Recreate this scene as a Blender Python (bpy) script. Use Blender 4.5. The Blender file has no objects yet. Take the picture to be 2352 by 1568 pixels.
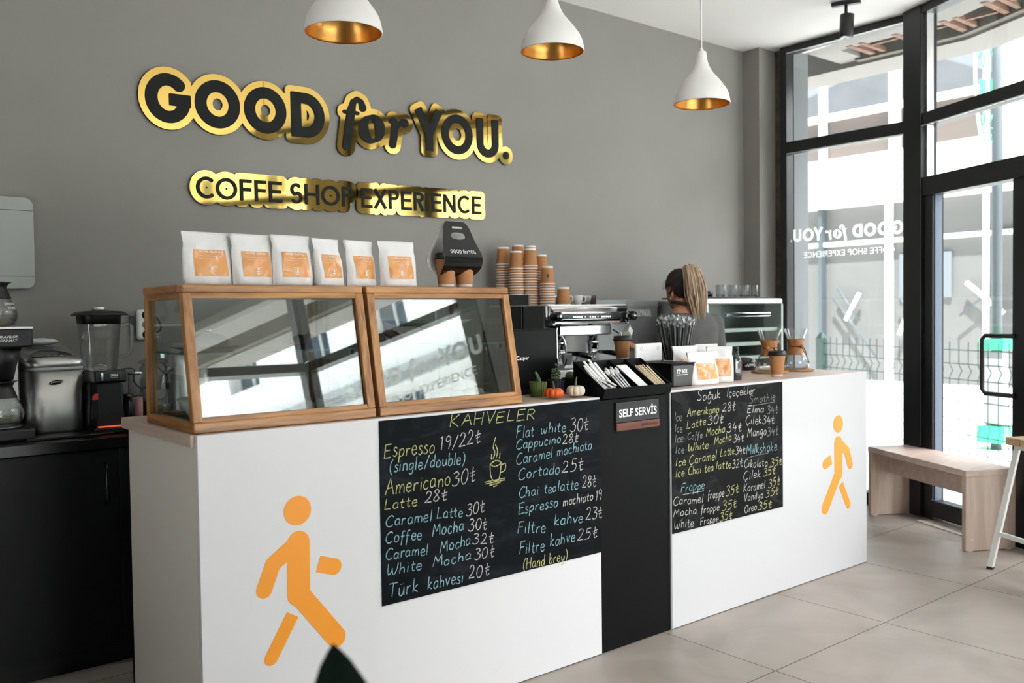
import bpy, bmesh, math, random
import numpy as np
from mathutils import Matrix, Vector
random.seed(7)
S = bpy.context.scene
COL = S.collection
PI = math.pi
sin, cos = math.sin, math.cos

# ------------------------------------------------------------------ materials
def lin(c):
    c = c / 255.0
    return c / 12.92 if c <= 0.04045 else ((c + 0.055) / 1.055) ** 2.4
def rgb(r, g, b): return (lin(r), lin(g), lin(b), 1.0)

def nmat(name):
    m = bpy.data.materials.new(name); m.use_nodes = True
    nt = m.node_tree
    return m, nt, nt.nodes['Principled BSDF']

def mat(name, c, rough=0.5, metal=0.0, var=0.0, scale=8.0, bump=0.0, bscale=60.0, coat=0.0, emit=0.0, spec=None, sub=0.0, stretch=(1, 1, 1)):
    m, nt, p = nmat(name)
    col = rgb(*c)
    p.inputs['Base Color'].default_value = col
    p.inputs['Roughness'].default_value = rough
    p.inputs['Metallic'].default_value = metal
    if coat: p.inputs['Coat Weight'].default_value = coat; p.inputs['Coat Roughness'].default_value = 0.08
    if spec is not None: p.inputs['Specular IOR Level'].default_value = spec
    if sub: p.inputs['Subsurface Weight'].default_value = sub; p.inputs['Subsurface Radius'].default_value = (.01, .005, .003)
    if emit: p.inputs['Emission Color'].default_value = col; p.inputs['Emission Strength'].default_value = emit
    if var or bump:
        tc = nt.nodes.new('ShaderNodeTexCoord'); mp = nt.nodes.new('ShaderNodeMapping')
        mp.inputs['Scale'].default_value = stretch
        nt.links.new(tc.outputs['Object'], mp.inputs['Vector'])
    if var:
        n = nt.nodes.new('ShaderNodeTexNoise'); n.inputs['Scale'].default_value = scale; n.inputs['Detail'].default_value = 5
        r = nt.nodes.new('ShaderNodeValToRGB')
        a = tuple(max(0, v * (1 - var)) for v in col[:3]) + (1,)
        b = tuple(min(1, v * (1 + var)) for v in col[:3]) + (1,)
        r.color_ramp.elements[0].color = a; r.color_ramp.elements[1].color = b
        r.color_ramp.elements[0].position = .3; r.color_ramp.elements[1].position = .7
        nt.links.new(mp.outputs[0], n.inputs['Vector']); nt.links.new(n.outputs['Fac'], r.inputs[0])
        nt.links.new(r.outputs[0], p.inputs['Base Color'])
    if bump:
        n2 = nt.nodes.new('ShaderNodeTexNoise'); n2.inputs['Scale'].default_value = bscale; n2.inputs['Detail'].default_value = 4
        bp = nt.nodes.new('ShaderNodeBump'); bp.inputs['Strength'].default_value = bump; bp.inputs['Distance'].default_value = 0.01
        nt.links.new(mp.outputs[0], n2.inputs['Vector']); nt.links.new(n2.outputs['Fac'], bp.inputs['Height'])
        nt.links.new(bp.outputs[0], p.inputs['Normal'])
    return m

def wood(name, c1, c2, axis=0, rough=0.5, scale=3.0, knots=True, coat=0.0):
    m, nt, p = nmat(name)
    tc = nt.nodes.new('ShaderNodeTexCoord'); mp = nt.nodes.new('ShaderNodeMapping')
    sc = [14.0, 14.0, 14.0]; sc[axis] = 1.2
    mp.inputs['Scale'].default_value = [v * scale / 3 for v in sc]
    nt.links.new(tc.outputs['Object'], mp.inputs['Vector'])
    n = nt.nodes.new('ShaderNodeTexNoise'); n.inputs['Scale'].default_value = 2.2; n.inputs['Detail'].default_value = 8; n.inputs['Distortion'].default_value = 0.6
    n2 = nt.nodes.new('ShaderNodeTexNoise'); n2.inputs['Scale'].default_value = 9; n2.inputs['Detail'].default_value = 3
    mx = nt.nodes.new('ShaderNodeMath'); mx.operation = 'MULTIPLY_ADD'; mx.inputs[1].default_value = .35
    r = nt.nodes.new('ShaderNodeValToRGB')
    r.color_ramp.elements[0].color = rgb(*c1); r.color_ramp.elements[1].color = rgb(*c2)
    r.color_ramp.elements[0].position = .48; r.color_ramp.elements[1].position = .86
    nt.links.new(mp.outputs[0], n.inputs['Vector']); nt.links.new(mp.outputs[0], n2.inputs['Vector'])
    nt.links.new(n2.outputs['Fac'], mx.inputs[0]); nt.links.new(n.outputs['Fac'], mx.inputs[2])
    nt.links.new(mx.outputs[0], r.inputs[0]); nt.links.new(r.outputs[0], p.inputs['Base Color'])
    p.inputs['Roughness'].default_value = rough
    if coat: p.inputs['Coat Weight'].default_value = coat
    return m

def glass(name, tint=(250, 253, 251), ior=1.5, gain=1.0, rough=0.0, edge=None):
    """thin pane: what is behind shows through, the Fresnel share mirrors the place in front"""
    m, nt, p = nmat(name)
    nt.nodes.remove(p)
    out = nt.nodes['Material Output']
    tr = nt.nodes.new('ShaderNodeBsdfTransparent'); tr.inputs[0].default_value = rgb(*tint)
    gl = nt.nodes.new('ShaderNodeBsdfGlossy'); gl.inputs['Roughness'].default_value = rough
    fr = nt.nodes.new('ShaderNodeFresnel'); fr.inputs['IOR'].default_value = ior
    geo = nt.nodes.new('ShaderNodeNewGeometry')
    ml = nt.nodes.new('ShaderNodeMath'); ml.operation = 'MULTIPLY'; ml.inputs[1].default_value = gain; ml.use_clamp = True
    # a back face would otherwise read as total internal reflection: use the inverted index there
    mi = nt.nodes.new('ShaderNodeMix'); mi.data_type = 'FLOAT'
    mi.inputs[2].default_value = ior; mi.inputs[3].default_value = 1.0 / ior
    nt.links.new(geo.outputs['Backfacing'], mi.inputs[0])
    mix = nt.nodes.new('ShaderNodeMixShader')
    lw = nt.nodes.new('ShaderNodeLayerWeight'); lw.inputs['Blend'].default_value = 0.5
    # Schlick with the facing term works the same from both sides
    pw = nt.nodes.new('ShaderNodeMath'); pw.operation = 'POWER'; pw.inputs[1].default_value = 5.0
    r0 = ((ior - 1) / (ior + 1)) ** 2
    ma = nt.nodes.new('ShaderNodeMath'); ma.operation = 'MULTIPLY_ADD'; ma.inputs[1].default_value = 1 - r0; ma.inputs[2].default_value = r0
    dt = nt.nodes.new('ShaderNodeVectorMath'); dt.operation = 'DOT_PRODUCT'
    nt.links.new(geo.outputs['Normal'], dt.inputs[0]); nt.links.new(geo.outputs['Incoming'], dt.inputs[1])
    ab = nt.nodes.new('ShaderNodeMath'); ab.operation = 'ABSOLUTE'; nt.links.new(dt.outputs['Value'], ab.inputs[0])
    om = nt.nodes.new('ShaderNodeMath'); om.operation = 'SUBTRACT'; om.inputs[0].default_value = 1.0; nt.links.new(ab.outputs[0], om.inputs[1])
    nt.links.new(om.outputs[0], pw.inputs[0]); nt.links.new(pw.outputs[0], ma.inputs[0]); nt.links.new(ma.outputs[0], ml.inputs[0])
    if edge:   # curved glassware: longer way through the glass near its outline
        p2 = nt.nodes.new('ShaderNodeMath'); p2.operation = 'POWER'; p2.inputs[1].default_value = 2.2; nt.links.new(om.outputs[0], p2.inputs[0])
        mc = nt.nodes.new('ShaderNodeMix'); mc.data_type = 'RGBA'; mc.inputs[6].default_value = rgb(*tint); mc.inputs[7].default_value = rgb(*edge)
        nt.links.new(p2.outputs[0], mc.inputs[0]); nt.links.new(mc.outputs[2], tr.inputs[0])
    for x in (fr, mi, lw): nt.nodes.remove(x)
    nt.links.new(ml.outputs[0], mix.inputs[0]); nt.links.new(tr.outputs[0], mix.inputs[1]); nt.links.new(gl.outputs[0], mix.inputs[2])
    nt.links.new(mix.outputs[0], out.inputs['Surface'])
    return m

def tile_mat():
    m, nt, p = nmat('floor_tile')
    tc = nt.nodes.new('ShaderNodeTexCoord'); mp = nt.nodes.new('ShaderNodeMapping')
    mp.inputs['Location'].default_value = (-2.0382, 0.5642, 0)
    nt.links.new(tc.outputs['Object'], mp.inputs['Vector'])
    b = nt.nodes.new('ShaderNodeTexBrick'); b.offset = 0; b.squash = 1
    b.inputs['Scale'].default_value = 1; b.inputs['Brick Width'].default_value = .8332; b.inputs['Row Height'].default_value = .8332
    b.inputs['Mortar Size'].default_value = .0028; b.inputs['Mortar Smooth'].default_value = 0.1; b.inputs['Bias'].default_value = 0
    b.inputs['Color1'].default_value = (1, 1, 1, 1); b.inputs['Color2'].default_value = (.93, .93, .92, 1); b.inputs['Mortar'].default_value = (.26, .25, .23, 1)
    n = nt.nodes.new('ShaderNodeTexNoise'); n.inputs['Scale'].default_value = 2.3; n.inputs['Detail'].default_value = 6; n.inputs['Distortion'].default_value = .8
    r = nt.nodes.new('ShaderNodeValToRGB')
    r.color_ramp.elements[0].color = rgb(150, 141, 131); r.color_ramp.elements[1].color = rgb(172, 163, 153)
    r.color_ramp.elements[0].position = .35; r.color_ramp.elements[1].position = .7
    mu = nt.nodes.new('ShaderNodeMix'); mu.data_type = 'RGBA'; mu.blend_type = 'MULTIPLY'; mu.inputs[0].default_value = 1
    nt.links.new(mp.outputs[0], b.inputs['Vector']); nt.links.new(tc.outputs['Object'], n.inputs['Vector'])
    nt.links.new(n.outputs['Fac'], r.inputs[0]); nt.links.new(r.outputs[0], mu.inputs[6]); nt.links.new(b.outputs['Color'], mu.inputs[7])
    nt.links.new(mu.outputs[2], p.inputs['Base Color'])
    rr = nt.nodes.new('ShaderNodeMapRange'); rr.inputs[3].default_value = .34; rr.inputs[4].default_value = .5; p.inputs['Specular IOR Level'].default_value = .35
    nt.links.new(n.outputs['Fac'], rr.inputs[0]); nt.links.new(rr.outputs[0], p.inputs['Roughness'])
    bp = nt.nodes.new('ShaderNodeBump'); bp.inputs['Strength'].default_value = .25; bp.inputs['Distance'].default_value = .003; bp.invert = True
    nt.links.new(b.outputs['Fac'], bp.inputs['Height']); nt.links.new(bp.outputs[0], p.inputs['Normal'])
    return m

def chalkboard_mat(name, base, smear):
    m, nt, p = nmat(name)
    tc = nt.nodes.new('ShaderNodeTexCoord'); mp = nt.nodes.new('ShaderNodeMapping')
    mp.inputs['Scale'].default_value = (2.2, 1, 5); mp.inputs['Rotation'].default_value = (0, .35, 0)
    nt.links.new(tc.outputs['Object'], mp.inputs['Vector'])
    n = nt.nodes.new('ShaderNodeTexNoise'); n.inputs['Scale'].default_value = 1.6; n.inputs['Detail'].default_value = 9; n.inputs['Distortion'].default_value = 1.6; n.inputs['Roughness'].default_value = .65
    r = nt.nodes.new('ShaderNodeValToRGB')
    r.color_ramp.elements[0].color = rgb(*base); r.color_ramp.elements[1].color = rgb(*smear)
    r.color_ramp.elements[0].position = .5; r.color_ramp.elements[1].position = .85
    nt.links.new(mp.outputs[0], n.inputs['Vector']); nt.links.new(n.outputs['Fac'], r.inputs[0]); nt.links.new(r.outputs[0], p.inputs['Base Color'])
    p.inputs['Roughness'].default_value = .6; p.inputs['Specular IOR Level'].default_value = .08
    return m

def chalk_mat(name, c):
    """grainy chalk: a noise mask lets the board show between the grains"""
    m, nt, p = nmat(name)
    p.inputs['Base Color'].default_value = rgb(*c); p.inputs['Roughness'].default_value = .95
    tc = nt.nodes.new('ShaderNodeTexCoord')
    n = nt.nodes.new('ShaderNodeTexNoise'); n.inputs['Scale'].default_value = 420; n.inputs['Detail'].default_value = 2
    r = nt.nodes.new('ShaderNodeValToRGB'); r.color_ramp.elements[0].position = .34; r.color_ramp.elements[1].position = .56
    r.color_ramp.elements[0].color = (.12, .12, .12, 1)
    nt.links.new(tc.outputs['Object'], n.inputs['Vector']); nt.links.new(n.outputs['Fac'], r.inputs[0]); nt.links.new(r.outputs[0], p.inputs['Alpha'])
    return m

M = {}
M['wall'] = mat('grey_wall_paint', (141, 138, 133), .75, var=.04, scale=1.5, bump=.04, bscale=300)
M['ceil'] = mat('white_ceiling_paint', (244, 242, 238), .9)
M['floor'] = tile_mat()
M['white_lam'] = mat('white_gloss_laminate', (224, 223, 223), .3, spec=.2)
M['white_lam_dimmed'] = mat('white_gloss_laminate_dimmed', (208, 208, 208), .3, spec=.2)  # same white laminate, colour lowered to offset the stronger light at this end
M['black_lam'] = mat('black_matt_laminate', (11, 12, 12), .5, spec=.12)
M['black_cab'] = mat('black_cabinet_front', (20, 22, 22), .45, spec=.3)
M['black_top'] = mat('black_worktop', (20, 21, 21), .25, var=.2, scale=40)
M['pale_wood_x'] = wood('pale_oak_x', (190, 166, 148), (212, 192, 177), 0, .42, 2.2)
M['pale_wood_y'] = wood('pale_oak_y', (188, 164, 146), (210, 190, 175), 1, .42, 2.2)
M['pale_wood_z'] = wood('pale_oak_z', (186, 164, 146), (208, 189, 174), 2, .42, 2.2)
M['case_x'] = wood('honey_pine_x', (196, 142, 84), (126, 80, 40), 0, .42, 3, coat=.15)
M['case_y'] = wood('honey_pine_y', (186, 130, 74), (116, 70, 34), 1, .42, 3, coat=.15)
M['case_z'] = wood('honey_pine_z', (196, 142, 86), (130, 84, 44), 2, .42, 3, coat=.15)
M['case_dark'] = wood('honey_pine_endgrain', (96, 56, 28), (62, 36, 18), 2, .5)
M['pane'] = glass('clear_pane', (247, 251, 249), 1.5, 1.0)
M['case_pane'] = glass('showcase_front_pane', (232, 238, 235), 1.95, 2.6)
M['side_pane'] = glass('showcase_side_pane', (240, 246, 243), 1.5, 1.2)
M['shelf_glass'] = glass('shelf_pane', (222, 240, 233), 1.5, 1.5)
M['shelf_edge'] = mat('green_glass_edge', (60, 120, 104), .15, spec=.8)
M['glass'] = glass('clear_glassware', (251, 253, 252), 1.5, 2.0, 0.0, (96, 104, 102))
M['frost'] = glass('cloudy_plastic', (222, 226, 224), 1.45, 1.6, .2)
M['alu_black'] = mat('black_window_frame', (21, 23, 23), .38)
M['chrome'] = mat('chrome', (226, 228, 230), .08, 1.0)
M['steel'] = mat('brushed_steel', (222, 222, 220), .4, 1.0, bump=.05, bscale=90, stretch=(1, 1, 30))
M['steel_dark'] = mat('dark_steel', (120, 122, 122), .35, .9)
M['black_gloss'] = mat('black_gloss_plastic', (12, 13, 13), .14)
M['black_plastic'] = mat('black_plastic', (17, 18, 18), .4)
M['dark_grey'] = mat('dark_grey_panel', (66, 68, 66), .4)
M['white_plastic'] = mat('white_plastic', (234, 234, 231), .3)
M['gold'] = mat('mirror_gold', (232, 196, 108), .04, 1.0)
M['gold_edge'] = mat('dark_sign_edge', (34, 33, 30), .5)
M['sign_black'] = mat('charcoal_lettering', (32, 34, 33), .6, spec=.15)
M['white_ink'] = mat('white_lettering', (240, 240, 238), .6)
def vinyl():
    m, nt, p = nmat('white_window_vinyl'); nt.nodes.remove(p); out = nt.nodes['Material Output']
    d = nt.nodes.new('ShaderNodeBsdfDiffuse'); d.inputs[0].default_value = rgb(240, 240, 238); t = nt.nodes.new('ShaderNodeBsdfTranslucent'); t.inputs[0].default_value = rgb(240, 240, 238)
    x = nt.nodes.new('ShaderNodeMixShader'); x.inputs[0].default_value = .72; nt.links.new(d.outputs[0], x.inputs[1]); nt.links.new(t.outputs[0], x.inputs[2]); nt.links.new(x.outputs[0], out.inputs[0]); return m
M['vinyl'] = vinyl()
M['grey_ink'] = mat('grey_lettering', (150, 150, 148), .6)
M['dark_ink'] = mat('dark_lettering', (26, 24, 22), .6)
M['orange_vinyl'] = mat('orange_vinyl', (248, 158, 36), .4)
M['lamp_white'] = mat('matt_white_lamp', (226, 224, 220), .55)
M['lamp_gold'] = mat('brushed_gold_lining', (202, 148, 76), .3, .9)
M['kraft'] = mat('kraft_paper', (176, 122, 76), .7, var=.06, scale=30)
M['kraft_dark'] = mat('kraft_paper_shaded', (150, 98, 58), .7, var=.06, scale=30)
M['paper'] = mat('white_paper', (236, 235, 232), .6)
M['bag'] = mat('white_matt_pouch', (232, 231, 229), .5, bump=.12, bscale=26)
def label_mat():
    m, nt, p = nmat('orange_label_film')
    p.inputs['Base Color'].default_value = rgb(226, 156, 84); p.inputs['Roughness'].default_value = .35
    p.inputs['Coat Weight'].default_value = .7; p.inputs['Coat Roughness'].default_value = .1
    tc = nt.nodes.new('ShaderNodeTexCoord')
    n = nt.nodes.new('ShaderNodeTexNoise'); n.inputs['Scale'].default_value = 11; n.inputs['Detail'].default_value = 1.5; n.inputs['Distortion'].default_value = 1.2
    bp = nt.nodes.new('ShaderNodeBump'); bp.inputs['Strength'].default_value = .8; bp.inputs['Distance'].default_value = .03
    nt.links.new(tc.outputs['Object'], n.inputs['Vector']); nt.links.new(n.outputs['Fac'], bp.inputs['Height']); nt.links.new(bp.outputs[0], p.inputs['Coat Normal'])
    return m
M['label'] = label_mat()
M['board1'] = chalkboard_mat('chalkboard_blue_black', (13, 17, 20), (42, 46, 50))
M['board2'] = chalkboard_mat('chalkboard_grey_black', (21, 22, 22), (62, 63, 61))
M['screen_black'] = mat('monitor_black', (9, 10, 10), .3, spec=.15)
M['ck_w'] = chalk_mat('chalk_white', (214, 212, 204)); M['ck_b'] = chalk_mat('chalk_blue', (156, 200, 208))
M['ck_y'] = chalk_mat('chalk_yellow', (206, 204, 140)); M['ck_g'] = chalk_mat('chalk_faint', (150, 150, 144))
M['orange_skin'] = mat('orange_pumpkin_skin', (226, 94, 22), .38, var=.12, scale=18)
M['white_skin'] = mat('cream_pumpkin_skin', (220, 208, 184), .45, var=.06, scale=20)
M['stem'] = mat('pumpkin_stem', (104, 96, 66), .7, var=.2, scale=60)
M['olive_pot'] = mat('olive_green_pot', (96, 112, 52), .5)
M['navy_pot'] = mat('navy_black_pot', (30, 36, 44), .5)
M['cactus'] = mat('cactus_green', (86, 110, 70), .6, var=.35, scale=120)
M['leaf'] = mat('succulent_leaf', (94, 112, 88), .5, var=.15, scale=60)
M['soil'] = mat('brown_soil', (60, 46, 36), .9, var=.4, scale=120)
M['rubber_leaf'] = mat('dark_rubber_leaf', (14, 30, 22), .5, spec=.2)
M['stirrer'] = mat('pale_birch', (216, 196, 164), .6, var=.08, scale=40)
M['cork'] = mat('cork', (172, 126, 80), .8, var=.25, scale=90)
M['collar'] = wood('chemex_collar', (176, 120, 66), (140, 86, 44), 2, .45)
M['leather'] = mat('leather_tie', (92, 48, 34), .6)
M['skin'] = mat('skin', (196, 138, 108), .5, sub=.1)
M['hair_dark'] = mat('dark_brown_hair', (32, 24, 20), .5, var=.5, scale=30, stretch=(1, 1, .15))
M['hair_strand'] = mat('brown_hair_strand', (52, 38, 30), .4, var=.4, scale=40)
M['hair_blond'] = mat('ash_blond_hair', (196, 170, 140), .45, var=.4, scale=60, stretch=(1, 1, .1))
M['hair_lowlight'] = mat('brown_hair_lowlight', (118, 94, 70), .5, var=.3, scale=60, stretch=(1, 1, .1))
M['shirt'] = mat('charcoal_tshirt', (92, 92, 90), .9, var=.08, scale=14, bump=.35, bscale=9)
M['strap'] = mat('brown_apron_strap', (58, 38, 30), .7)
M['trousers'] = mat('black_trousers', (24, 24, 26), .85)
M['earring'] = mat('gold_earring', (230, 190, 100), .15, 1.0)
M['grey_mug'] = mat('grey_blue_mug', (132, 142, 142), .35)
M['pink_milk'] = mat('pink_milkshake', (226, 168, 170), .35)
M['choc'] = mat('cocoa_powder', (72, 36, 26), .85)
M['water'] = glass('coffee_pot_water', (236, 234, 224), 1.33, .8)
M['syrup'] = mat('dark_syrup', (10, 7, 7), .1)
M['red'] = mat('red_plastic', (196, 60, 44), .4)
M['pinkred'] = mat('red_sticker', (226, 92, 90), .5)
M['green_ink'] = mat('green_print', (44, 116, 74), .5)
M['navy_ink'] = mat('navy_print', (50, 56, 84), .5)
M['cookie'] = mat('powdered_cookie', (236, 224, 200), .8, var=.08, scale=60, bump=.3, bscale=60)
M['pastry'] = mat('brown_pastry', (122, 74, 48), .7, var=.3, scale=50)
M['ceramic'] = mat('white_ceramic', (232, 230, 224), .25)
M['leg_white'] = mat('white_painted_steel', (226, 226, 222), .4)
M['slat'] = wood('table_slat', (206, 176, 140), (168, 134, 96), 1, .5)
M['screen_ink'] = mat('white_badge_print', (236, 236, 236), .4, emit=.15)
M['led'] = mat('button_light', (250, 250, 250), .3, emit=1.2)
# outside
M['pave'] = mat('pale_pavement', (240, 238, 234), .85, var=.05, scale=.6)
M['conc'] = mat('pale_concrete', (104, 104, 102), .9, var=.06, scale=.7)
M['conc_panel'] = mat('taupe_concrete', (106, 97, 92), .9, var=.05, scale=.4)
M['ext_white'] = mat('sunlit_white_render', (246, 246, 244), .8)
M['ext_white2'] = mat('white_render', (240, 240, 238), .8)
M['reveal'] = mat('grey_window_reveal', (150, 150, 148), .8)
M['ext_glass'] = mat('dark_window_glass', (92, 106, 118), .08)
M['ledge'] = mat('grey_ledge_shadow', (176, 182, 184), .8)
M['soffit'] = mat('soffit_panel', (128, 125, 120), .8)
M['soffit_dark'] = mat('soffit_void', (40, 40, 36), .9)
M['beam'] = mat('fascia_beam', (96, 90, 80), .9, var=.15, scale=6)
M['rust'] = mat('rusty_steel', (116, 82, 62), .8, var=.35, scale=20)
M['fence'] = mat('green_fence', (22, 48, 42), .5)
M['pole'] = mat('grey_pole', (78, 86, 90), .5)
M['neon'] = mat('green_ornament', (56, 190, 130), .4)
M['hill'] = mat('hazy_hill', (112, 114, 116), .95, var=.08, scale=.3)
M['ext_wall_grey'] = mat('grey_outer_wall', (112, 115, 117), .8)
M['rust_wood'] = wood('red_brown_wood', (122, 66, 42), (84, 42, 26), 0, .5)

# ------------------------------------------------------------------ mesh builder
class MB:
    def __init__(s): s.v = []; s.f = []; s.m = []; s.s = []
    def add(s, vs, fs, mi=0, sm=False, T=None):
        o = len(s.v)
        if T is not None: vs = [tuple(T @ Vector(v)) for v in vs]
        s.v += [tuple(float(c) for c in v) for v in vs]
        for f in fs: s.f.append(tuple(i + o for i in f)); s.m.append(mi); s.s.append(sm)
        return s
    def box(s, x0, y0, z0, x1, y1, z1, mi=0, T=None):
        v = [(x, y, z) for z in (z0, z1) for y in (y0, y1) for x in (x0, x1)]
        return s.add(v, [(0, 2, 3, 1), (4, 5, 7, 6), (0, 1, 5, 4), (2, 6, 7, 3), (0, 4, 6, 2), (1, 3, 7, 5)], mi, False, T)
    def hexa(s, q0, q1, mi=0, sm=False):
        """two quads, bottom and top, same winding"""
        return s.add(list(q0) + list(q1), [(3, 2, 1, 0), (4, 5, 6, 7), (0, 1, 5, 4), (1, 2, 6, 5), (2, 3, 7, 6), (3, 0, 4, 7)], mi, sm)
    def prism(s, poly, fn, d0, d1, mi=0, sm=False):
        """poly in 2-D, fn(u, v, d) -> point"""
        n = len(poly)
        vs = [fn(u, v, d0) for u, v in poly] + [fn(u, v, d1) for u, v in poly]
        s.add(vs, [tuple(range(n))[::-1], tuple(range(n, 2 * n))], mi, False)
        o = len(s.v) - 2 * n
        for i in range(n):
            j = (i + 1) % n; s.f.append((o + i, o + j, o + n + j, o + n + i)); s.m.append(mi); s.s.append(sm)
        return s
    def lathe(s, prof, c=(0, 0, 0), seg=24, mi=0, sm=True, T=None, ang=2 * PI):
        vs = []; fs = []; n = len(prof); full = abs(ang - 2 * PI) < 1e-6
        k = seg if full else seg + 1
        for j in range(k):
            a = ang * j / seg
            for r, z in prof: vs.append((c[0] + r * cos(a), c[1] + r * sin(a), c[2] + z))
        for j in range(seg):
            j2 = (j + 1) % k
            for i in range(n - 1):
                a, b, cc, d = j * n + i, j2 * n + i, j2 * n + i + 1, j * n + i + 1
                if prof[i][0] < 1e-7: fs.append((a, cc, d))
                elif prof[i + 1][0] < 1e-7: fs.append((a, b, d))
                else: fs.append((a, b, cc, d))
        return s.add(vs, fs, mi, sm, T)
    def loft(s, rings, mi=0, sm=True, cap=True, closed=True):
        n = len(rings[0]); vs = [p for r in rings for p in r]; fs = []
        for i in range(len(rings) - 1):
            for j in range(n if closed else n - 1):
                k = (j + 1) % n; fs.append((i * n + j, i * n + k, (i + 1) * n + k, (i + 1) * n + j))
        if cap and closed:
            fs.append(tuple(range(n))[::-1]); fs.append(tuple(range((len(rings) - 1) * n, len(rings) * n)))
        return s.add(vs, fs, mi, sm)
    def tube(s, pts, r, seg=8, mi=0, sm=True, cap=True, flat=1.0):
        P = [Vector(p) for p in pts]; rings = []; up = None
        for i, p in enumerate(P):
            t = (P[min(i + 1, len(P) - 1)] - P[max(i - 1, 0)]).normalized()
            if up is None: up = t.orthogonal().normalized()
            up = (up - t * up.dot(t)); up = up.normalized() if up.length > 1e-6 else t.orthogonal().normalized()
            b = t.cross(up); rr = r[i] if isinstance(r, (list, tuple)) else r
            rings.append([tuple(p + (up * cos(2 * PI * k / seg) + b * flat * sin(2 * PI * k / seg)) * rr) for k in range(seg)])
        return s.loft(rings, mi, sm, cap)
    def ball(s, c, r, mi=0, seg=16, rings=10):
        r = r if isinstance(r, (tuple, list)) else (r, r, r)
        prof = [(sin(PI * i / rings), -cos(PI * i / rings)) for i in range(rings + 1)]
        prof[0] = (0, -1); prof[-1] = (0, 1)
        T = Matrix.Translation(c) @ Matrix.Diagonal((r[0], r[1], r[2], 1))
        return s.lathe(prof, seg=seg, mi=mi, T=T)
    def grid(s, fn, nu, nv, mi=0, sm=True):
        vs = [fn(i / nu, j / nv) for j in range(nv + 1) for i in range(nu + 1)]
        return s.add(vs, [(j * (nu + 1) + i, j * (nu + 1) + i + 1, (j + 1) * (nu + 1) + i + 1, (j + 1) * (nu + 1) + i) for j in range(nv) for i in range(nu)], mi, sm)

def smooth_path(pts, k=6, closed=False):
    P = [Vector(p) for p in pts]; out = []; n = len(P)
    for i in range(n if closed else n - 1):
        if closed: a, b, c, d = P[(i - 1) % n], P[i], P[(i + 1) % n], P[(i + 2) % n]
        else: a, b, c, d = P[max(i - 1, 0)], P[i], P[i + 1], P[min(i + 2, n - 1)]
        for j in range(k):
            t = j / k
            out.append(.5 * ((2 * b) + (c - a) * t + (2 * a - 5 * b + 4 * c - d) * t * t + (3 * b - 3 * c + d - a) * t ** 3))
    if not closed: out.append(P[-1])
    return out

def meta(o, label=None, cat=None, group=None, kind=None):
    if label: o['label'] = label
    if cat: o['category'] = cat
    if group: o['group'] = group
    if kind: o['kind'] = kind
    return o
def thing(name, label, cat, loc=(0, 0, 0), rz=0.0, group=None, rot=None):
    o = bpy.data.objects.new(name, None); COL.objects.link(o); o.empty_display_size = .05
    o.location = loc; o.rotation_euler = rot if rot else (0, 0, rz)
    return meta(o, label, cat, group)
def place(o, parent, world):
    COL.objects.link(o)
    if parent is not None:
        o.parent = parent
        if world:
            w = Vector((0, 0, 0)); q = parent
            while q is not None: w += q.location; q = q.parent
            o.location = -w
    return o
def build(name, mb, mats, parent=None, world=True, bevel=0, seg=2, sub=0, label=None, smooth=None, fix=True):
    me = bpy.data.meshes.new(name)
    me.from_pydata(mb.v, [], mb.f)
    for m in (mats if isinstance(mats, (list, tuple)) else [mats]): me.materials.append(M[m] if isinstance(m, str) else m)
    me.polygons.foreach_set('material_index', mb.m)
    me.polygons.foreach_set('use_smooth', mb.s if smooth is None else [smooth] * len(mb.s))
    if fix:
        b = bmesh.new(); b.from_mesh(me); bmesh.ops.recalc_face_normals(b, faces=b.faces[:]); b.to_mesh(me); b.free()
    me.update()
    o = bpy.data.objects.new(name, me)
    place(o, parent, world)
    if bevel:
        md = o.modifiers.new('bevel', 'BEVEL'); md.width = bevel; md.segments = seg; md.limit_method = 'ANGLE'; md.angle_limit = math.radians(40)
        md.harden_normals = False
    if sub:
        md = o.modifiers.new('sub', 'SUBSURF'); md.levels = sub; md.render_levels = sub
    if label: o['label'] = label
    return o
def single(name, label, cat, mb, mats, group=None, kind=None, **k):
    return meta(build(name, mb, mats, None, **k), label, cat, group, kind)
def struct(name, mb, mats, label=None, **k):
    o = build(name, mb, mats, None, **k); o['kind'] = 'structure'
    if label: o['label'] = label
    return o
def copy_mesh(o, name=None, parent=None, loc=None, rot=None, scale=None):
    c = o.copy(); COL.objects.link(c)
    if name: c.name = name
    c.parent = parent
    if loc is not None: c.location = loc
    if rot is not None: c.rotation_euler = rot
    if scale is not None: c.scale = scale
    return c
def dup(root, loc=None, rz=None, label=None, group=None, rot=None, scale=None):
    r = root.copy(); COL.objects.link(r)
    if loc is not None: r.location = loc
    if rz is not None: r.rotation_euler = (0, 0, rz)
    if rot is not None: r.rotation_euler = rot
    if scale is not None: r.scale = scale
    if label: r['label'] = label
    if group: r['group'] = group
    for ch in list(root.children):
        c = ch.copy(); COL.objects.link(c); c.parent = r
        for g in ch.children:
            d = g.copy(); COL.objects.link(d); d.parent = c
    return r

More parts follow.
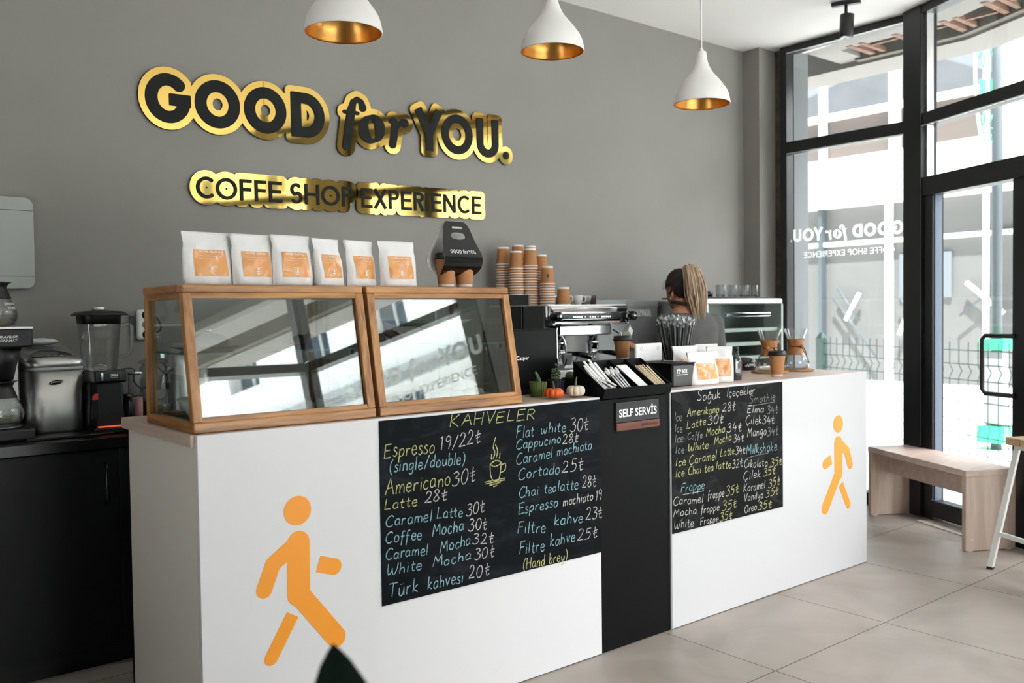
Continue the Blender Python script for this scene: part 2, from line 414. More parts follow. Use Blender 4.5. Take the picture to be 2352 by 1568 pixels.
# ------------------------------------------------------------------ flat lettering
def eval_curve(cu):
    ob = bpy.data.objects.new('tmp', cu); COL.objects.link(ob)
    bpy.context.view_layer.update()
    dg = bpy.context.evaluated_depsgraph_get()
    me = bpy.data.meshes.new_from_object(ob.evaluated_get(dg))
    bpy.data.objects.remove(ob); bpy.data.curves.remove(cu)
    return me
def text_pts(txt, bold=0.0, shear=0.0, spacing=1.0):
    """default font outline as (verts2d, faces) normalised to width 1, height h"""
    cu = bpy.data.curves.new('tx', 'FONT'); cu.body = txt; cu.size = 1; cu.offset = bold; cu.shear = shear; cu.space_character = spacing
    cu.resolution_u = 3
    me = eval_curve(cu)
    v = [(p.co.x, p.co.y) for p in me.vertices]; f = [tuple(p.vertices) for p in me.polygons]
    bpy.data.meshes.remove(me)
    return v, f
def text(name, txt, o, right, up, w=None, h=None, mat_='white_ink', parent=None, bold=.0, shear=0, off=(0, 0, 0), fn=None, world=True, spacing=1.0):
    """letters laid flat: o = lower-left corner, fitted to width w and height h (either may be None)"""
    v, f = text_pts(txt, bold, shear, spacing)
    x0 = min(p[0] for p in v); x1 = max(p[0] for p in v); y0 = min(p[1] for p in v); y1 = max(p[1] for p in v)
    sx = w / (x1 - x0) if w else h / (y1 - y0)
    sy = h / (y1 - y0) if h else sx
    R = Vector(right).normalized(); U_ = Vector(up).normalized(); O = Vector(o)
    mb = MB()
    mb.add([tuple(O + R * ((a - x0) * sx) + U_ * ((b - y0) * sy)) if fn is None else fn((a - x0) * sx, (b - y0) * sy) for a, b in v], f)
    return build(name, mb, mat_, parent, world=world, fix=False)

# signed-distance lettering, for the wall sign (letters) and its rounded backing (letters grown by a margin)
def seg_sdf(X, Z, a, b, h, butt):
    ax, az = a; bx, bz = b; L = math.hypot(bx - ax, bz - az)
    if L < 1e-9: return np.hypot(X - ax, Z - az) - h
    ux, uz = (bx - ax) / L, (bz - az) / L
    t = (X - ax) * ux + (Z - az) * uz; d = np.abs(-(X - ax) * uz + (Z - az) * ux)
    if not butt:
        tc = np.clip(t, 0, L); return np.hypot(t - tc, d) - h
    qx = np.abs(t - L / 2) - L / 2; qy = d - h
    return np.hypot(np.maximum(qx, 0), np.maximum(qy, 0)) + np.minimum(np.maximum(qx, qy), 0)
def strokes_sdf(strokes, X, Z):
    D = np.full(X.shape, 9.0)
    x0, z0 = X[0, 0], Z[0, 0]; st = X[0, 1] - X[0, 0]; pad = .06
    for pts, h, mode in strokes:
        hs = h if isinstance(h, (list, tuple)) else [h] * len(pts)
        for i in range(len(pts) - 1):
            a, b = pts[i], pts[i + 1]; hh = max(hs[i], hs[i + 1]); p = pad + hh
            i0 = max(0, int((min(a[0], b[0]) - p - x0) / st)); i1 = min(X.shape[1], int((max(a[0], b[0]) + p - x0) / st) + 2)
            j0 = max(0, int((min(a[1], b[1]) - p - z0) / st)); j1 = min(X.shape[0], int((max(a[1], b[1]) + p - z0) / st) + 2)
            sl = (slice(j0, j1), slice(i0, i1))
            if mode == 'r':
                n = 4
                for k in range(n + 1):
                    t = k / n; hk = hs[i] * (1 - t) + hs[i + 1] * t
                    D[sl] = np.minimum(D[sl], np.hypot(X[sl] - a[0] * (1 - t) - b[0] * t, Z[sl] - a[1] * (1 - t) - b[1] * t) - hk)
                D[sl] = np.minimum(D[sl], seg_sdf(X[sl], Z[sl], a, b, min(hs[i], hs[i + 1]), False))
            else:
                D[sl] = np.minimum(D[sl], seg_sdf(X[sl], Z[sl], a, b, hh, True))
                if 0 < i: D[sl] = np.minimum(D[sl], np.hypot(X[sl] - a[0], Z[sl] - a[1]) - hh)
    return D
def contours(D, x0, z0, st):
    H, W = D.shape; nxt = {}
    def ip(j, i, j2, i2):
        a, b = D[j, i], D[j2, i2]; t = a / (a - b); return (x0 + st * (i + (i2 - i) * t), z0 + st * (j + (j2 - j) * t))
    sg = (D < 0).astype(np.int8)
    code = sg[:-1, :-1] + 2 * sg[:-1, 1:] + 4 * sg[1:, 1:] + 8 * sg[1:, :-1]
    js, is_ = np.nonzero((code > 0) & (code < 15))
    TB = {1: [(3, 0)], 2: [(0, 1)], 3: [(3, 1)], 4: [(1, 2)], 5: [(3, 0), (1, 2)], 6: [(0, 2)], 7: [(3, 2)], 8: [(2, 3)], 9: [(2, 0)], 10: [(0, 1), (2, 3)], 11: [(2, 1)], 12: [(1, 3)], 13: [(1, 0)], 14: [(0, 3)]}
    pts = {}
    for j, i in zip(js.tolist(), is_.tolist()):
        ek = {0: ('h', j, i), 1: ('v', j, i + 1), 2: ('h', j + 1, i), 3: ('v', j, i)}
        for a, b in TB[int(code[j, i])]:
            for e in (a, b):
                k = ek[e]
                if k not in pts: pts[k] = ip(k[1], k[2], k[1], k[2] + 1) if k[0] == 'h' else ip(k[1], k[2], k[1] + 1, k[2])
            nxt[ek[a]] = ek[b]
    loops = []
    while nxt:
        k0, k = next(iter(nxt.items())); del nxt[k0]; lp = [pts[k0]]
        while k in nxt: lp.append(pts[k]); k = nxt.pop(k)
        if len(lp) > 7: loops.append(lp)
    return loops
def fill_loops(loops, depth, tol=.0006):
    cu = bpy.data.curves.new('fl', 'CURVE'); cu.dimensions = '2D'; cu.fill_mode = 'BOTH' if depth else 'FRONT'; cu.extrude = depth / 2
    for lp in loops:
        out = [lp[0]]
        for i in range(1, len(lp) - 1):   # drop points that lie on the line of their neighbours
            a, b, c = out[-1], lp[i], lp[i + 1]
            d = abs((c[0] - a[0]) * (b[1] - a[1]) - (c[1] - a[1]) * (b[0] - a[0])) / (math.hypot(c[0] - a[0], c[1] - a[1]) + 1e-9)
            if d > tol * .35 or math.hypot(b[0] - a[0], b[1] - a[1]) > .02: out.append(b)
        out.append(lp[-1])
        sp = cu.splines.new('POLY'); sp.points.add(len(out) - 1)
        for p, q in zip(sp.points, out): p.co = (q[0], q[1], 0, 1)
        sp.use_cyclic_u = True
    return eval_curve(cu)
def arc(cx, cz, rx, rz, a0, a1, n=26): return [(cx + rx * cos(math.radians(a0 + (a1 - a0) * i / n)), cz + rz * sin(math.radians(a0 + (a1 - a0) * i / n))) for i in range(n + 1)]
def glyph(ch, x0, x1, z0, z1, t):
    h = t / 2; w = x1 - x0; H = z1 - z0; xm = (x0 + x1) / 2; zm = (z0 + z1) / 2; rx = w / 2 - h; rz = H / 2 - h; B = 'b'
    xl, xr, zb, zt = x0 + h, x1 - h, z0 + h, z1 - h
    V = lambda x, a=z0, b=z1: ([(x, a), (x, b)], h, B)
    Hh = lambda z, a=x0, b=x1: ([(a, z), (b, z)], h, B)
    if ch == 'O': return [(arc(xm, zm, rx, rz, 0, 360, 44) + arc(xm, zm, rx, rz, 0, 8, 1), h, B)]
    if ch == 'C': return [(arc(xm + w * .06, zm, rx + w * .06, rz, 46, 314, 36), h, B)]
    if ch == 'G': return [(arc(xm, zm, rx, rz, 40, 336, 40) + [(xr, zm - h * .1)], h, B), Hh(zm - h * .15, xm + w * .02, x1), V(xr, zm - rz * .4, zm - h * .15 + h)]
    if ch == 'D': return [V(xl), Hh(zt, x0, x0 + w * .42), Hh(zb, x0, x0 + w * .42), (arc(x0 + w * .42, zm, w * .58 - h, rz, 90, -90, 24), h, B)]
    if ch == 'U': r = w / 2 - h; return [([(xl, z1), (xl, z0 + w / 2)] + arc(xm, z0 + w / 2, r, w / 2 - h, 180, 360, 22) + [(xr, z1)], h, B)]
    if ch == 'Y': return [([(x0 + h * .9, z1 + h * .2), (xm, z0 + H * .42)], h, B), ([(x1 - h * .9, z1 + h * .2), (xm, z0 + H * .42)], h, B), V(xm, z0, z0 + H * .44)]
    if ch == 'F': return [V(xl), Hh(zt), Hh(zm + h * .3, x0, x1 - w * .06)]
    if ch == 'E': return [V(xl), Hh(zt), Hh(zb), Hh(zm + h * .2, x0, x1 - w * .08)]
    if ch == 'H': return [V(xl), V(xr), Hh(zm)]
    if ch == 'I': return [V(xm)]
    if ch == 'N': return [V(xl), V(xr), ([(xl, z1 - h * .6), (xr, z0 + h * .6)], h * 1.05, B)]
    if ch == 'X': return [([(x0 + h, z0), (x1 - h, z1)], h * 1.03, B), ([(x0 + h, z1), (x1 - h, z0)], h * 1.03, B)]
    if ch in 'PR':
        q = (z1 + zm) / 2 - h * .1; r = (z1 - h) - q; s = [V(xl), Hh(zt, x0, x1 - r - h), Hh(q - r, x0, x1 - r - h), (arc(x1 - r - h, q, r, r, 90, -90, 18), h, B)]
        if ch == 'R': s.append(([(x0 + w * .45, q - r), (x1 - h, z0)], h * 1.05, B))
        return s
    if ch == 'S':
        r1 = H * .235; r2 = H * .265 - h * .4; c1 = z1 - h - r1; c2 = z0 + h + r2
        a = arc(xm, c1, rx * .88, r1, 35, 250, 20); b = arc(xm, c2, rx, r2, 70, -145, 20)
        return [(a + b, h, B)]
    if ch == '.': return [([(xm, zm), (xm + 1e-5, zm)], w / 2, 'r')]
    if ch == 'f':   # italic serif letters, given by their own box
        P = lambda u, v: (x0 + u * w, z0 + v * H)
        return [([P(.18, .06), P(.30, .40), P(.42, .72), P(.52, .9), P(.68, .97), P(.86, .92), P(.91, .82)], [.023, .025, .025, .018, .014, .016, .022], 'r'), ([P(.14, .705), P(.7, .70)], .010, 'r')]
    if ch == 'o':
        return [(arc(xm, zm, rx * .86, rz * 1.06, 0, 360, 40), [.010 + .022 * abs(cos(math.radians(i * 9 - 14))) ** 1.5 for i in range(41)], 'r')]
    if ch == 'r':
        P = lambda u, v: (x0 + u * w, z0 + v * H)
        return [([P(.10, .84), P(.22, .90), P(.32, .8), P(.26, .4), P(.16, .06)], [.012, .017, .022, .023, .022], 'r'), ([P(.32, .46), P(.52, .76), P(.72, .88), P(.88, .84)], [.008, .012, .018, .024], 'r')]
    return []
def letters_mesh(rows, grow, depth, st=.0035, tmin=None):
    strokes = [s for r in rows for s in glyph(*r)]
    xs = [r[1] for r in rows] + [r[2] for r in rows]; zs = [r[3] for r in rows] + [r[4] for r in rows]
    p = grow + .02; x0, x1, z0, z1 = min(xs) - p, max(xs) + p, min(zs) - p, max(zs) + p
    X, Z = np.meshgrid(np.arange(x0, x1, st), np.arange(z0, z1, st))
    D = strokes_sdf(strokes, X, Z) - grow
    D[np.abs(D) < 1e-7] = 1e-7
    return fill_loops(contours(D, X[0, 0], Z[0, 0], X[0, 1] - X[0, 0]), depth)
def mesh_obj(name, me, mats, parent=None, Mx=None):
    me.materials.clear()
    for m in mats: me.materials.append(M[m])
    o = bpy.data.objects.new(name, me); COL.objects.link(o); o.parent = parent
    if Mx is not None: o.matrix_local = Mx
    return o
# ------------------------------------------------------------------ levels
SKY, SUNE, SUND, EXPO = 1.0, 11.0, (-.32, -.2, .92), 0.80
GLARE, GL = (.50, -.86, .25), 8.0; FWX = .2
STACKS = [('stack farthest left at the back', 2.424, 1.575, 1.806), ('front left stack', 2.424, 1.455, 1.763), ('second stack of the back row', 2.528, 1.562, 1.815), ('tallest front stack', 2.502, 1.42, 1.79), ('tallest stack at the back', 2.626, 1.565, 1.822),
          ('right hand stack of the back row', 2.622, 1.462, 1.757), ('short stack beside the lone cup', 2.552, 1.328, 1.677), (None, 2.652, 1.30, 1.565)]
# ------------------------------------------------------------------ single-stroke chalk handwriting
GLY = {
'A': '.62|!0,0 .3,1 .6,-.02|!.1,.38 .52,.42', 'C': '.6|.58,.86 .4,1 .14,.8 .02,.4 .14,.06 .36,-.02 .6,.14', 'E': '.55|!.52,.98 .06,.95 .04,0 .54,.04|!.05,.52 .44,.54',
'F': '.5|!.03,0 .08,.98 .52,1|!.05,.52 .42,.56', 'H': '.6|!.03,1 .05,0|!.55,1 .52,-.02|!.04,.5 .54,.52', 'I': '.16|!.08,1 .06,0', 'K': '.56|!.05,1 .04,0|!.5,.96 .07,.44 .54,-.02',
'L': '.5|!.1,1 .05,.02 .5,.04', 'M': '.74|!.02,0 .12,.98 .36,.35 .6,1 .7,0', 'O': '.62|.34,1 .1,.82 .02,.45 .14,.08 .36,0 .56,.25 .58,.65 .44,.95 .3,.98', 'R': '.56|!.06,0 .05,1|.05,.98 .36,1 .5,.8 .38,.56 .06,.5|!.22,.5 .56,-.02',
'S': '.5|.46,.9 .28,1 .08,.84 .14,.6 .38,.44 .46,.2 .26,0 .02,.1', 'T': '.62|!.0,.96 .62,1|!.31,.98 .28,0', 'V': '.56|!.02,1 .26,0 .54,1.02', 'W': '.8|.04,.98 .06,.4 .16,.04 .34,.3 .38,.6|.38,.6 .44,.1 .6,.06 .74,.5 .78,1',
'Ç': '.6|.58,.86 .4,1 .14,.8 .02,.4 .14,.06 .36,-.02 .6,.14|.32,-.02 .38,-.12 .28,-.22', 'İ': '.16|!.08,.96 .06,0|!.08,1.12 .09,1.15',
'a': '.46|.4,.46 .24,.56 .05,.38 .06,.1 .22,0 .38,.2 .4,.5|.4,.52 .39,.14 .46,0', 'b': '.44|!.05,1 .04,0|.05,.3 .22,.54 .4,.36 .34,.06 .16,-.02 .04,.1', 'c': '.38|.36,.46 .2,.56 .04,.34 .08,.06 .24,-.02 .38,.1',
'd': '.46|.38,.4 .22,.52 .05,.34 .06,.08 .2,0 .38,.18|!.4,1 .4,.0', 'e': '.42|.04,.28 .38,.32 .3,.54 .12,.52 .03,.26 .12,.02 .28,-.02 .42,.1', 'f': '.36|.36,.94 .22,1 .14,.78 .14,.3 .1,-.32|!.0,.5 .34,.54',
'g': '.46|.4,.46 .22,.56 .05,.36 .08,.1 .24,.06 .39,.3|.4,.54 .4,-.1 .28,-.36 .06,-.26', 'h': '.44|!.05,1 .04,0|.05,.3 .2,.54 .36,.42 .38,0', 'i': '.16|!.08,.54 .08,0|!.09,.74 .1,.77', 'k': '.42|!.06,1 .05,0|!.36,.54 .06,.22 .42,-.02',
'l': '.16|!.09,1.02 .07,0', 'm': '.66|!.04,.54 .04,0|.04,.3 .16,.54 .28,.44 .3,0|.31,.3 .44,.54 .58,.42 .62,0', 'n': '.44|!.04,.54 .04,0|.05,.3 .2,.54 .36,.42 .39,0', 'o': '.44|.24,.56 .06,.4 .05,.12 .2,-.02 .38,.12 .38,.42 .22,.55',
'p': '.44|!.05,.52 .03,-.42|.05,.34 .22,.56 .4,.38 .32,.08 .14,.02 .05,.12', 'r': '.34|!.05,.54 .05,0|.05,.3 .18,.52 .34,.5', 's': '.34|.32,.48 .16,.56 .06,.42 .2,.28 .32,.14 .18,-.02 .0,.06', 't': '.34|.16,.86 .14,.2 .22,.0 .34,.06|!.0,.54 .34,.58',
'u': '.44|.04,.54 .05,.14 .18,-.02 .34,.14 .38,.54|!.38,.54 .42,.0', 'ü': '.44|.04,.54 .05,.14 .18,-.02 .34,.14 .38,.54|!.38,.54 .42,.0|!.12,.72 .13,.76|!.3,.73 .31,.77', 'v': '.4|!.02,.54 .18,0 .4,.56', 'w': '.6|.03,.54 .1,.06 .26,.1 .3,.4|.3,.4 .36,.04 .5,.1 .58,.56', 'y': '.44|.04,.54 .08,.2 .24,.12 .4,.4|.42,.56 .36,-.1 .22,-.36 .06,-.34',
'ç': '.38|.36,.46 .2,.56 .04,.34 .08,.06 .24,-.02 .38,.1|.2,-.02 .26,-.12 .18,-.2', 'ğ': '.46|.4,.46 .22,.56 .05,.36 .08,.1 .24,.06 .39,.3|.4,.54 .4,-.1 .28,-.36 .06,-.26|.1,.78 .2,.7 .32,.78',
'0': '.54|.28,1 .08,.76 .04,.3 .2,0 .4,.1 .5,.5 .42,.88 .26,.98', '1': '.2|!.0,.82 .12,1 .1,0', '2': '.52|.06,.78 .2,1 .42,.84 .34,.46 .02,.02|!.02,.03 .52,.05', '3': '.5|.06,.9 .28,1 .44,.8 .2,.54|.2,.54 .48,.42 .42,.08 .18,-.02 .0,.1',
'4': '.5|!.2,1 .04,.4 .48,.42|!.38,.66 .34,-.05', '5': '.5|!.46,1 .14,.98 .1,.58|.1,.58 .36,.62 .46,.36 .32,.04 .02,.02', '8': '.5|.42,.86 .24,1 .08,.82 .3,.5 .46,.2 .26,-.02 .06,.16 .24,.48 .44,.8', '9': '.46|.42,.8 .24,1 .06,.8 .16,.56 .4,.66|.42,.86 .4,.3 .3,0',
'(': '.26|.24,1.05 .06,.7 .04,.2 .2,-.2', ')': '.26|.04,1.05 .22,.7 .22,.2 .06,-.2', '/': '.44|!.42,1.05 .02,-.08', '₺': '.44|.2,1 .18,.3 .24,.02 .44,.12|!.0,.6 .42,.7|!.06,.38 .38,.47', ' ': '.34|', 'D': '.5|!.05,0 .05,1',
}
def chalk_line(mb, txt, x0, z0, x1, z1, cap, y, wd=.0042, rnd=random):
    adv = 0; lay = []
    for ch in txt:
        g = GLY.get(ch, GLY['o']).split('|'); lay.append((adv, g)); adv += float(g[0]) + .13
    adv -= .13
    L = math.hypot(x1 - x0, z1 - z0); sx = L / adv; ux, uz = (x1 - x0) / L, (z1 - z0) / L
    for a, g in lay:
        jx, jz, js = rnd.uniform(-.03, .03), rnd.uniform(-.05, .05), rnd.uniform(.93, 1.07)
        for st in g[1:]:
            if not st: continue
            pl = st[0] == '!'; P = [tuple(map(float, p.split(','))) for p in st.lstrip('!').split()]
            if pl: Q = []; [Q.extend([(P[i][0] + (P[i + 1][0] - P[i][0]) * k / 4, P[i][1] + (P[i + 1][1] - P[i][1]) * k / 4) for k in range(4)]) for i in range(len(P) - 1)]; Q.append(P[-1])
            else: Q = [(p.x, p.y) for p in smooth_path([(p[0], p[1], 0) for p in P], 5)]
            W = []
            for u, v in Q:
                uu = (a + u + jx + .12 * v * js) * sx; vv = (v * js + jz) * cap
                W.append((x0 + ux * uu, z0 + uz * uu + vv))
            vs = []
            for i, (px, pz) in enumerate(W):
                ax, az = W[max(i - 1, 0)]; bx, bz = W[min(i + 1, len(W) - 1)]; d = math.hypot(bx - ax, bz - az) or 1e-6
                h = wd / 2 * rnd.uniform(.75, 1.2); nx, nz = -(bz - az) / d * h, (bx - ax) / d * h
                vs += [(px + nx, y, pz + nz), (px - nx, y, pz - nz)]
            mb.add(vs, [(2 * i, 2 * i + 1, 2 * i + 3, 2 * i + 2) for i in range(len(W) - 1)])

# ------------------------------------------------------------------ camera
cam_d = bpy.data.cameras.new('camera'); cam = bpy.data.objects.new('camera', cam_d); COL.objects.link(cam); S.camera = cam
yaw, pitch, roll = .6857, .0307, -.0134
fw = Vector((sin(yaw) * cos(pitch), cos(yaw) * cos(pitch), -sin(pitch)))
r0 = Vector((cos(yaw), -sin(yaw), 0)); u0 = r0.cross(fw)
r_ = r0 * cos(roll) + u0 * sin(roll); u_ = u0 * cos(roll) - r0 * sin(roll)
mw = Matrix((r_, u_, -fw)).transposed().to_4x4(); mw.translation = (-.957, -2.6299, 1.4057)
cam.matrix_world = mw
cam_d.sensor_width = 36; cam_d.lens = 2082.39 / 2352 * 36; cam_d.clip_start = .05; cam_d.clip_end = 200
cam_d.dof.use_dof = True; cam_d.dof.focus_distance = 3.6; cam_d.dof.aperture_fstop = 2.8

# ------------------------------------------------------------------ the room
H = 3.416; D = 1.725
PX, PY = 5.12, .45                       # the corner post of the glass front
DX, DY = -.439, -.8985                   # direction of the angled glass front, away from the post
def fac(s, off=0, z=0):                  # point on the angled front: s along it, off outward
    return (PX + DX * s - DY * off, PY + DY * s + DX * off, z)
FE = fac(5.4); XL = -2.6; YB = FE[1]; LWY = (-1.0, -.1)
floor_poly = [(XL, D), (5.22, D), (5.22, 1.5), (PX + .04, PY), (FE[0], FE[1]), (XL, FE[1])]
mb = MB(); mb.prism(floor_poly, lambda u, v, d: (u, v, d), -.12, 0); struct('floor', mb, 'floor')
mb = MB(); mb.prism([(XL - .2, D + .2), (5.4, D + .2), (5.4, 1.5), (PX + .12, PY), (FE[0] + .1, FE[1]), (XL - .2, FE[1] - .2)], lambda u, v, d: (u, v, d), H, H + .3); struct('ceiling', mb, 'ceil')
mb = MB(); mb.box(XL - .2, D, -.1, 5.6, D + .2, H + .3); struct('wall_back', mb, 'wall')
mb = MB(); mb.box(XL - .2, LWY[1], -.1, XL, D, H + .3); mb.box(XL - .2, YB - .2, -.1, XL, LWY[0], H + .3); struct('wall_left', mb, 'wall')
mb = MB(); mb.box(XL, YB - .2, -.1, FWX, YB, H + .3); struct('wall_front', mb, 'wall')
mb = MB(); mb.box(4.965, 1.575, 0, 5.3, D, H); struct('trim_1', mb, 'wall', 'grey painted pilaster in the corner beside the window')
mb = MB(); mb.box(5.17, 1.47, 0, 5.235, 1.575, H); struct('trim_2', mb, mat('bare_plaster_strip', (92, 82, 72), .9, var=.4, scale=14))

def fbox(mb, s0, s1, o0, o1, z0, z1, mi=0):
    a, b, c, d = fac(s0, o0), fac(s1, o0), fac(s1, o1), fac(s0, o1)
    q = lambda p, z: (p[0], p[1], z)
    mb.hexa([q(p, z0) for p in (a, b, c, d)], [q(p, z1) for p in (a, b, c, d)], mi)
# fixed light between the wall and the corner post
WX = 5.14
w1 = thing('window_1', 'tall fixed shop window beside the grey pilaster', None, (WX, .95, 0)); w1['kind'] = 'structure'
fr = MB()
fr.box(WX - .03, 1.435, 0, WX + .06, 1.49, H); fr.box(WX - .03, PY, H - .05, WX + .06, 1.44, H); fr.box(WX - .03, PY, 0, WX + .06, 1.44, .09)
fr.box(WX - .03, PY, 2.605, WX + .06, 1.44, 2.69)
build('window_frame', fr, 'alu_black', w1, bevel=.004)
g = MB(); g.box(WX + .015, PY, .09, WX + .02, 1.44, 2.605); g.box(WX + .015, PY, 2.69, WX + .02, 1.44, H - .05); build('window_pane', g, 'pane', w1)
tr = MB(); tr.box(WX - .034, PY, 2.596, WX - .03, 1.43, 2.602); tr.box(WX - .034, PY, H - .058, WX - .03, 1.43, H - .052); build('glazing_bead', tr, 'steel', w1)
mb = MB(); mb.box(WX - .05, PY - .03, 0, WX + .07, PY + .04, H); fbox(mb, -.02, .16, -.06, .07, 0, H)
struct('trim_3', mb, 'alu_black', 'black corner post of the shop front', bevel=.004)
# door in the angled front
d1 = thing('door_1', 'black framed glass shop door with bar handle', None, fac(.58)); d1['kind'] = 'structure'
fr = MB()
fbox(fr, .16, .25, -.04, .05, .0, 2.15); fbox(fr, .94, 1.05, -.04, .05, 0, 2.15); fbox(fr, .25, .94, -.04, .05, .02, .13)
fbox(fr, .16, 1.1, -.05, .06, 2.15, 2.275); build('door_frame', fr, 'alu_black', d1, bevel=.004)
g = MB(); fbox(g, .25, .94, .0, .006, .13, 2.15); build('door_pane', g, 'pane', d1)
g = MB(); fbox(g, .25, .256, -.02, .03, .13, 2.15); fbox(g, .25, .94, -.045, -.04, .13, .137); build('glazing_bead', g, mat('blue_grey_bead', (112, 122, 140), .3), d1)
hd = MB(); hp = [fac(.97, -.05, 1.235), fac(.76, -.07, 1.235), fac(.735, -.07, 1.21), fac(.735, -.07, .91), fac(.76, -.07, .885), fac(.97, -.05, .885)]
hd.tube(hp, .014, 10); build('door_handle', hd, 'alu_black', d1)
# glazing above the door, and the rest of the front that goes on past the camera's right
w2 = thing('window_2', 'glazed band over the shop door', None, fac(.6, 0, 2.27)); w2['kind'] = 'structure'
fr = MB(); fbox(fr, .16, 1.1, -.05, .06, 2.62, 2.7); fbox(fr, .16, 1.1, -.05, .06, H - .06, H); fbox(fr, 1.05, 1.16, -.05, .06, 0, H)
build('window_frame', fr, 'alu_black', w2, bevel=.004)
g = MB(); fbox(g, .16, 1.05, 0, .006, 2.275, 2.62); fbox(g, .16, 1.05, 0, .006, 2.7, H - .06); build('window_pane', g, 'pane', w2)
g = MB(); fbox(g, .16, 1.05, -.055, -.05, 2.612, 2.618); fbox(g, .16, .175, -.02, .03, 2.275, 2.62); fbox(g, .16, .175, -.02, .03, 2.7, H - .06); build('glazing_bead', g, M['steel'], w2)
mb = MB(); fbox(mb, 3.1, 3.58, -.12, .12, 0, H); struct('wall_right', mb, 'wall')
mb = MB(); fbox(mb, 3.45, 4.06, .5, .9, -.02, 3.40); struct('trim_5', mb, 'beam', 'added dark pillar outside the glass front, cutting the bright showcase reflection')  # added stand-in that ends the bright reflection in the right showcase
k = 3
for s0, s1 in ((1.16, 2.15), (2.15, 3.1), (3.58, 5.4)):
    w = thing('window_%d' % k, 'tall shop window farther along the glass front', None, fac((s0 + s1) / 2)); w['kind'] = 'structure'; k += 1
    fr = MB()
    for a, b in ((s0, s0 + .05), (s1 - .05, s1)): fbox(fr, a, b, -.05, .06, 0, H)
    for a, b in ((0, .09), (2.62, 2.7), (H - .06, H)): fbox(fr, s0 + .05, s1 - .05, -.05, .06, a, b)
    build('window_frame', fr, 'alu_black', w)
    g = MB(); fbox(g, s0 + .05, s1 - .05, 0, .006, .09, 2.62); fbox(g, s0 + .05, s1 - .05, 0, .006, 2.7, H - .06); build('window_pane', g, 'pane', w)
for x0, x1 in ((FWX, 1.5), (1.5, FE[0])):
    w = thing('window_%d' % k, 'tall shop window in the street side behind the camera', None, ((x0 + x1) / 2, YB, 0)); w['kind'] = 'structure'; k += 1
    fr = MB()
    for a, b in ((x0, x0 + .06), (x1 - .06, x1)): fr.box(a, YB - .06, 0, b, YB + .05, H)
    for a, b in ((0, .09), (2.62, 2.7), (H - .06, H)): fr.box(x0 + .06, YB - .06, a, x1 - .06, YB + .05, b)
    build('window_frame', fr, 'alu_black', w)
    g = MB(); g.box(x0 + .06, YB - .003, .09, x1 - .06, YB + .003, 2.62); g.box(x0 + .06, YB - .003, 2.7, x1 - .06, YB + .003, H - .06); build('window_pane', g, 'pane', w)
for y0, y1 in (LWY,):  # unseen side window, added and sized to light the counter's end panel
    w = thing('window_%d' % k, 'unseen tall window added in the left wall to light the counter end', None, (XL, (y0 + y1) / 2, 0)); w['kind'] = 'structure'; k += 1
    fr = MB()
    for a, b in ((y0, y0 + .06), (y1 - .06, y1)): fr.box(XL - .06, a, 0, XL + .05, b, H)
    for a, b in ((0, .09), (2.62, 2.7), (H - .06, H)): fr.box(XL - .06, y0 + .06, a, XL + .05, y1 - .06, b)
    build('window_frame', fr, 'alu_black', w)
    g = MB(); g.box(XL - .003, y0 + .06, .09, XL + .003, y1 - .06, 2.62); g.box(XL - .003, y0 + .06, 2.7, XL + .003, y1 - .06, H - .06); build('window_pane', g, 'pane', w)
mb = MB(); fbox(mb, .25, .98, -.16, -.06, 0, .006); struct('trim_4', mb, mat('flaking_threshold', (206, 200, 192), .9, var=.25, scale=22))

# ------------------------------------------------------------------ lettering shared by sign, windows and small prints
GOOD = [('G', .419, .631), ('O', .651, .875), ('O', .897, 1.121), ('D', 1.148, 1.337)]
YOU = [('Y', 1.905, 2.094), ('O', 2.088, 2.310), ('U', 2.342, 2.507)]
T0 = 2.322
rowA = [(c, a, b, T0, T0 + .231, .056) for c, a, b in GOOD]
rowF = [('f', 1.436, 1.582, T0 - .036, T0 + .246, .05), ('o', 1.542, 1.703, T0 + .005, T0 + .168, .04), ('r', 1.735, 1.851, T0 + .006, T0 + .166, .04)]
rowY = [(c, a, b, T0, T0 + .231, .049) for c, a, b in YOU] + [('.', 2.540, 2.588, T0, T0 + .048, .05)]
Q0 = 1.978
SUB = [(c, float(a), float(b), Q0, Q0 + .106, .0165) for c, a, b in (q.split() for q in 'C .642 .733;O .739 .846;F .860 .923;F .937 .999;E 1.013 1.084;S 1.127 1.197;H 1.210 1.293;O 1.305 1.413;P 1.427 1.495;E 1.546 1.613;X 1.621 1.706;P 1.719 1.784;E 1.799 1.868;R 1.883 1.952;I 1.9655 1.982;E 2.006 2.074;N 2.088 2.173;C 2.191 2.278;E 2.295 2.362'.split(';'))]
me_good = letters_mesh(rowA + rowF + rowY, 0, .004)
me_sub = letters_mesh(SUB, 0, .004, st=.0025)
TILT = .0125
def on_wall(y):   # sign plane: local x -> +X, local y -> +Z, facing the room; the whole sign hangs a touch off level
    R = Matrix.Rotation(PI / 2, 4, 'X'); P = Matrix.Translation((.42, y, T0)) @ Matrix.Rotation(-TILT, 4, 'Y') @ Matrix.Translation((-.42, 0, -T0))
    return P @ R
s1 = thing('wall_sign', 'gold mirror shop sign with large charcoal letters on the grey wall', 'sign', (0, 0, 0))
def sign(s, lets, grows, me_l):
    for rows in grows:
        m2 = letters_mesh(rows, .031, .01)
        mesh_obj('gold_backing', m2, ['gold'], s, on_wall(D - .012))
        m3 = letters_mesh(rows, .0325, .008)
        mesh_obj('backing_edge', m3, ['gold_edge'], s, on_wall(D - .0095))
    mesh_obj('lettering', me_l, ['sign_black'], s, on_wall(D - .0195))
sign(s1, rowA, [rowA, rowF, rowY], me_good)
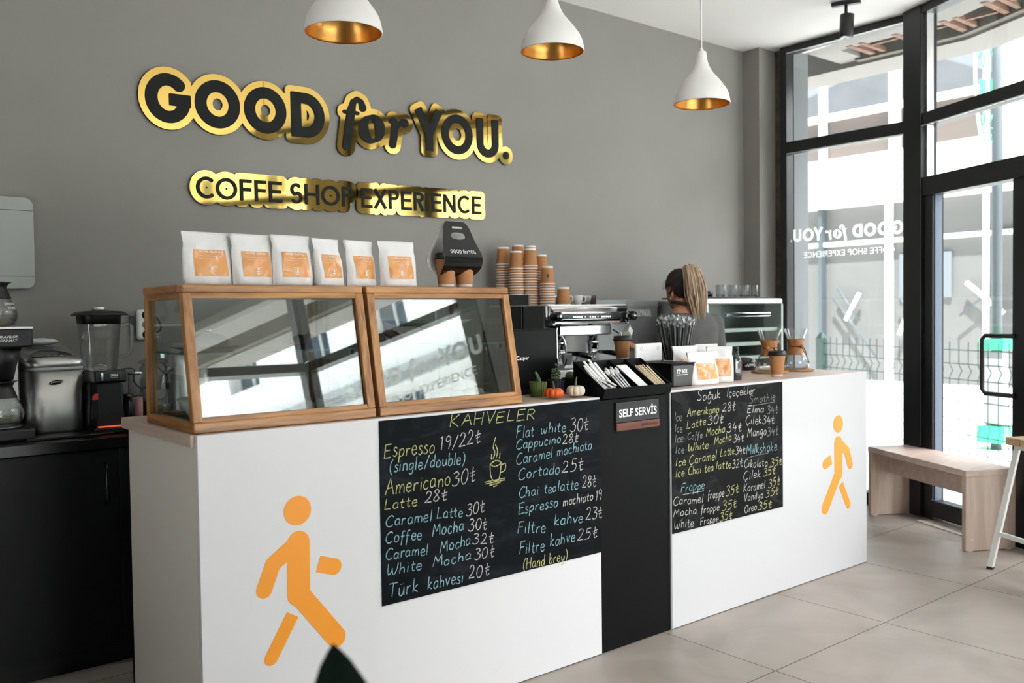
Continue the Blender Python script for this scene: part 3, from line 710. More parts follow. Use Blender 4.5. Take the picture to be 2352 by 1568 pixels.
s2 = thing('wall_sign', 'gold mirror sign with thin charcoal capitals under the large gold sign', 'sign', (0, 0, 0))
sign(s2, SUB, [SUB[:9], SUB[9:]], me_sub)
# the same words on the window panes, readable from the street
def on_front(s_left, z, sc, off=.012, base=(.419, T0)):
    # viewed from outside: text runs from large s to small s
    ex = Vector((-DX, -DY, 0)); ez = Vector((0, 0, 1)); ey = ex.cross(ez)
    Mx = Matrix((ex, ez, ey)).transposed().to_4x4(); Mx.translation = Vector(fac(s_left, off, z))
    return Mx @ Matrix.Diagonal((sc, sc, .3, 1)) @ Matrix.Translation((-base[0], -base[1], 0))
def on_light(y_left, z, sc, base=(.419, T0)):   # fixed light faces +X: seen from the street, +Y runs to the right
    ex = Vector((0, 1, 0)); ez = Vector((0, 0, 1)); ey = ex.cross(ez)
    Mx = Matrix((ex, ez, ey)).transposed().to_4x4(); Mx.translation = (WX + .024, y_left, z)
    return Mx @ Matrix.Diagonal((sc, sc, .3, 1)) @ Matrix.Translation((-base[0], -base[1], 0))
t = thing('window_lettering', 'white shop lettering stuck on the fixed window, reversed from inside', 'window lettering', (WX, .45, 1.9))
for nm, me, fn in (('lettering', me_good, on_light(.535, 1.925, .42)), ('small_lettering', me_sub, on_light(.60, 1.80, .42, (.642, Q0)))):
    m_ = fn; m_ = Matrix.Translation((-WX, -.45, -1.9)) @ m_
    mesh_obj(nm, me.copy(), ['vinyl'], t, m_)
for s_, z_ in ((5.11, 2.24),):
    t = thing('window_lettering', 'white shop lettering on the glass front behind the camera', 'window lettering', fac(s_, 0, z_))
    O = Vector(fac(s_, 0, z_))
    mesh_obj('lettering', me_good.copy(), ['vinyl'], t, Matrix.Translation(-O) @ on_front(s_, z_, .68))
    mesh_obj('small_lettering', me_sub.copy(), ['vinyl'], t, Matrix.Translation(-O) @ on_front(s_ - .15, z_ - .155, .68, base=(.642, Q0)))
# ------------------------------------------------------------------ outside
mb = MB(); mb.prism([(5.0, 40), (60, 40), (60, -45), (-30, -45), (-30, 3), (XL - .2, 3), (XL - .2, FE[1] - .06), (FE[0], FE[1] - .06), (PX + .05, PY), (5.2, 1.5)], lambda u, v, d: (u, v, d), -.3, -.02)
struct('street', mb, 'pave')
mb = MB(); mb.box(5.25, 1.46, -.02, 5.445, 1.9, 3.6); struct('wall_outside', mb, 'ext_wall_grey', 'outer grey wall return beyond the window')
# the canopy over the pavement: panels, an open bay with rusty framing, a dark beam and a pale outer band
ZC = 3.42
cn = thing('canopy', 'pale panelled canopy over the pavement with an open rusty bay', 'canopy', (5.8, .5, ZC)); 
def cbox(mb, x0, x1, y0, y1, z0, z1, mi=0):     # follows the fixed light, then bends with the angled front
    if y1 > PY: mb.box(x0, max(y0, PY), z0, x1, y1, z1, mi)
    if y0 < PY:
        a = (PX + (x0 - WX), PY); s = (PY - y0) / -DY
        o0, o1 = x0 - WX, x1 - WX
        p = [(x0, PY), (x1, PY), fac(s, o1)[:2], fac(s, o0)[:2]]
        mb.hexa([(u, v, z0) for u, v in p], [(u, v, z1) for u, v in p], mi)
mb = MB(); cbox(mb, 5.2, 5.56, -7, 1.46, ZC, ZC + .05); mb.box(5.56, 1.25, ZC, 6.0, 1.46, ZC + .05); build('soffit_panel', mb, 'soffit', cn)
mb = MB(); cbox(mb, 5.94, 6.34, -7, 2.4, ZC - .04, ZC + .35); build('outer_band', mb, 'soffit', cn)
mb = MB(); cbox(mb, 5.86, 5.94, -7, 1.3, ZC - .02, ZC + .45); build('fascia_beam', mb, 'beam', cn)
mb = MB(); cbox(mb, 5.2, 6.34, -7, 2.4, ZC + .55, ZC + .6); build('roof_deck', mb, 'soffit_dark', cn)
for i in range(9):
    mb = MB(); y = 1.12 - i * .36
    sh = 0 if y > PY else (PY - y) * DX / DY * -1
    mb.box(5.5 + sh, y, ZC - .005, 5.92 + sh, y + .045, ZC + .04)
    mb.box(5.5 + sh, y - .09, ZC - .005, 5.92 + sh, y - .055, ZC + .03)
    mb.box(5.62 + sh, y - .3, ZC + .0, 5.65 + sh, y - .09, ZC + .03)
    build('rusty_rail', mb, 'rust', cn)
# concrete flyover wall across the street
XW = 16.0
fl = thing('flyover', 'long white and grey concrete flyover wall across the street', 'flyover', (XW, 4, 0))
mb = MB(); mb.box(XW, -9, -.2, XW + .4, 16, 3.46); build('lower_wall', mb, 'conc', fl)
mb = MB(); mb.box(XW - .25, -9, 3.46, XW + .3, 16, 4.44); build('white_band', mb, 'ext_white', fl)
mb = MB(); mb.box(XW, -9, 4.44, XW + .3, 16, 5.25); build('upper_panel', mb, 'conc_panel', fl)
mb = MB(); mb.box(XW - .12, -9, 5.25, XW + .12, 16, 5.38); build('top_rail', mb, 'ext_white', fl)
mb = MB(); mb.box(XW - .12, -9, 2.69, XW, 16, 2.77); build('lower_rail', mb, 'ext_white', fl)
for y, w in ((7.78, .11), (6.245, .17), (2.0, .2), (-1.5, .2)):
    mb = MB(); mb.box(XW - .2, y - w / 2, 4.44, XW - .05, y + w / 2, 6.6); build('post', mb, 'ext_white', fl)
mb = MB(); mb.box(XW - .06, 6.33, -.2, XW - .02, 6.49, 3.46); build('post', mb, 'ext_white', fl)
mb = MB(); mb.box(XW - .2, 7.78, -.2, XW - .02, 7.86, 3.46); build('post', mb, 'pole', fl)
mb = MB(); mb.box(XW - .05, 5.2, 1.6, XW - .02, 6.2, 2.45); build('wall_panel', mb, mat('blue_grey_panel', (108, 114, 118), .8), fl)
for y0, z0, y1, z1, r, m_ in ((6.97, 1.72, 7.27, 1.19, .04, 'ext_white'), (7.45, 1.83, 6.97, 1.17, .022, 'pole'), (7.54, 1.63, 6.63, .47, .024, 'pole'), (6.0, 1.28, 6.15, .91, .04, 'ext_white'), (6.14, 1.61, 5.99, 1.4, .022, 'pole'), (4.88, 1.86, 4.24, 1.3, .045, 'ext_white'), (4.27, 1.86, 5.0, 1.26, .02, 'pole')):
    mb = MB(); mb.tube([(XW - .15, y0, z0), (XW - .15, y1, z1)], r, 8); build('brace', mb, m_, fl)
mb = MB(); mb.box(XW - 1.2, -3, 4.3, XW - .8, 3.9, 7.2); mb.box(XW - 1.1, .2, -.02, XW - .9, .5, 4.3)
single('billboard', 'plain white billboard end at the right of the flyover', 'billboard', mb, 'ext_white2')
mb = MB(); mb.prism([(-30, 0), (-20, 12), (6, 17), (18, 24), (30, 21), (44, 28), (60, 24), (90, 0)], lambda u, v, d: (d, u, v), 90, 92); struct('hills', mb, 'hill')
# mesh fence parallel to the glass front
F0 = Vector((8.83, 3.45, 0)); FD = Vector((-.4325, -.9016, 0)); FN = Vector((.9016, -.4325, 0))
fe = thing('mesh_fence', 'low green wire mesh fence along the pavement edge', 'fence', tuple(F0))
mb = MB()
for k in range(66):
    p = F0 + FD * (.06 + k * .125)
    pr = [(0, 0), (.22, 0), (.27, .03), (.33, 0), (.74, 0), (.80, .035), (.86, 0), (1.08, 0)]
    mb.tube([tuple(p + FN * o + Vector((0, 0, z))) for z, o in pr], .0045, 4, cap=False)
build('vertical_wires', mb, 'fence', fe)['kind'] = 'stuff'
mb = MB()
for z in (.03, .2, .34, .52, .72, .87, 1.0):
    mb.tube([tuple(F0 + FD * s + Vector((0, 0, z))) for s in (0, 8.4)], .006, 5)
build('horizontal_wires', mb, 'fence', fe)
for s in (0, 7.5):
    mb = MB(); p = F0 + FD * s
    T = Matrix.Translation(p) @ Matrix.Rotation(math.atan2(FD.y, FD.x), 4, 'Z')
    mb.box(-.06, -.04, -.02, .06, .04, 1.06, T=T); mb.hexa([T @ Vector(q) for q in ((-.06, -.04, 1.06), (.06, -.04, 1.06), (.06, .04, 1.06), (-.06, .04, 1.06))], [T @ Vector(q) for q in ((-.02, -.01, 1.13), (.02, -.01, 1.13), (.02, .01, 1.13), (-.02, .01, 1.13))])
    build('fence_post', mb, 'fence', fe)
# lamp post with a green light ornament
lp = thing('lamp_post', 'grey lamp post hung with a curved green light ornament', 'lamp post', (8.52, 1.31, 0))
mb = MB(); mb.tube([(8.52, 1.31, -.02), (8.52, 1.31, 6.2)], .05, 12); build('pole', mb, 'pole', lp)
mb = MB(); mb.box(8.43, 1.36, 1.02, 8.47, 1.41, 5.0); build('light_strip', mb, 'ext_white', lp)
mb = MB(); mb.box(8.41, 1.2, .98, 8.66, 1.43, 1.09); mb.box(8.38, 1.18, .06, 8.69, 1.44, .22); build('base_box', mb, 'neon', lp)
mb = MB(); mb.box(8.44, 1.22, .24, 8.6, 1.4, .96); build('base_column', mb, mat('grey_box', (150, 154, 154), .6), lp)
u_l = Vector((-.774, .633, 0)).normalized()
bow = [Vector((8.52, 1.31, 0)) + u_l * o + Vector((0, 0, z)) for z, o in ((2.68, .04), (2.95, .13), (3.35, .2), (3.8, .22), (4.3, .19), (4.8, .1))]
mb = MB(); mb.tube([tuple(p) for p in smooth_path(bow, 5)], .016, 8); build('bow_rail', mb, 'leg_white', lp)
mb = MB()
for z0, z1, r in ((2.95, 3.4, .085), (3.72, 4.3, .09)):
    c = Vector((8.52, 1.31, (z0 + z1) / 2)) + u_l * .11
    for k in range(10):
        a = 2 * PI * k / 10
        mb.tube([tuple(c + u_l * .03 * cos(a) + Vector((0, 0, .05 * sin(a)))), tuple(c + u_l * r * cos(a) + Vector((0, 0, .24 * sin(a))))], .007, 5)
mb.hexa([tuple(Vector((8.52, 1.31, 3.46)) + u_l * o + FN * d) for o, d in ((.04, 0), (.17, 0), (.17, .01), (.04, .01))], [tuple(Vector((8.52, 1.31, 3.66)) + u_l * o + FN * d) for o, d in ((.04, 0), (.18, 0), (.18, .01), (.04, .01))])
build('green_ornament', mb, 'neon', lp)
# apartment block over the road, met only as a mirror image in the showcase glass and the gold sign
bc = Vector(fac(3.0, 11.5)); ang = math.atan2(DY, DX)
T = Matrix.Translation(bc) @ Matrix.Rotation(ang, 4, 'Z')      # local x along the front, local y: outward or inward
sgn = 1 if (T.to_3x3() @ Vector((0, 1, 0))).dot(FN) > 0 else -1
ab = thing('apartment_block', 'white apartment block with ledges and deep windows facing the shop front', 'building', tuple(bc))
def tb(mb, x0, x1, d0, d1, z0, z1, mi=0):
    mb.box(x0, min(sgn * d0, sgn * d1), z0, x1, max(sgn * d0, sgn * d1), z1, mi, T)
BW, PITCH, FLH = 1.0, 2.3, 3.0
mb = MB()
xs = [.9 + PITCH * i for i in range(15)]
for fl_ in range(3):
    z = -.2 + fl_ * FLH
    tb(mb, 0, 36, 0, .5, z, z + 1.0); tb(mb, 0, 36, 0, .5, z + 2.55, z + FLH)
    prev = 0
    for x in xs + [36]:
        tb(mb, prev, min(x, 36), 0, .5, z + 1.0, z + 2.55)
        prev = x + BW
build('facade', mb, 'ext_white', ab)
mb = MB()
for fl_ in range(4):
    z = -.2 + fl_ * FLH
    tb(mb, 0, 36, -.22, 0, z - .1, z + .06); tb(mb, 0, 36, -.12, 0, z - .3, z - .2)
build('ledge', mb, 'ledge', ab)
mb = MB()
for fl_ in range(3):
    z = -.2 + fl_ * FLH
    for x in xs: tb(mb, x, x + BW, .42, .46, z + 1.0, z + 2.55)
build('window_glazing', mb, 'ext_glass', ab)
mb = MB()
for fl_ in range(3):
    z = -.2 + fl_ * FLH
    for x in xs:
        for a in (0, .46, .94): tb(mb, x + a, x + a + .06, .36, .42, z + 1.0, z + 2.55)
        for a in (0, .9, 1.49): tb(mb, x, x + BW, .36, .42, z + 1.0 + a, z + 1.06 + a)
build('window_bars', mb, 'ext_white2', ab)

# ------------------------------------------------------------------ light
W = bpy.data.worlds.new('world'); S.world = W; W.use_nodes = True
nt = W.node_tree; bg = nt.nodes['Background']
# hazy sky, far brighter on the sun's side (behind the camera) than over the street to the right
tcw = nt.nodes.new('ShaderNodeTexCoord'); nrm = nt.nodes.new('ShaderNodeVectorMath'); nrm.operation = 'DOT_PRODUCT'
nrm.inputs[1].default_value = Vector(GLARE).normalized()
nt.links.new(tcw.outputs['Generated'], nrm.inputs[0])
mr = nt.nodes.new('ShaderNodeMapRange'); mr.interpolation_type = 'SMOOTHSTEP'
mr.inputs[1].default_value = .33; mr.inputs[2].default_value = .9; mr.inputs[3].default_value = 0; mr.inputs[4].default_value = 1
nt.links.new(nrm.outputs['Value'], mr.inputs[0])
sep = nt.nodes.new('ShaderNodeSeparateXYZ'); nt.links.new(tcw.outputs['Generated'], sep.inputs[0])
rp_ = nt.nodes.new('ShaderNodeValToRGB'); e = rp_.color_ramp.elements
e[0].position = .0; e[0].color = (.67, .65, .71, 1); e[1].position = .6; e[1].color = (.46, .58, .74, 1)
nt.links.new(sep.outputs['Z'], rp_.inputs[0])
mixn = nt.nodes.new('ShaderNodeMix'); mixn.data_type = 'RGBA'; mixn.inputs[7].default_value = (GL * 1.015, GL * .96, GL * 1.04, 1)
nt.links.new(mr.outputs[0], mixn.inputs[0]); nt.links.new(rp_.outputs[0], mixn.inputs[6]); nt.links.new(mixn.outputs[2], bg.inputs['Color'])
bg.inputs['Strength'].default_value = SKY
def sun(name, d, e, ang_):
    l = bpy.data.lights.new(name, 'SUN'); l.energy = e; l.angle = math.radians(ang_); l.color = (1, .965, 1.0)
    o = bpy.data.objects.new(name, l); COL.objects.link(o); o.rotation_euler = Vector(d).to_track_quat('Z', 'Y').to_euler(); return o
sun('sun', SUND, SUNE, 1.0)
def portal(c, ex, ez, w, h):
    l = bpy.data.lights.new('sky_portal', 'AREA'); l.shape = 'RECTANGLE'; l.size = w; l.size_y = h; l.cycles.is_portal = True
    o = bpy.data.objects.new('sky_portal', l); COL.objects.link(o)
    n = Vector(ex).cross(Vector(ez)).normalized()       # portal lights shine along -Z local
    o.matrix_world = Matrix((Vector(ex).normalized(), Vector(ez).normalized(), n)).transposed().to_4x4(); o.location = c
ex = Vector((DX, DY, 0))
portal(fac(2.8, .3, 1.75), tuple(-ex), (0, 0, 1), 5.4, 3.5)
portal(((FWX + FE[0]) / 2, YB - .2, 1.75), (1, 0, 0), (0, 0, 1), FE[0] - FWX, 3.5)
portal((XL - .2, (LWY[0] + LWY[1]) / 2, 1.75), (0, -1, 0), (0, 0, 1), LWY[1] - LWY[0], 3.5)
portal((WX + .3, .95, 1.75), (0, 1, 0), (0, 0, 1), 1.1, 3.5)
S.view_settings.view_transform = 'Standard'; S.view_settings.look = 'None'
S.view_settings.exposure = EXPO; S.view_settings.gamma = 1.0
S.cycles.adaptive_threshold = .015; S.cycles.max_bounces = 9; S.cycles.diffuse_bounces = 4; S.cycles.glossy_bounces = 5; S.cycles.transparent_max_bounces = 20; S.cycles.transmission_bounces = 4
S.cycles.sample_clamp_indirect = 6; S.cycles.caustics_reflective = False; S.cycles.caustics_refractive = False
S.cycles.use_denoising = True
try: S.cycles.denoiser = 'OPENIMAGEDENOISE'; S.cycles.denoising_input_passes = 'RGB_ALBEDO_NORMAL'
except Exception: pass
# ------------------------------------------------------------------ service counter
CH = 1.06; CD = .677
ct = thing('service_counter', 'long white gloss counter section under the showcases with pale wood top', 'counter', (.83, .34, 0))
mb = MB(); mb.box(0, 0, .004, 1.652, .02, CH); build('front_panel', mb, 'white_lam', ct, bevel=.0015)
mb = MB(); mb.box(0, .0202, .004, .018, CD - .0202, CH - .0365); build('end_panel', mb, mat('white_laminate_end', (236, 228, 218), .3), ct)
mb = MB(); mb.box(-.012, .0205, CH - .036, 1.652, CD + .02, CH); build('countertop', mb, 'pale_wood_y', ct, bevel=.001)
mb = MB(); mb.box(0, CD - .02, .004, 1.652, CD, CH - .0365); build('back_panel', mb, 'black_lam', ct)
ct2 = thing('service_counter', 'white gloss counter section beside the window with coffee makers on it', 'counter', (2.9, .34, 0))
mb = MB(); mb.box(2.081, 0, .004, 3.72, .02, CH); build('front_panel', mb, 'white_lam_dimmed', ct2, bevel=.0015)
mb = MB(); mb.box(3.70, .02, .004, 3.72, CD, CH - .02); build('end_panel', mb, 'white_lam', ct2)
mb = MB(); mb.box(2.081, .0205, CH - .036, 3.718, CD + .02, CH); build('countertop', mb, 'pale_wood_x', ct2, bevel=.001)
mb = MB(); mb.box(2.0805, -.0015, .004, 2.089, .02, CH); build('edge_trim', mb, mat('grey_edge_trim', (150, 152, 152), .35), ct2)
mb = MB(); mb.box(2.081, CD - .02, .004, 3.70, CD, CH - .036); build('back_panel', mb, 'black_lam', ct2)
bl = thing('self_service_column', 'matt black self service column between the two white counters', 'counter', (1.87, .3, 0))
mb = MB(); mb.box(1.6545, .004, .003, 2.079, .03, 1.045); build('front_panel', mb, 'black_lam', bl)
mb = MB(); mb.box(1.6545, .03, .003, 2.079, CD, 1.05); build('carcass', mb, 'black_lam', bl)

def board(x0, x1, z0, z1, lines, m_, label, name='chalkboard'):
    b = thing(name, label, 'chalkboard', ((x0 + x1) / 2, -.0005, z0))
    mb = MB(); mb.box(x0, -.004, z0, x1, -.0005, z1); build('board_panel', mb, m_, b)
    rnd = random.Random(11)
    for ln in lines.strip().split('\n'):
        c, t, q = ln.split('|'); a = [int(v) / 1000 for v in q.split()]
        mb = MB(); chalk_line(mb, t, a[0], a[1], a[2], a[3], a[4], -.0052, .0037, rnd); build('chalk_writing', mb, 'ck_' + c, b, fix=False)
    return b
B1 = """y|KAHVELER|898 1006 1296 1002 42
y|Espresso|628 927 832 924 51
w|19/22₺|856 926 1033 937 48
b|(single/double)|648 874 962 870 42
y|Americano|628 801 897 800 52
w|30₺|906 794 1009 800 51
y|Latte|624 753 755 747 36
w|28₺|786 753 882 749 41
b|Caramel|628 694 816 683 39
b|Latte|837 690 949 680 38
w|30₺|964 680 1048 680 42
b|Coffee|627 639 772 626 39
b|Mocha|818 628 954 630 43
w|30₺|975 624 1059 615 42
b|Caramel|626 584 797 569 39
b|Mocha|849 567 983 573 41
w|32₺|993 571 1087 560 40
b|White|628 528 770 521 39
b|Mocha|816 520 982 518 36
w|30₺|1001 515 1089 509 42
b|Türk|634 454 752 446 49
b|kahvesi|794 447 947 441 43
w|20₺|972 448 1065 445 47
b|Flat|1204 935 1292 937 44
b|white|1327 942 1458 940 39
w|30₺|1480 935 1581 931 54
b|Cappucino|1203 894 1428 897 36
w|28₺|1439 891 1524 890 37
b|Caramel|1202 837 1385 843 42
b|machiato|1410 846 1599 855 40
b|Cortado|1211 780 1423 777 43
w|25₺|1434 778 1548 773 48
b|Chai|1213 710 1309 709 41
b|tea|1340 708 1404 707 37
b|latte|1411 709 1521 702 43
w|28₺|1543 705 1620 700 46
b|Espresso|1209 648 1410 650 41
w|machiato|1439 646 1603 647 37
w|19|1619 642 1651 643 44
b|Filtre|1204 574 1345 558 46
b|kahve|1391 575 1545 567 45
w|23₺|1560 573 1652 564 48
b|Filtre|1213 497 1336 485 47
b|kahve|1368 498 1499 495 46
w|25₺|1514 495 1624 493 45
y|(Hand brey)|1229 434 1457 429 41"""
B2 = """w|Soğuk|2262 1002 2428 1004 45
w|İçeçekler|2475 1006 2690 1006 37
g|Ice|2106 927 2156 924 37
y|Amerikano|2192 936 2416 937 38
w|28₺|2439 942 2538 937 40
g|Ice|2109 875 2159 873 35
y|Latte|2187 882 2320 889 35
w|30₺|2335 888 2446 888 41
g|Ice|2109 831 2165 827 35
g|Coffe|2194 834 2297 831 31
y|Mocha|2323 836 2461 842 38
w|34₺|2473 841 2585 836 40
g|Ice|2112 782 2168 779 34
y|White|2197 779 2338 781 36
y|Mocha|2380 791 2508 801 37
w|34₺|2520 787 2601 784 37
y|Ice|2114 725 2178 722 37
y|Caramel|2204 722 2398 724 40
y|Latte|2425 733 2528 734 37
w|34₺|2536 731 2613 725 37
y|Ice|2110 677 2171 673 35
y|Chai tea|2196 675 2375 672 38
y|latte|2394 678 2503 672 36
w|32₺|2511 666 2592 668 39
b|Frappe|2145 604 2309 599 41
w|Caramel|2095 555 2297 537 37
w|frappe|2331 547 2451 543 38
y|35₺|2466 543 2558 548 45
w|Mocha|2094 503 2252 494 35
w|frappe|2282 491 2415 484 34
y|35₺|2434 478 2541 480 42
w|White|2097 449 2230 440 40
w|Frappe|2278 437 2407 432 34
y|35₺|2418 434 2509 431 38
g|Smothie|2648 961 2857 964 38
w|Elma|2631 917 2761 914 33
g|34₺|2787 900 2878 896 40
w|Çilek|2618 865 2744 858 40
w|34₺|2752 856 2847 845 40
w|Mango|2630 801 2782 802 43
g|34₺|2786 794 2882 792 41
b|Milkshake|2621 721 2868 715 46
w|Çikolata|2604 660 2789 646 38
y|35₺|2815 640 2910 640 38
w|Çilek|2599 600 2733 601 38
y|35₺|2754 601 2854 599 39
w|Karamel|2599 542 2771 542 38
y|35₺|2797 539 2889 540 39
w|Vanilya|2602 496 2753 496 36
y|35₺|2771 493 2880 496 35
w|Oreo|2606 443 2702 444 35
y|35₺|2710 440 2822 439 37"""
b1 = board(.612, 1.651, .426, 1.052, B1, 'board1', 'large chalkboard with the coffee price list on the counter front')
def chalk_draw(parent, strokes, m_, wd=.004, name='chalk_drawing'):
    mb = MB(); rnd = random.Random(3)
    for s in strokes:
        Q = smooth_path([(p[0], 0, p[1]) for p in s], 5) if len(s) > 2 else [Vector((p[0], 0, p[1])) for p in s]
        vs = []
        for i, p in enumerate(Q):
            a, b = Q[max(i - 1, 0)], Q[min(i + 1, len(Q) - 1)]; d = (b - a).normalized(); h = wd / 2 * rnd.uniform(.8, 1.2)
            vs += [(p.x - d.z * h, -.0053, p.z + d.x * h), (p.x + d.z * h, -.0053, p.z - d.x * h)]
        mb.add(vs, [(2 * i, 2 * i + 1, 2 * i + 3, 2 * i + 2) for i in range(len(Q) - 1)])
    build(name, mb, m_, parent, fix=False)
cx, cz = 1.104, .84
chalk_draw(b1, [[(cx - .026 + .0, cz + .012), (cx - .024, cz - .025), (cx - .012, cz - .048), (cx + .012, cz - .048), (cx + .022, cz - .022), (cx + .026, cz + .014)],
                [(cx - .026, cz + .012), (cx, cz + .024), (cx + .026, cz + .014), (cx, cz + .002), (cx - .026, cz + .012)],
                [(cx + .026, cz + .004), (cx + .046, cz + .008), (cx + .044, cz - .016), (cx + .022, cz - .024)],
                [(cx - .05, cz - .05), (cx + .046, cz - .046)], [(cx - .048, cz - .057), (cx + .044, cz - .053)], [(cx - .03, cz - .064), (cx + .022, cz - .06)], [(cx - .012, cz - .072), (cx + .006, cz - .068)],
                [(cx - .012, cz + .03), (cx - .002, cz + .055), (cx - .01, cz + .075), (cx + .002, cz + .11)], [(cx + .004, cz + .034), (cx + .01, cz + .06), (cx + .0, cz + .085)], [(cx + .018, cz + .03), (cx + .022, cz + .05)], [(cx - .02, cz + .03), (cx - .018, cz + .05)]], 'ck_y')
b2 = board(2.091, 2.921, .427, 1.050, B2, 'board2', 'greyer chalkboard with the cold drinks price list beside the black column')
chalk_draw(b2, [[(2.655, .949), (2.855, .955)]], 'ck_g', .003, 'chalk_underline'); chalk_draw(b2, [[(2.63, .704), (2.71, .708), (2.80, .710)]], 'ck_g', .003, 'chalk_underline')
chalk_draw(b2, [[(2.16, .592), (2.305, .590)]], 'ck_w', .003, 'chalk_underline')

def walker(label, flip):
    st = [([(.312, .795), (.31201, .795)], .0465, 'r')]
    D_ = [([(.3125, .692), (.3108, .531)], .0385, 'r'), ([(.310, .532), (.440, .362)], .033, 'r'), ([(.300, .690), (.226, .640), (.196, .566)], .0262, 'r')]
    D_ += [([(.2885, .470), (.214, .349)], .0225, 'b'), ([(.214, .349), (.2139, .3489)], .0225, 'r')]
    D_ += [([(.380, .613), (.436, .594)], .0265, 'b'), ([(.436, .594), (.4361, .594)], .0265, 'r')]
    strokes = st + D_
    X, Z = np.meshgrid(np.arange(.12, .52, .0022), np.arange(.28, .88, .0022))
    Dm = strokes_sdf(strokes, X, Z); Dm[np.abs(Dm) < 1e-7] = 1e-7
    me = fill_loops(contours(Dm, X[0, 0], Z[0, 0], .0022), .001)
    R = Matrix.Rotation(PI / 2, 4, 'X')
    Mx = R if not flip else Matrix.Translation((3.744, 0, 0)) @ Matrix.Diagonal((-1, 1, 1, 1)) @ R
    o = mesh_obj('walking_figure_decal', me, ['orange_vinyl'], None, Matrix.Translation((0, -.0008, 0)) @ Mx)
    meta(o, label, 'decal')
walker('large orange walking figure decal left of the big chalkboard', False)
walker('orange walking figure decal at the window end of the counter', True)

ss = thing('self_service_sign', 'small black sign with white capitals and a red wood strip on the black column', 'sign', (1.875, 0, .93))
mb = MB(); mb.box(1.742, -.006, .945, 2.006, .003, 1.031); build('plate', mb, mat('sign_plate', (30, 31, 32), .5), ss, bevel=.003)
mb = MB(); mb.box(1.744, -.007, .911, 2.008, .003, .9445); build('wood_strip', mb, 'rust_wood', ss, bevel=.003)
text('lettering', 'SELF SERVİS', (1.757, -.0075, .968), (1, 0, 0), (0, 0, 1), .232, .045, 'white_ink', ss, bold=.025)
def small_good(name, parent, o, w, mat_, tilt=None, depth=.0006):
    sc = w / 2.17
    Mx = Matrix.Translation(o) @ (tilt or Matrix.Identity(4)) @ Matrix.Rotation(PI / 2, 4, 'X') @ Matrix.Diagonal((sc, sc, .05, 1)) @ Matrix.Translation((-.419, -T0, 0))
    return mesh_obj(name, me_good.copy(), [mat_], parent, Mx)
small_good('small_lettering', ss, Vector((1.892, -.0076, .922)) - Vector((1.875, 0, .93)), .105, 'dark_ink')

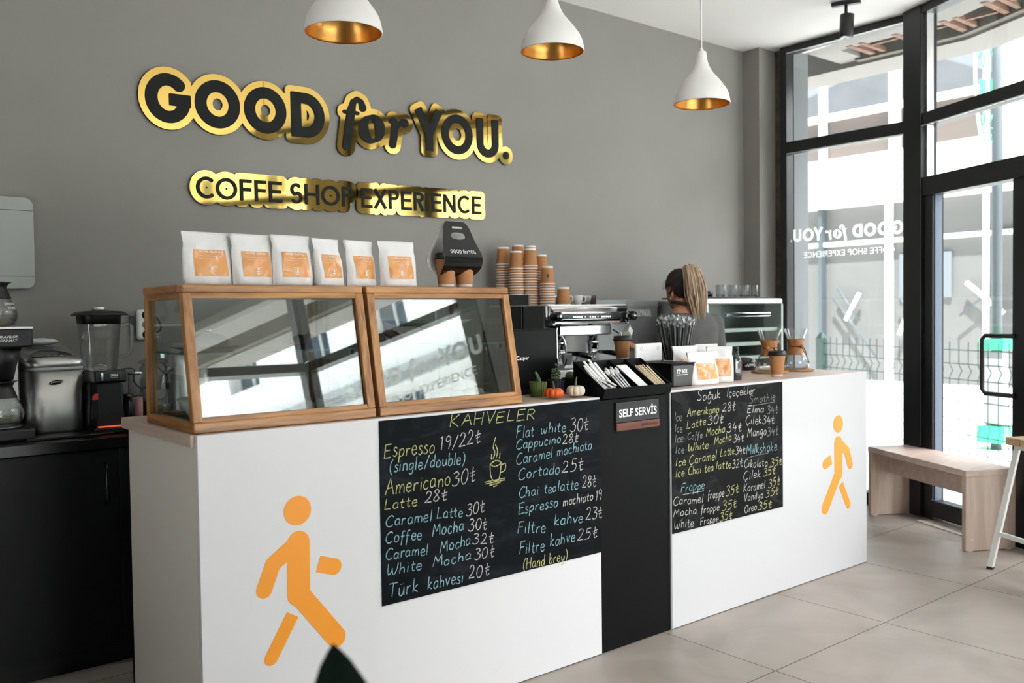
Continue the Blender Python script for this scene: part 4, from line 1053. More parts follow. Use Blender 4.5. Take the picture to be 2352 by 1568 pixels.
# ------------------------------------------------------------------ showcases
def showcase(x0, x1, label):
    yb0, yb1, yt0, yt1 = .034, .47, .118, .47; zb, zt = CH + .001, 1.508
    t = thing('display_case', label, 'display case', ((x0 + x1) / 2, .25, zb))
    f = lambda z: yb0 + (yt0 - yb0) * (z - zb) / (zt - zb)
    w = .03; rz = .032
    mb = MB()
    mb.box(x0, yb0, zb, x1, yb0 + .03, zb + rz); build('bottom_rail', mb, 'case_x', t, bevel=.004)
    mb = MB(); mb.box(x0, yb1 - .03, zb, x1, yb1, zb + rz); build('bottom_rail', mb, 'case_x', t, bevel=.003)
    for a in (x0, x1 - w):
        mb = MB(); mb.box(a + .001, yb0 + .03, zb, a + w - .001, yb1 - .03, zb + rz); build('bottom_rail', mb, 'case_y', t, bevel=.003)
    mb = MB(); mb.box(x0, yt0 - .006, zt - .026, x1, yt0 + .03, zt); build('top_rail', mb, 'case_x', t, bevel=.006, seg=3)
    mb = MB(); mb.box(x0 - .002, yt0 + .03, zt - .026, x1, yt1 + .004, zt); build('top_board', mb, 'case_y', t, bevel=.006, seg=3)
    mb = MB(); mb.hexa([(x0 + w, f(zt - .042), zt - .042), (x1 - w, f(zt - .042), zt - .042), (x1 - w, f(zt - .042) + .02, zt - .042), (x0 + w, f(zt - .042) + .02, zt - .042)], [(x0 + w, f(zt - .026), zt - .026), (x1 - w, f(zt - .026), zt - .026), (x1 - w, f(zt - .026) + .02, zt - .026), (x0 + w, f(zt - .026) + .02, zt - .026)]); build('top_moulding', mb, 'case_x', t)
    mb = MB(); mb.hexa([(x0 + w, f(zb + rz), zb + rz), (x1 - w, f(zb + rz), zb + rz), (x1 - w, f(zb + rz) + .02, zb + rz), (x0 + w, f(zb + rz) + .02, zb + rz)], [(x0 + w, f(zb + rz + .014), zb + rz + .014), (x1 - w, f(zb + rz + .014), zb + rz + .014), (x1 - w, f(zb + rz + .014) + .02, zb + rz + .014), (x0 + w, f(zb + rz + .014) + .02, zb + rz + .014)]); build('bottom_moulding', mb, 'case_x', t)
    za, zc = zb + rz, zt - .026
    for a in (x0, x1 - w):
        mb = MB(); mb.hexa([(a, f(za) - .002, za), (a + w, f(za) - .002, za), (a + w, f(za) + .028, za), (a, f(za) + .028, za)], [(a, f(zc) - .002, zc), (a + w, f(zc) - .002, zc), (a + w, f(zc) + .028, zc), (a, f(zc) + .028, zc)]); build('front_post', mb, 'case_z', t, bevel=.003)
        mb = MB(); mb.box(a, yb1 - .03, za, a + w, yb1, zc); build('rear_post', mb, 'case_z', t, bevel=.003)
        mb = MB(); mb.box(a + .002, yt0 + .03, zc - .018, a + w - .002, yb1 - .03, zc); build('side_moulding', mb, 'case_y', t)
    mb = MB(); e = .012
    mb.hexa([(x0 + w, f(za) + e, za), (x1 - w, f(za) + e, za), (x1 - w, f(za) + e + .004, za), (x0 + w, f(za) + e + .004, za)], [(x0 + w, f(zc) + e, zc), (x1 - w, f(zc) + e, zc), (x1 - w, f(zc) + e + .004, zc), (x0 + w, f(zc) + e + .004, zc)])
    build('front_pane', mb, 'case_pane', t, label='sloping front glass')
    for a in (x0 + .012, x1 - .016):
        mb = MB(); p = [(yb0 + .03, za), (yb1 - .03, za), (yb1 - .03, zc), (f(zc) + .028, zc)]
        mb.prism(p, lambda u, v, d: (d, u, v), a, a + .004); build('side_pane', mb, 'side_pane', t)
    mb = MB(); mb.box(x0 + .03, yb0 + .03, zb + .004, x1 - .03, yb1 - .03, zb + .012); build('floor_board', mb, mat('dark_case_floor', (74, 62, 52), .3), t)
    for z in (1.297,):
        mb = MB(); mb.box(x0 + .02, f(z) + .03, z - .006, x1 - .02, yb1 - .03, z); sh = build('glass_shelf', mb, 'shelf_glass', t)
        mb = MB(); mb.box(x0 + .02, f(z) + .0285, z - .006, x1 - .02, f(z) + .03, z); mb.box(x0 + .0185, f(z) + .03, z - .006, x0 + .02, yb1 - .03, z); build('shelf_edge', mb, 'shelf_edge', sh)
        mb = MB()
        for a in (x0 + .034, x1 - .046): mb.box(a, yb1 - .05, z - .022, a + .012, yb1 - .03, z - .0065); mb.box(a, f(z) + .04, z - .022, a + .012, f(z) + .06, z - .0065)
        build('shelf_clip', mb, 'chrome', t)
    return t
showcase(.004, .625, 'honey wood and glass display case at the left end of the counter')
showcase(.640, 1.272, 'honey wood and glass display case beside the black monitor')
def plate(name, label, c, r, h=.016, m_='ceramic', group=None):
    mb = MB(); mb.lathe([(0, 0), (r * .7, 0), (r * .74, .004), (r, h), (r * .985, h + .002), (r * .72, .006), (0, .005)], seg=40)
    o = single(name, label, 'plate', mb, m_, group); o.location = c; return o
ZF = CH + .0135; ZS = 1.2975
# left case
plate('plate', 'small white plate with two white cookies at the bottom right of the left case', (.5, .26, ZF), .085)
def cookie(c, r, label, group, seed):
    rn = random.Random(seed); mb = MB(); mb.ball((0, 0, r * .62), (r, r * .95, r * .66), 0, 14, 8)
    mb.v = [(x * (1 + .08 * sin(5 * x / r + seed)), y * (1 + .08 * cos(4 * y / r + seed)), max(z + .1 * r * rn.uniform(-1, 1) * .5, 0)) for x, y, z in mb.v]
    o = single('cookie', label, 'cookie', mb, 'cookie', group); o.location = c; return o
cookie((.475, .24, ZF + .007), .027, 'white powdered cookie on the small plate, nearer the left', 'cookies on the small plate', 1)
cookie((.53, .25, ZF + .007), .028, 'white powdered cookie on the small plate, nearer the wood post', 'cookies on the small plate', 2)
plate('serving_plate', 'round black serving plate with dark brownies on the glass shelf', (.545, .34, ZS), .085, .012, 'black_gloss')
for i, (dx, dy) in enumerate(((-.045, 0), (0, .02), (.04, -.01), (.0, -.035), (.045, .03))):
    mb = MB(); mb.ball((0, 0, .014), (.03, .026, .018), 0, 12, 8); mb.v = [(x, y, max(0, z + .006 * sin(x * 300 + i) * cos(y * 260))) for x, y, z in mb.v]
    o = single('brownie', 'dark brown sweet on the black plate on the left shelf', 'sweet', mb, mat('brownie_%d' % i, (70, 34, 30), .6, var=.3, scale=60) if i == 0 else bpy.data.materials['brownie_0'], 'dark sweets on the black plate'); o.location = (.545 + dx, .34 + dy, ZS + .0125)
plate('serving_plate', 'flat dark serving plate on the glass shelf beside the left post', (.16, .33, ZS), .115, .012, mat('slate_plate', (52, 54, 54), .35))
cd = thing('cake_cover', 'small dark metal cake cover on the flat dark plate', 'cake cover', (.17, .33, ZS + .0125))
mb = MB(); mb.lathe([(.062, 0), (.066, .012), (.055, .034), (.03, .046), (0, .048)], (.17, .33, ZS + .0125), 28); build('cover', mb, 'steel_dark', cd)
mb = MB(); mb.ball((.17, .33, ZS + .066), .012); build('knob', mb, 'chrome', cd)
mb = MB(); mb.lathe([(0, 0), (.05, 0), (.06, .006), (.1, .07), (.096, .07), (.056, .01), (0, .008)], seg=36)
o = single('bowl', 'deep white ceramic bowl behind the left wood post of the case', 'bowl', mb, 'ceramic'); o.location = (.15, .3, ZF)
# right case
mb = MB(); mb.lathe([(0, 0), (.115, 0), (.125, .004), (.128, .022), (.122, .022), (.119, .008), (0, .007)], seg=48)
o = single('tray', 'round white rimmed tray piled with powdered cookies', 'tray', mb, 'ceramic'); o.location = (1.085, .22, ZF)
rn = random.Random(5); n = 0
for lay, (rr, cnt) in enumerate(((.086, 9), (.05, 5), (.0, 1))):
    for k in range(cnt):
        a = 2 * PI * k / max(cnt, 1) + lay * .5
        cookie((1.085 + rr * cos(a) + .015 * (lay > 0), .22 + rr * sin(a) + .012 * (lay > 0), ZF + .0095 + lay * .030), .030, 'powdered cookie on the round tray in the right case', 'powdered cookies on the round tray', 10 + n); n += 1
cookie((1.085, .205, ZF + .0095), .030, 'powdered cookie on the round tray in the right case', 'powdered cookies on the round tray', 40)
mb = MB(); mb.lathe([(.0, 0), (.098, 0), (.1, .004), (.1, .088), (.097, .088), (.097, .006), (0, .005)], seg=40)
o = single('glass_jar', 'low clear glass jar standing at the front left of the right case', 'jar', mb, 'glass'); o.location = (.79, .19, ZF)
pl_ = plate('cake_plate', 'wide white plate under a glass dome, high in the right case', (1.04, .33, 1.362), .175, .022)
mb = MB(); mb.lathe([(.045, 0), (.02, .01), (.014, .03), (.02, .05), (.05, .06)], (0, 0, 0), 24); st_ = build('foot', mb, 'ceramic', pl_, world=False); st_.location = (0, 0, -.0605)
mb = MB(); mb.lathe([(.128, 0), (.128, .05), (.118, .08), (.07, .096), (0, .1)], seg=40); gd = thing('glass_dome', 'clear glass cake dome over the wide white plate', 'cake dome', (1.04, .33, 1.3705))
build('dome', mb, 'glass', gd, world=False)
tr_ = thing('pastry_tray', 'grey tray heaped with brown pastries on the right glass shelf', 'tray', (.87, .33, ZS))
mb = MB(); mb.box(.74, .25, ZS, 1.0, .42, ZS + .008); build('tray', mb, 'steel', tr_, bevel=.003)
for i in range(7):
    mb = MB(); mb.ball((0, 0, .012), (.036, .02, .016), 0, 12, 8); o = single('pastry', 'brown pastry heaped on the grey tray in the right case', 'pastry', mb, 'pastry', 'pastries on the grey tray')
    o.location = (.79 + .04 * (i % 5) + .02 * (i > 4), .3 + .05 * (i % 2), ZS + .0085 + (.018 if i > 4 else 0)); o.rotation_euler = (0, .2 * (i % 3 - 1), .5 * i)
mb = MB(); mb.box(1.14, .405, ZF, 1.245, .415, ZF + .2); o = single('cutting_board', 'pale board leaning upright at the back right of the right case', 'board', mb, mat('pale_grey_board', (150, 152, 150), .5), bevel=.02, seg=4)

# ------------------------------------------------------------------ coffee pouches
def pouch(label, c, w, h, rz, seed, group, full=.06, lab=True):
    rn = random.Random(seed); ph = [rn.uniform(0, 6) for _ in range(6)]
    t = thing('coffee_pouch', label, 'coffee bag', c, rz, group)
    def wid(v): return w * (1 - .05 * math.exp(-((v - .78) / .1) ** 2)) * (1 - .03 * v + .02 * sin(ph[0] + 4 * v))
    def thick(v): return full * (1 - max(0, v) ** 2.2) * .5 * (1 if v < .8 else max(.0, (1 - v) / .2) ** .7) + .0015
    def front(u, v):   # u in -1..1
        g = max(0, 1 - abs(u) ** 3.2) ** .6
        wr = .0026 * sin(7 * u + 9 * v + ph[1]) * sin(5 * v + ph[2]) + .0018 * sin(13 * v - 6 * u + ph[3])
        return -(thick(v) * g + wr * g * (1 if v < .85 else .3)) - .018 * v * v * -1 + .012 * sin(ph[4]) * max(0, v - .78) * 2.5
    nu, nv = 20, 18
    fr = lambda a, b: ((a * 2 - 1) * wid(b) / 2, front(a * 2 - 1, b), b * h)
    bk = lambda a, b: ((a * 2 - 1) * wid(b) / 2, -front(a * 2 - 1, b) + .036 * b * b, b * h)
    mb = MB(); mb.grid(fr, nu, nv); mb.grid(bk, nu, nv)
    n = nu + 1
    o2 = n * (nv + 1)
    for i in range(nu): mb.f += [(i, i + 1, o2 + i + 1, o2 + i), (nv * n + i, nv * n + i + 1, o2 + nv * n + i + 1, o2 + nv * n + i)]; mb.m += [0, 0]; mb.s += [True, True]
    for j in range(nv):
        for e in (0, nu): mb.f.append((j * n + e, (j + 1) * n + e, o2 + (j + 1) * n + e, o2 + j * n + e)); mb.m.append(0); mb.s.append(True)
    build('pouch', mb, 'bag', t, world=False)
    if lab:
        lx0, lx1, lz0, lz1 = -.66, .66, .17, .66
        lf = lambda a, b: ((lx0 + (lx1 - lx0) * a) * wid(lz0 + (lz1 - lz0) * b) / 2, front(lx0 + (lx1 - lx0) * a, lz0 + (lz1 - lz0) * b) - .0012, (lz0 + (lz1 - lz0) * b) * h)
        mb = MB(); mb.grid(lf, 14, 12); lb = build('label', mb, 'label', t, world=False, fix=False)
        def wrap(x0, z0):
            return lambda a, b: ((x0 + a) * 1.0, front((x0 + a) / (w / 2), (z0 + b) / h) - .0022, z0 + b)
        tw = w * .46
        for nm, tx, z, hh, ww in (('lettering', 'FILTER BLEND', .605, .036, tw), ('small_print', '%100 ARABICA / HARMAN 250', .535, .016, tw), ('small_print', 'ÇİKOLATA VE TURUNÇGİLLER', .485, .016, tw), ('small_print', '250 gr', .43, .02, w * .1), ('small_print', 'GOODFORYOU', .345, .018, w * .2)):
            text(nm, tx, (0, 0, 0), (1, 0, 0), (0, 0, 1), ww, hh * h, 'white_ink', t, bold=.012, fn=wrap(-ww / 2, z * h), world=False)
        mb = MB()
        for q, rr in (((0, .318), .004), ): 
            mb.add([(rr * cos(2 * PI * k / 10), front(0, .3) - .0024, .318 * h + rr * sin(2 * PI * k / 10)) for k in range(10)], [tuple(range(10))])
        for a, b in (((0, .295), (0, .25)), ((0, .25), (.008, .2)), ((0, .25), (-.007, .205)), ((0, .29), (-.008, .255)), ((.003, .275), (.009, .262))):
            dx, dz = b[0] - a[0], (b[1] - a[1]) * h; L = math.hypot(dx, dz); nx, nz = -dz / L * .0014, dx / L * .0014
            y = front(0, .25) - .0024; mb.add([(a[0] + nx, y, a[1] * h + nz), (a[0] - nx, y, a[1] * h - nz), (b[0] - nx, y, b[1] * h - nz), (b[0] + nx, y, b[1] * h + nz)], [(0, 1, 2, 3)])
        build('walking_figure_print', mb, 'white_ink', t, world=False, fix=False)
    return t
ZT = 1.5085
for i, (x, y, w, h, rz, lb) in enumerate(((.135, .235, .17, .172, .10, 'white pouch with orange label, first from the left on the display case'), (.284, .225, .155, .170, .12, 'white pouch with orange label, second from the left on the display case'),
        (.418, .215, .155, .172, .10, 'white pouch with orange label, third from the left on the display case'), (.552, .215, .130, .166, .30, 'narrow looking turned white pouch, fourth from the left on the display case'),
        (.692, .235, .135, .166, .22, 'white pouch with orange label just over the gap between the cases'), (.830, .205, .155, .168, -.02, 'white pouch with orange label nearest the black drink carrier'))):
    pouch(lb, (x, y, ZT), w, h, rz, i + 1, 'coffee pouches on the display cases', full=.055)
pouch('white pouch with shiny orange label against the tip box', (2.438, .10, CH + .001), .195, .152, -.06, 21, 'coffee pouches beside the tip box', full=.07)
pouch('taller white pouch with orange label next to the syrup bottle', (2.605, .13, CH + .001), .135, .172, -.55, 22, 'coffee pouches beside the tip box', full=.06)
pouch('plain topped white pouch standing behind the tip box', (2.462, .215, CH + .001), .175, .178, -.08, 23, 'coffee pouches beside the tip box', full=.06)
pouch('white pouch half hidden behind the tall labelled pouch', (2.665, .25, CH + .001), .14, .18, -.2, 24, 'coffee pouches beside the tip box', full=.05)

# ------------------------------------------------------------------ paper cups and the drink carrier
def cup_mb(h=.105, r0=.032, r1=.043, band=.011):
    mb = MB(); z = lambda v: r0 + (r1 - r0) * v / h
    mb.lathe([(0, .004), (r0 - .003, .004), (r0 - .002, 0), (r0, 0), (z(band), band)], seg=28, mi=1)
    mb.lathe([(z(band), band), (z(h - .005), h - .005)], seg=28, mi=0)
    mb.lathe([(z(h - .005), h - .005), (r1 + .0022, h - .004), (r1 + .0028, h - .001), (r1 + .001, h), (r1 - .002, h - .002), (r0 - .001, .006), (0, .006)], seg=28, mi=1)
    return mb
def lid_mb(r):
    mb = MB(); mb.lathe([(r - .002, -.004), (r + .0042, -.006), (r + .0048, .001), (r + .002, .003), (r + .001, .014), (r - .003, .018), (r - .006, .018), (r - .009, .014), (0, .014)], seg=32)
    mb.box(-.006, r - .022, .0135, .006, r - .016, .0155)
    return mb
def cup(name, label, c, lid=True, group=None, h=.115, r0=.029, r1=.043, rot=None):
    t = thing(name, label, 'paper cup', c, group=group, rot=rot)
    build('cup', cup_mb(h, r0, r1), ['kraft', 'paper'], t, world=False)
    if lid: o = build('lid', lid_mb(r1), 'black_plastic', t, world=False); o.location = (0, 0, h)
    return t
cup('takeaway_cup', 'brown takeaway cup with black lid in front of the glass coffee makers', (3.105, .153, CH + .0005))
t = cup('takeaway_cup', 'brown takeaway cup with lid and stir stick behind the condiment tray', (2.30, .49, 1.1715), h=.1, r0=.03, r1=.042)
mb = MB(); mb.tube([(.006, .0, .08), (.0, .01, .137)], .0028, 6); build('stir_stick', mb, 'white_plastic', t, world=False)
mb = MB()
for a, b in (((0, 0), (.0, .03)), ((0, .012), (.008, .026)), ((0, .008), (-.007, .02))): 
    f_ = lambda u, v: tuple(Matrix.Rotation(.55, 4, 'Z') @ Vector((u, -.0385 - .0005, .04 + v)))
    mb.tube([f_(*a), f_(*b)], .0016, 5)
build('leaf_print', mb, 'dark_ink', t, world=False)
mb = MB(); mb.box(2.2, .42, CH + .001, 2.42, .56, 1.171); single('coffee_tin', 'black box under the lidded cup behind the tray', 'box', mb, 'black_plastic', bevel=.004)
cup('paper_cup', 'open brown paper cup at the back right of the right case', (1.225, .33, ZF), lid=False, h=.05, r0=.034, r1=.042)
cc = thing('drink_carrier', 'black and white folded paper carrier with handle hole on the display case', 'drink carrier', (1.085, .205, ZT), .05)
prof = [(-.002, .252), (-.012, .225), (-.022, .19), (-.038, .15), (-.052, .12), (-.055, .098), (-.044, .075), (-.02, .052), (0, .044)]
pts = smooth_path([(0, y, z) for y, z in prof], 4)
pts = [(p.y, p.z) for p in pts]
def carr_w(z): return .056 + .037 * min(1, max(0, (.252 - z) / .12)) - (.014 * max(0, (z - .225) / .03) ** 2) - .012 * max(0, (.075 - z) / .03) ** 2
for nm, s_, m_ in (('front_panel', 1, 'black_gloss'), ('back_panel', -1, 'black_gloss')):
    mo = MB(); mi_ = MB(); N = 44
    def hole_f(u, z): return (abs(u) / .034) ** 2.6 + (abs(z - .196) / .0135) ** 2.6
    P = [p for p in pts]
    fine = []
    for i in range(len(P) - 1):
        k = 8
        for j in range(k): fine.append((P[i][0] + (P[i + 1][0] - P[i][0]) * j / k, P[i][1] + (P[i + 1][1] - P[i][1]) * j / k))
    fine.append(P[-1])
    for off, target in ((0, mo), (.0012, mi_)):
        vs = []; 
        for y, z in fine:
            ww = carr_w(z)
            for i in range(2 * N + 1): u = -1 + i / N; vs.append((u * ww, s_ * (y + off), z))
        fs = []; n = 2 * N + 1
        for j in range(len(fine) - 1):
            for i in range(2 * N):
                q = [j * n + i, j * n + i + 1, (j + 1) * n + i + 1, (j + 1) * n + i]
                cxx = sum(vs[k][0] for k in q) / 4; czz = sum(vs[k][2] for k in q) / 4
                if hole_f(cxx, czz) < 1: continue
                fs.append(tuple(q))
        used = {k for q in fs for k in q}
        for k in used:
            x, y, z = vs[k]; h_ = hole_f(x, z)
            if 1e-4 < h_ < 1: g_ = h_ ** (-1 / 2.6); vs[k] = (x * g_, y, .196 + (z - .196) * g_)
            elif 1 < h_ < 1.25: g_ = h_ ** (-1 / 2.6) ; vs[k] = (x * g_, y, .196 + (z - .196) * g_)
        target.add(vs, fs, 0, True)
    a = build(nm, mo, m_, cc, world=False, fix=False); build('inner_face', mi_, 'paper', a, world=False, fix=False)
sl = math.atan2(.052 - .022, .19 - .12)
def onfront(z0):
    def fn(a, b):
        z = z0 + b; y = np.interp(z, [p[1] for p in pts[::-1]], [p[0] for p in pts[::-1]]); return y
    return fn
mg = me_good.copy()
sc = .128 / 2.17
for v in mg.vertices:
    x = (v.co.x - .419) * sc - .058; z = .127 + (v.co.y - T0) * sc * 1.15
    v.co = (x, float(np.interp(z, [p[1] for p in pts[::-1]], [p[0] for p in pts[::-1]])) - .0012, z)
mesh_obj('lettering', mg, ['white_ink'], cc)
text('small_print', '#GOODFORYOU', (0, 0, 0), (1, 0, 0), (0, 0, 1), .05, .0085, 'white_ink', cc, bold=.03, world=False, fn=lambda a, b: (-.022 + a, float(np.interp(.224 + b, [p[1] for p in pts[::-1]], [p[0] for p in pts[::-1]])) - .0012, .224 + b))
for x, lb in ((1.042, 'brown lidded cup held in the paper carrier, nearer the pouches'), (1.128, 'brown lidded cup held in the paper carrier, nearer the cup stacks')):
    cup('takeaway_cup', lb, (x, .205, ZT + .0005), group='cups in the drink carrier', h=.112, r0=.030, r1=.0405)
# ------------------------------------------------------------------ back counter along the wall
BZ = .935; BY = 1.2
ux = [-2.285 + .6 * i for i in range(12)]
proto = None
for i, x in enumerate(ux[1:]):
    lb = ['far left black base cabinet at the picture edge', 'black base cabinet next along at the left', 'black base cabinet under the coffee machine', 'black base cabinet under the ice maker with a slim bar handle', 'black base cabinet beside the end of the counter'] 
    if proto is None:
        proto = thing('base_cabinet', 'x', 'cabinet', (x, BY, 0))
        mb = MB(); mb.box(0, .022, .1, .6, .5, BZ - .045); build('carcass', mb, 'black_cab', proto, world=False)
        mb = MB(); mb.box(.002, 0, .105, .598, .02, BZ - .05); dr = build('door', mb, 'black_cab', proto, world=False, bevel=.001)
        mb = MB(); mb.tube([(.55, .0, .83), (.55, -.022, .825), (.55, -.025, .8), (.55, -.025, .70), (.55, -.022, .675), (.55, .0, .67)], .006, 8); build('handle', mb, 'black_gloss', dr, world=False)
        mb = MB(); mb.box(0, .06, 0, .6, .08, .1); build('plinth', mb, 'black_plastic', proto, world=False)
        o = proto
    else: o = dup(proto, (x, BY, 0))
    o['label'] = lb[i] if i < 5 else 'black base cabinet behind the counter, %s from the blender' % ['first', 'second', 'third', 'fourth', 'fifth', 'sixth'][i - 5]
    o['group'] = 'black base cabinets along the back wall'
mb = MB(); mb.box(-1.69, BY - .02, BZ - .045, 4.92, D - .003, BZ); single('worktop', 'long black worktop along the grey back wall', 'worktop', mb, 'black_top', bevel=.003)
ZB = BZ + .001
# drip mat under ice maker
mb = MB(); mb.box(-.20, 1.26, ZB, .12, 1.395, ZB + .008); single('rubber_mat', 'thin black rubber mat in front of the ice maker', 'mat', mb, 'black_plastic', bevel=.002)
# filter coffee machine
fm = thing('filter_coffee_machine', 'black and steel filter coffee machine at the left picture edge', 'coffee machine', (-.28, 1.45, ZB))
mb = MB(); mb.box(-.40, 1.29, ZB, -.163, 1.66, .985); build('base', mb, 'black_plastic', fm, bevel=.01)
mb = MB(); mb.lathe([(0, 0), (.085, 0), (.088, .004), (0, .005)], (-.28, 1.39, .9855), 32); build('hotplate', mb, 'steel_dark', fm)
mb = MB(); mb.box(-.39, 1.50, .985, -.175, 1.66, 1.30); build('column', mb, 'steel', fm, bevel=.006)
mb = MB(); mb.box(-.40, 1.29, 1.30, -.163, 1.66, 1.376); build('head', mb, 'black_plastic', fm, bevel=.008)
mb = MB(); mb.box(-.40, 1.285, 1.371, -.163, 1.665, 1.381); build('top_plate', mb, 'steel', fm, bevel=.002)
mb = MB(); mb.loft([[(-.28 + r * cos(a), 1.385 + r * .9 * sin(a), z) for a in [2 * PI * k / 24 for k in range(24)]] for r, z in ((.05, 1.165), (.062, 1.175), (.075, 1.235), (.094, 1.3))]); build('filter_basket', mb, 'black_plastic', fm)
text('lettering', 'BRAVILOR', (-.283, 1.2885, 1.337), (1, 0, 0), (0, 0, 1), .068, .010, 'white_ink', fm, shear=.2, bold=.02); text('lettering', 'BONAMAT', (-.286, 1.2885, 1.323), (1, 0, 0), (0, 0, 1), .068, .010, 'white_ink', fm, shear=.2, bold=.02)
def jug(label, c, lett):
    t = thing('coffee_jug', label, 'coffee jug', c)
    mb = MB(); mb.lathe([(0, 0), (.07, 0), (.082, .006), (.094, .03), (.097, .05), (.088, .08), (.07, .115), (.062, .132)], seg=40); build('bowl', mb, 'glass', t, world=False)
    mb = MB(); mb.lathe([(0, .003), (.074, .003), (.088, .028), (.088, .034), (0, .034)], seg=40); build('water', mb, 'water', t, world=False)
    mb = MB(); mb.lathe([(.074, .112), (.064, .14), (.058, .155), (.064, .168), (.078, .176), (.07, .176), (.056, .165), (.054, .15), (.06, .12)], seg=40); build('collar', mb, 'black_plastic', t, world=False)
    mb = MB(); mb.tube(smooth_path([(-.06, -.03, .16), (-.11, -.06, .15), (-.125, -.07, .1), (-.115, -.06, .05)], 5), .013, 8); build('handle', mb, 'black_plastic', t, world=False)
    def fn(x0, z0):
        def f(a, b):
            ph = -PI / 2 + .55 + (x0 + a) / .09; z = z0 + b; r = float(np.interp(z, [.03, .05, .08, .115], [.094, .097, .088, .07])) + .001
            return (r * cos(ph), r * sin(ph), z)
        return f
    if lett:
        text('lettering', '|||BRAVILOR', (0, 0, 0), (1, 0, 0), (0, 0, 1), .06, .013, 'white_ink', t, bold=.02, fn=fn(-.01, .082), world=False); text('lettering', 'BONAMAT', (0, 0, 0), (1, 0, 0), (0, 0, 1), .05, .013, 'white_ink', t, bold=.02, fn=fn(.0, .067), world=False)
    else:
        text('markings', '||||', (0, 0, 0), (1, 0, 0), (0, 0, 1), .02, .022, 'grey_ink', t, fn=fn(.015, .055), world=False)
    return t
jug('glass coffee jug with black collar on top of the filter machine', (-.28, 1.45, 1.3815), True)
jug('glass coffee jug with black collar on the lower hotplate', (-.28, 1.39, .991), False)
# ice maker
im = thing('ice_maker', 'brushed steel countertop ice maker with rounded corners', 'ice maker', (-.065, 1.55, ZB))
def rr(x0, x1, y0, y1, r, z, n=5, zf=None):
    out = []
    for cx_, cy_, a0 in ((x1 - r, y0 + r, -90), (x1 - r, y1 - r, 0), (x0 + r, y1 - r, 90), (x0 + r, y0 + r, 180)):
        for k in range(n + 1):
            a = math.radians(a0 + 90 * k / n); x, y = cx_ + r * cos(a), cy_ + r * sin(a); out.append((x, y, z if zf is None else zf(x, y)))
    return out
X0, X1, Y0, Y1 = -.158, .05, 1.40, 1.705
mb = MB(); mb.loft([rr(X0 + .012, X1 - .012, Y0 + .006, Y1, .05, ZB), rr(X0 + .004, X1 - .004, Y0, Y1, .05, ZB + .02), rr(X0, X1, Y0, Y1, .05, 1.20)]); build('body', mb, 'steel', im)
mb = MB(); mb.loft([rr(X0 - .003, X1 + .003, Y0 - .003, Y1, .052, 1.2002), rr(X0 - .003, X1 + .003, Y0 - .003, Y1, .052, 1.212)]); build('band', mb, mat('pale_band', (190, 192, 190), .4), im)
zl = lambda b: (lambda x, y: b + (y - Y0) * .16)
mb = MB(); mb.loft([rr(X0 - .002, X1 + .002, Y0 - .002, Y1, .052, 1.2122), rr(X0 - .002, X1 + .002, Y0 - .002, Y1, .052, 0, zf=zl(1.232)), rr(X0 + .012, X1 - .012, Y0 + .012, Y1 - .01, .045, 0, zf=zl(1.246)), rr(X0 + .04, X1 - .04, Y0 + .04, Y1 - .03, .03, 0, zf=zl(1.25))]); build('lid', mb, 'steel', im)
mb = MB(); w0 = [(-.14 + .15 * k / 12, 1.436 + .012 * sin(PI * k / 12) * 0) for k in range(13)]; w1_ = [(.01 - .15 * k / 12, 1.47 + .09 * sin(PI * k / 12) ** .7) for k in range(13)]
mb.prism(w0 + w1_, lambda u, v, d: (u, v, 1.2505 + (v - Y0) * .16 + d), 0, .003); build('lid_window', mb, 'black_gloss', im)
mb = MB()
for k in range(5): mb.box(-.135 + k * .025, 1.439, 1.2598, -.123 + k * .025, 1.443, 1.2606)
build('button_print', mb, 'white_ink', im)
mb = MB(); mb.prism([(.026 * cos(a) - .062, .0085 * sin(a) + .0035 * cos(a)) for a in [2 * PI * k / 24 for k in range(24)]], lambda u, v, d: (u, Y0 - .001 - d, 1.152 + v), 0, .001); build('badge', mb, 'black_gloss', im)
text('lettering', 'goldmaster', (-.082, Y0 - .0026, 1.1465), (1, 0, .05), (0, 0, 1), .05, .011, 'white_ink', im, shear=.3)
sc_ = thing('ice_scoop', 'white plastic scoop lying on the back of the ice maker lid', 'scoop', (-.07, 1.64, 1.29))
mb = MB(); mb.loft([[(x, 1.645 + .035 * cos(a), 1.3115 + r * sin(a) + .001) for a in [2 * PI * k / 14 for k in range(14)]] for x, r in ((-.13, .016), (-.05, .016), (-.02, .013), (.0, .005))]); build('scoop', mb, 'white_plastic', sc_)
# blender
bl_ = thing('blender', 'tall blender with clear jug and black lid behind the coffee maker', 'blender', (.135, 1.50, ZB))
cx_, cy_ = .135, 1.50
mb = MB(); mb.loft([rr(cx_ - r, cx_ + r, cy_ - r, cy_ + r, r * .45, z) for r, z in ((.085, ZB), (.088, ZB + .02), (.078, 1.12), (.06, 1.185))]); build('base', mb, 'black_plastic', bl_)
mb = MB(); mb.loft([rr(cx_ - r, cx_ + r, cy_ - r, cy_ + r, r * .5, z) for r, z in ((.058, 1.186), (.064, 1.21), (.079, 1.405))], cap=False); build('jug', mb, 'glass', bl_)
mb = MB(); mb.loft([rr(cx_ - r, cx_ + r, cy_ - r, cy_ + r, r * .5, z) for r, z in ((.0775, 1.385), (.081, 1.42), (.081, 1.4205))]); mb.loft([rr(cx_ - r, cx_ + r + .006, cy_ - r, cy_ + r, r * .5, z) for r, z in ((.098, 1.4206), (.1, 1.425), (.082, 1.438), (.04, 1.442))]); build('lid', mb, 'black_plastic', bl_)
mb = MB(); mb.lathe([(0, 0), (.026, 0), (.026, .016), (.022, .019), (0, .019)], (cx_, cy_, 1.4405), 24); build('cap', mb, 'steel', bl_)
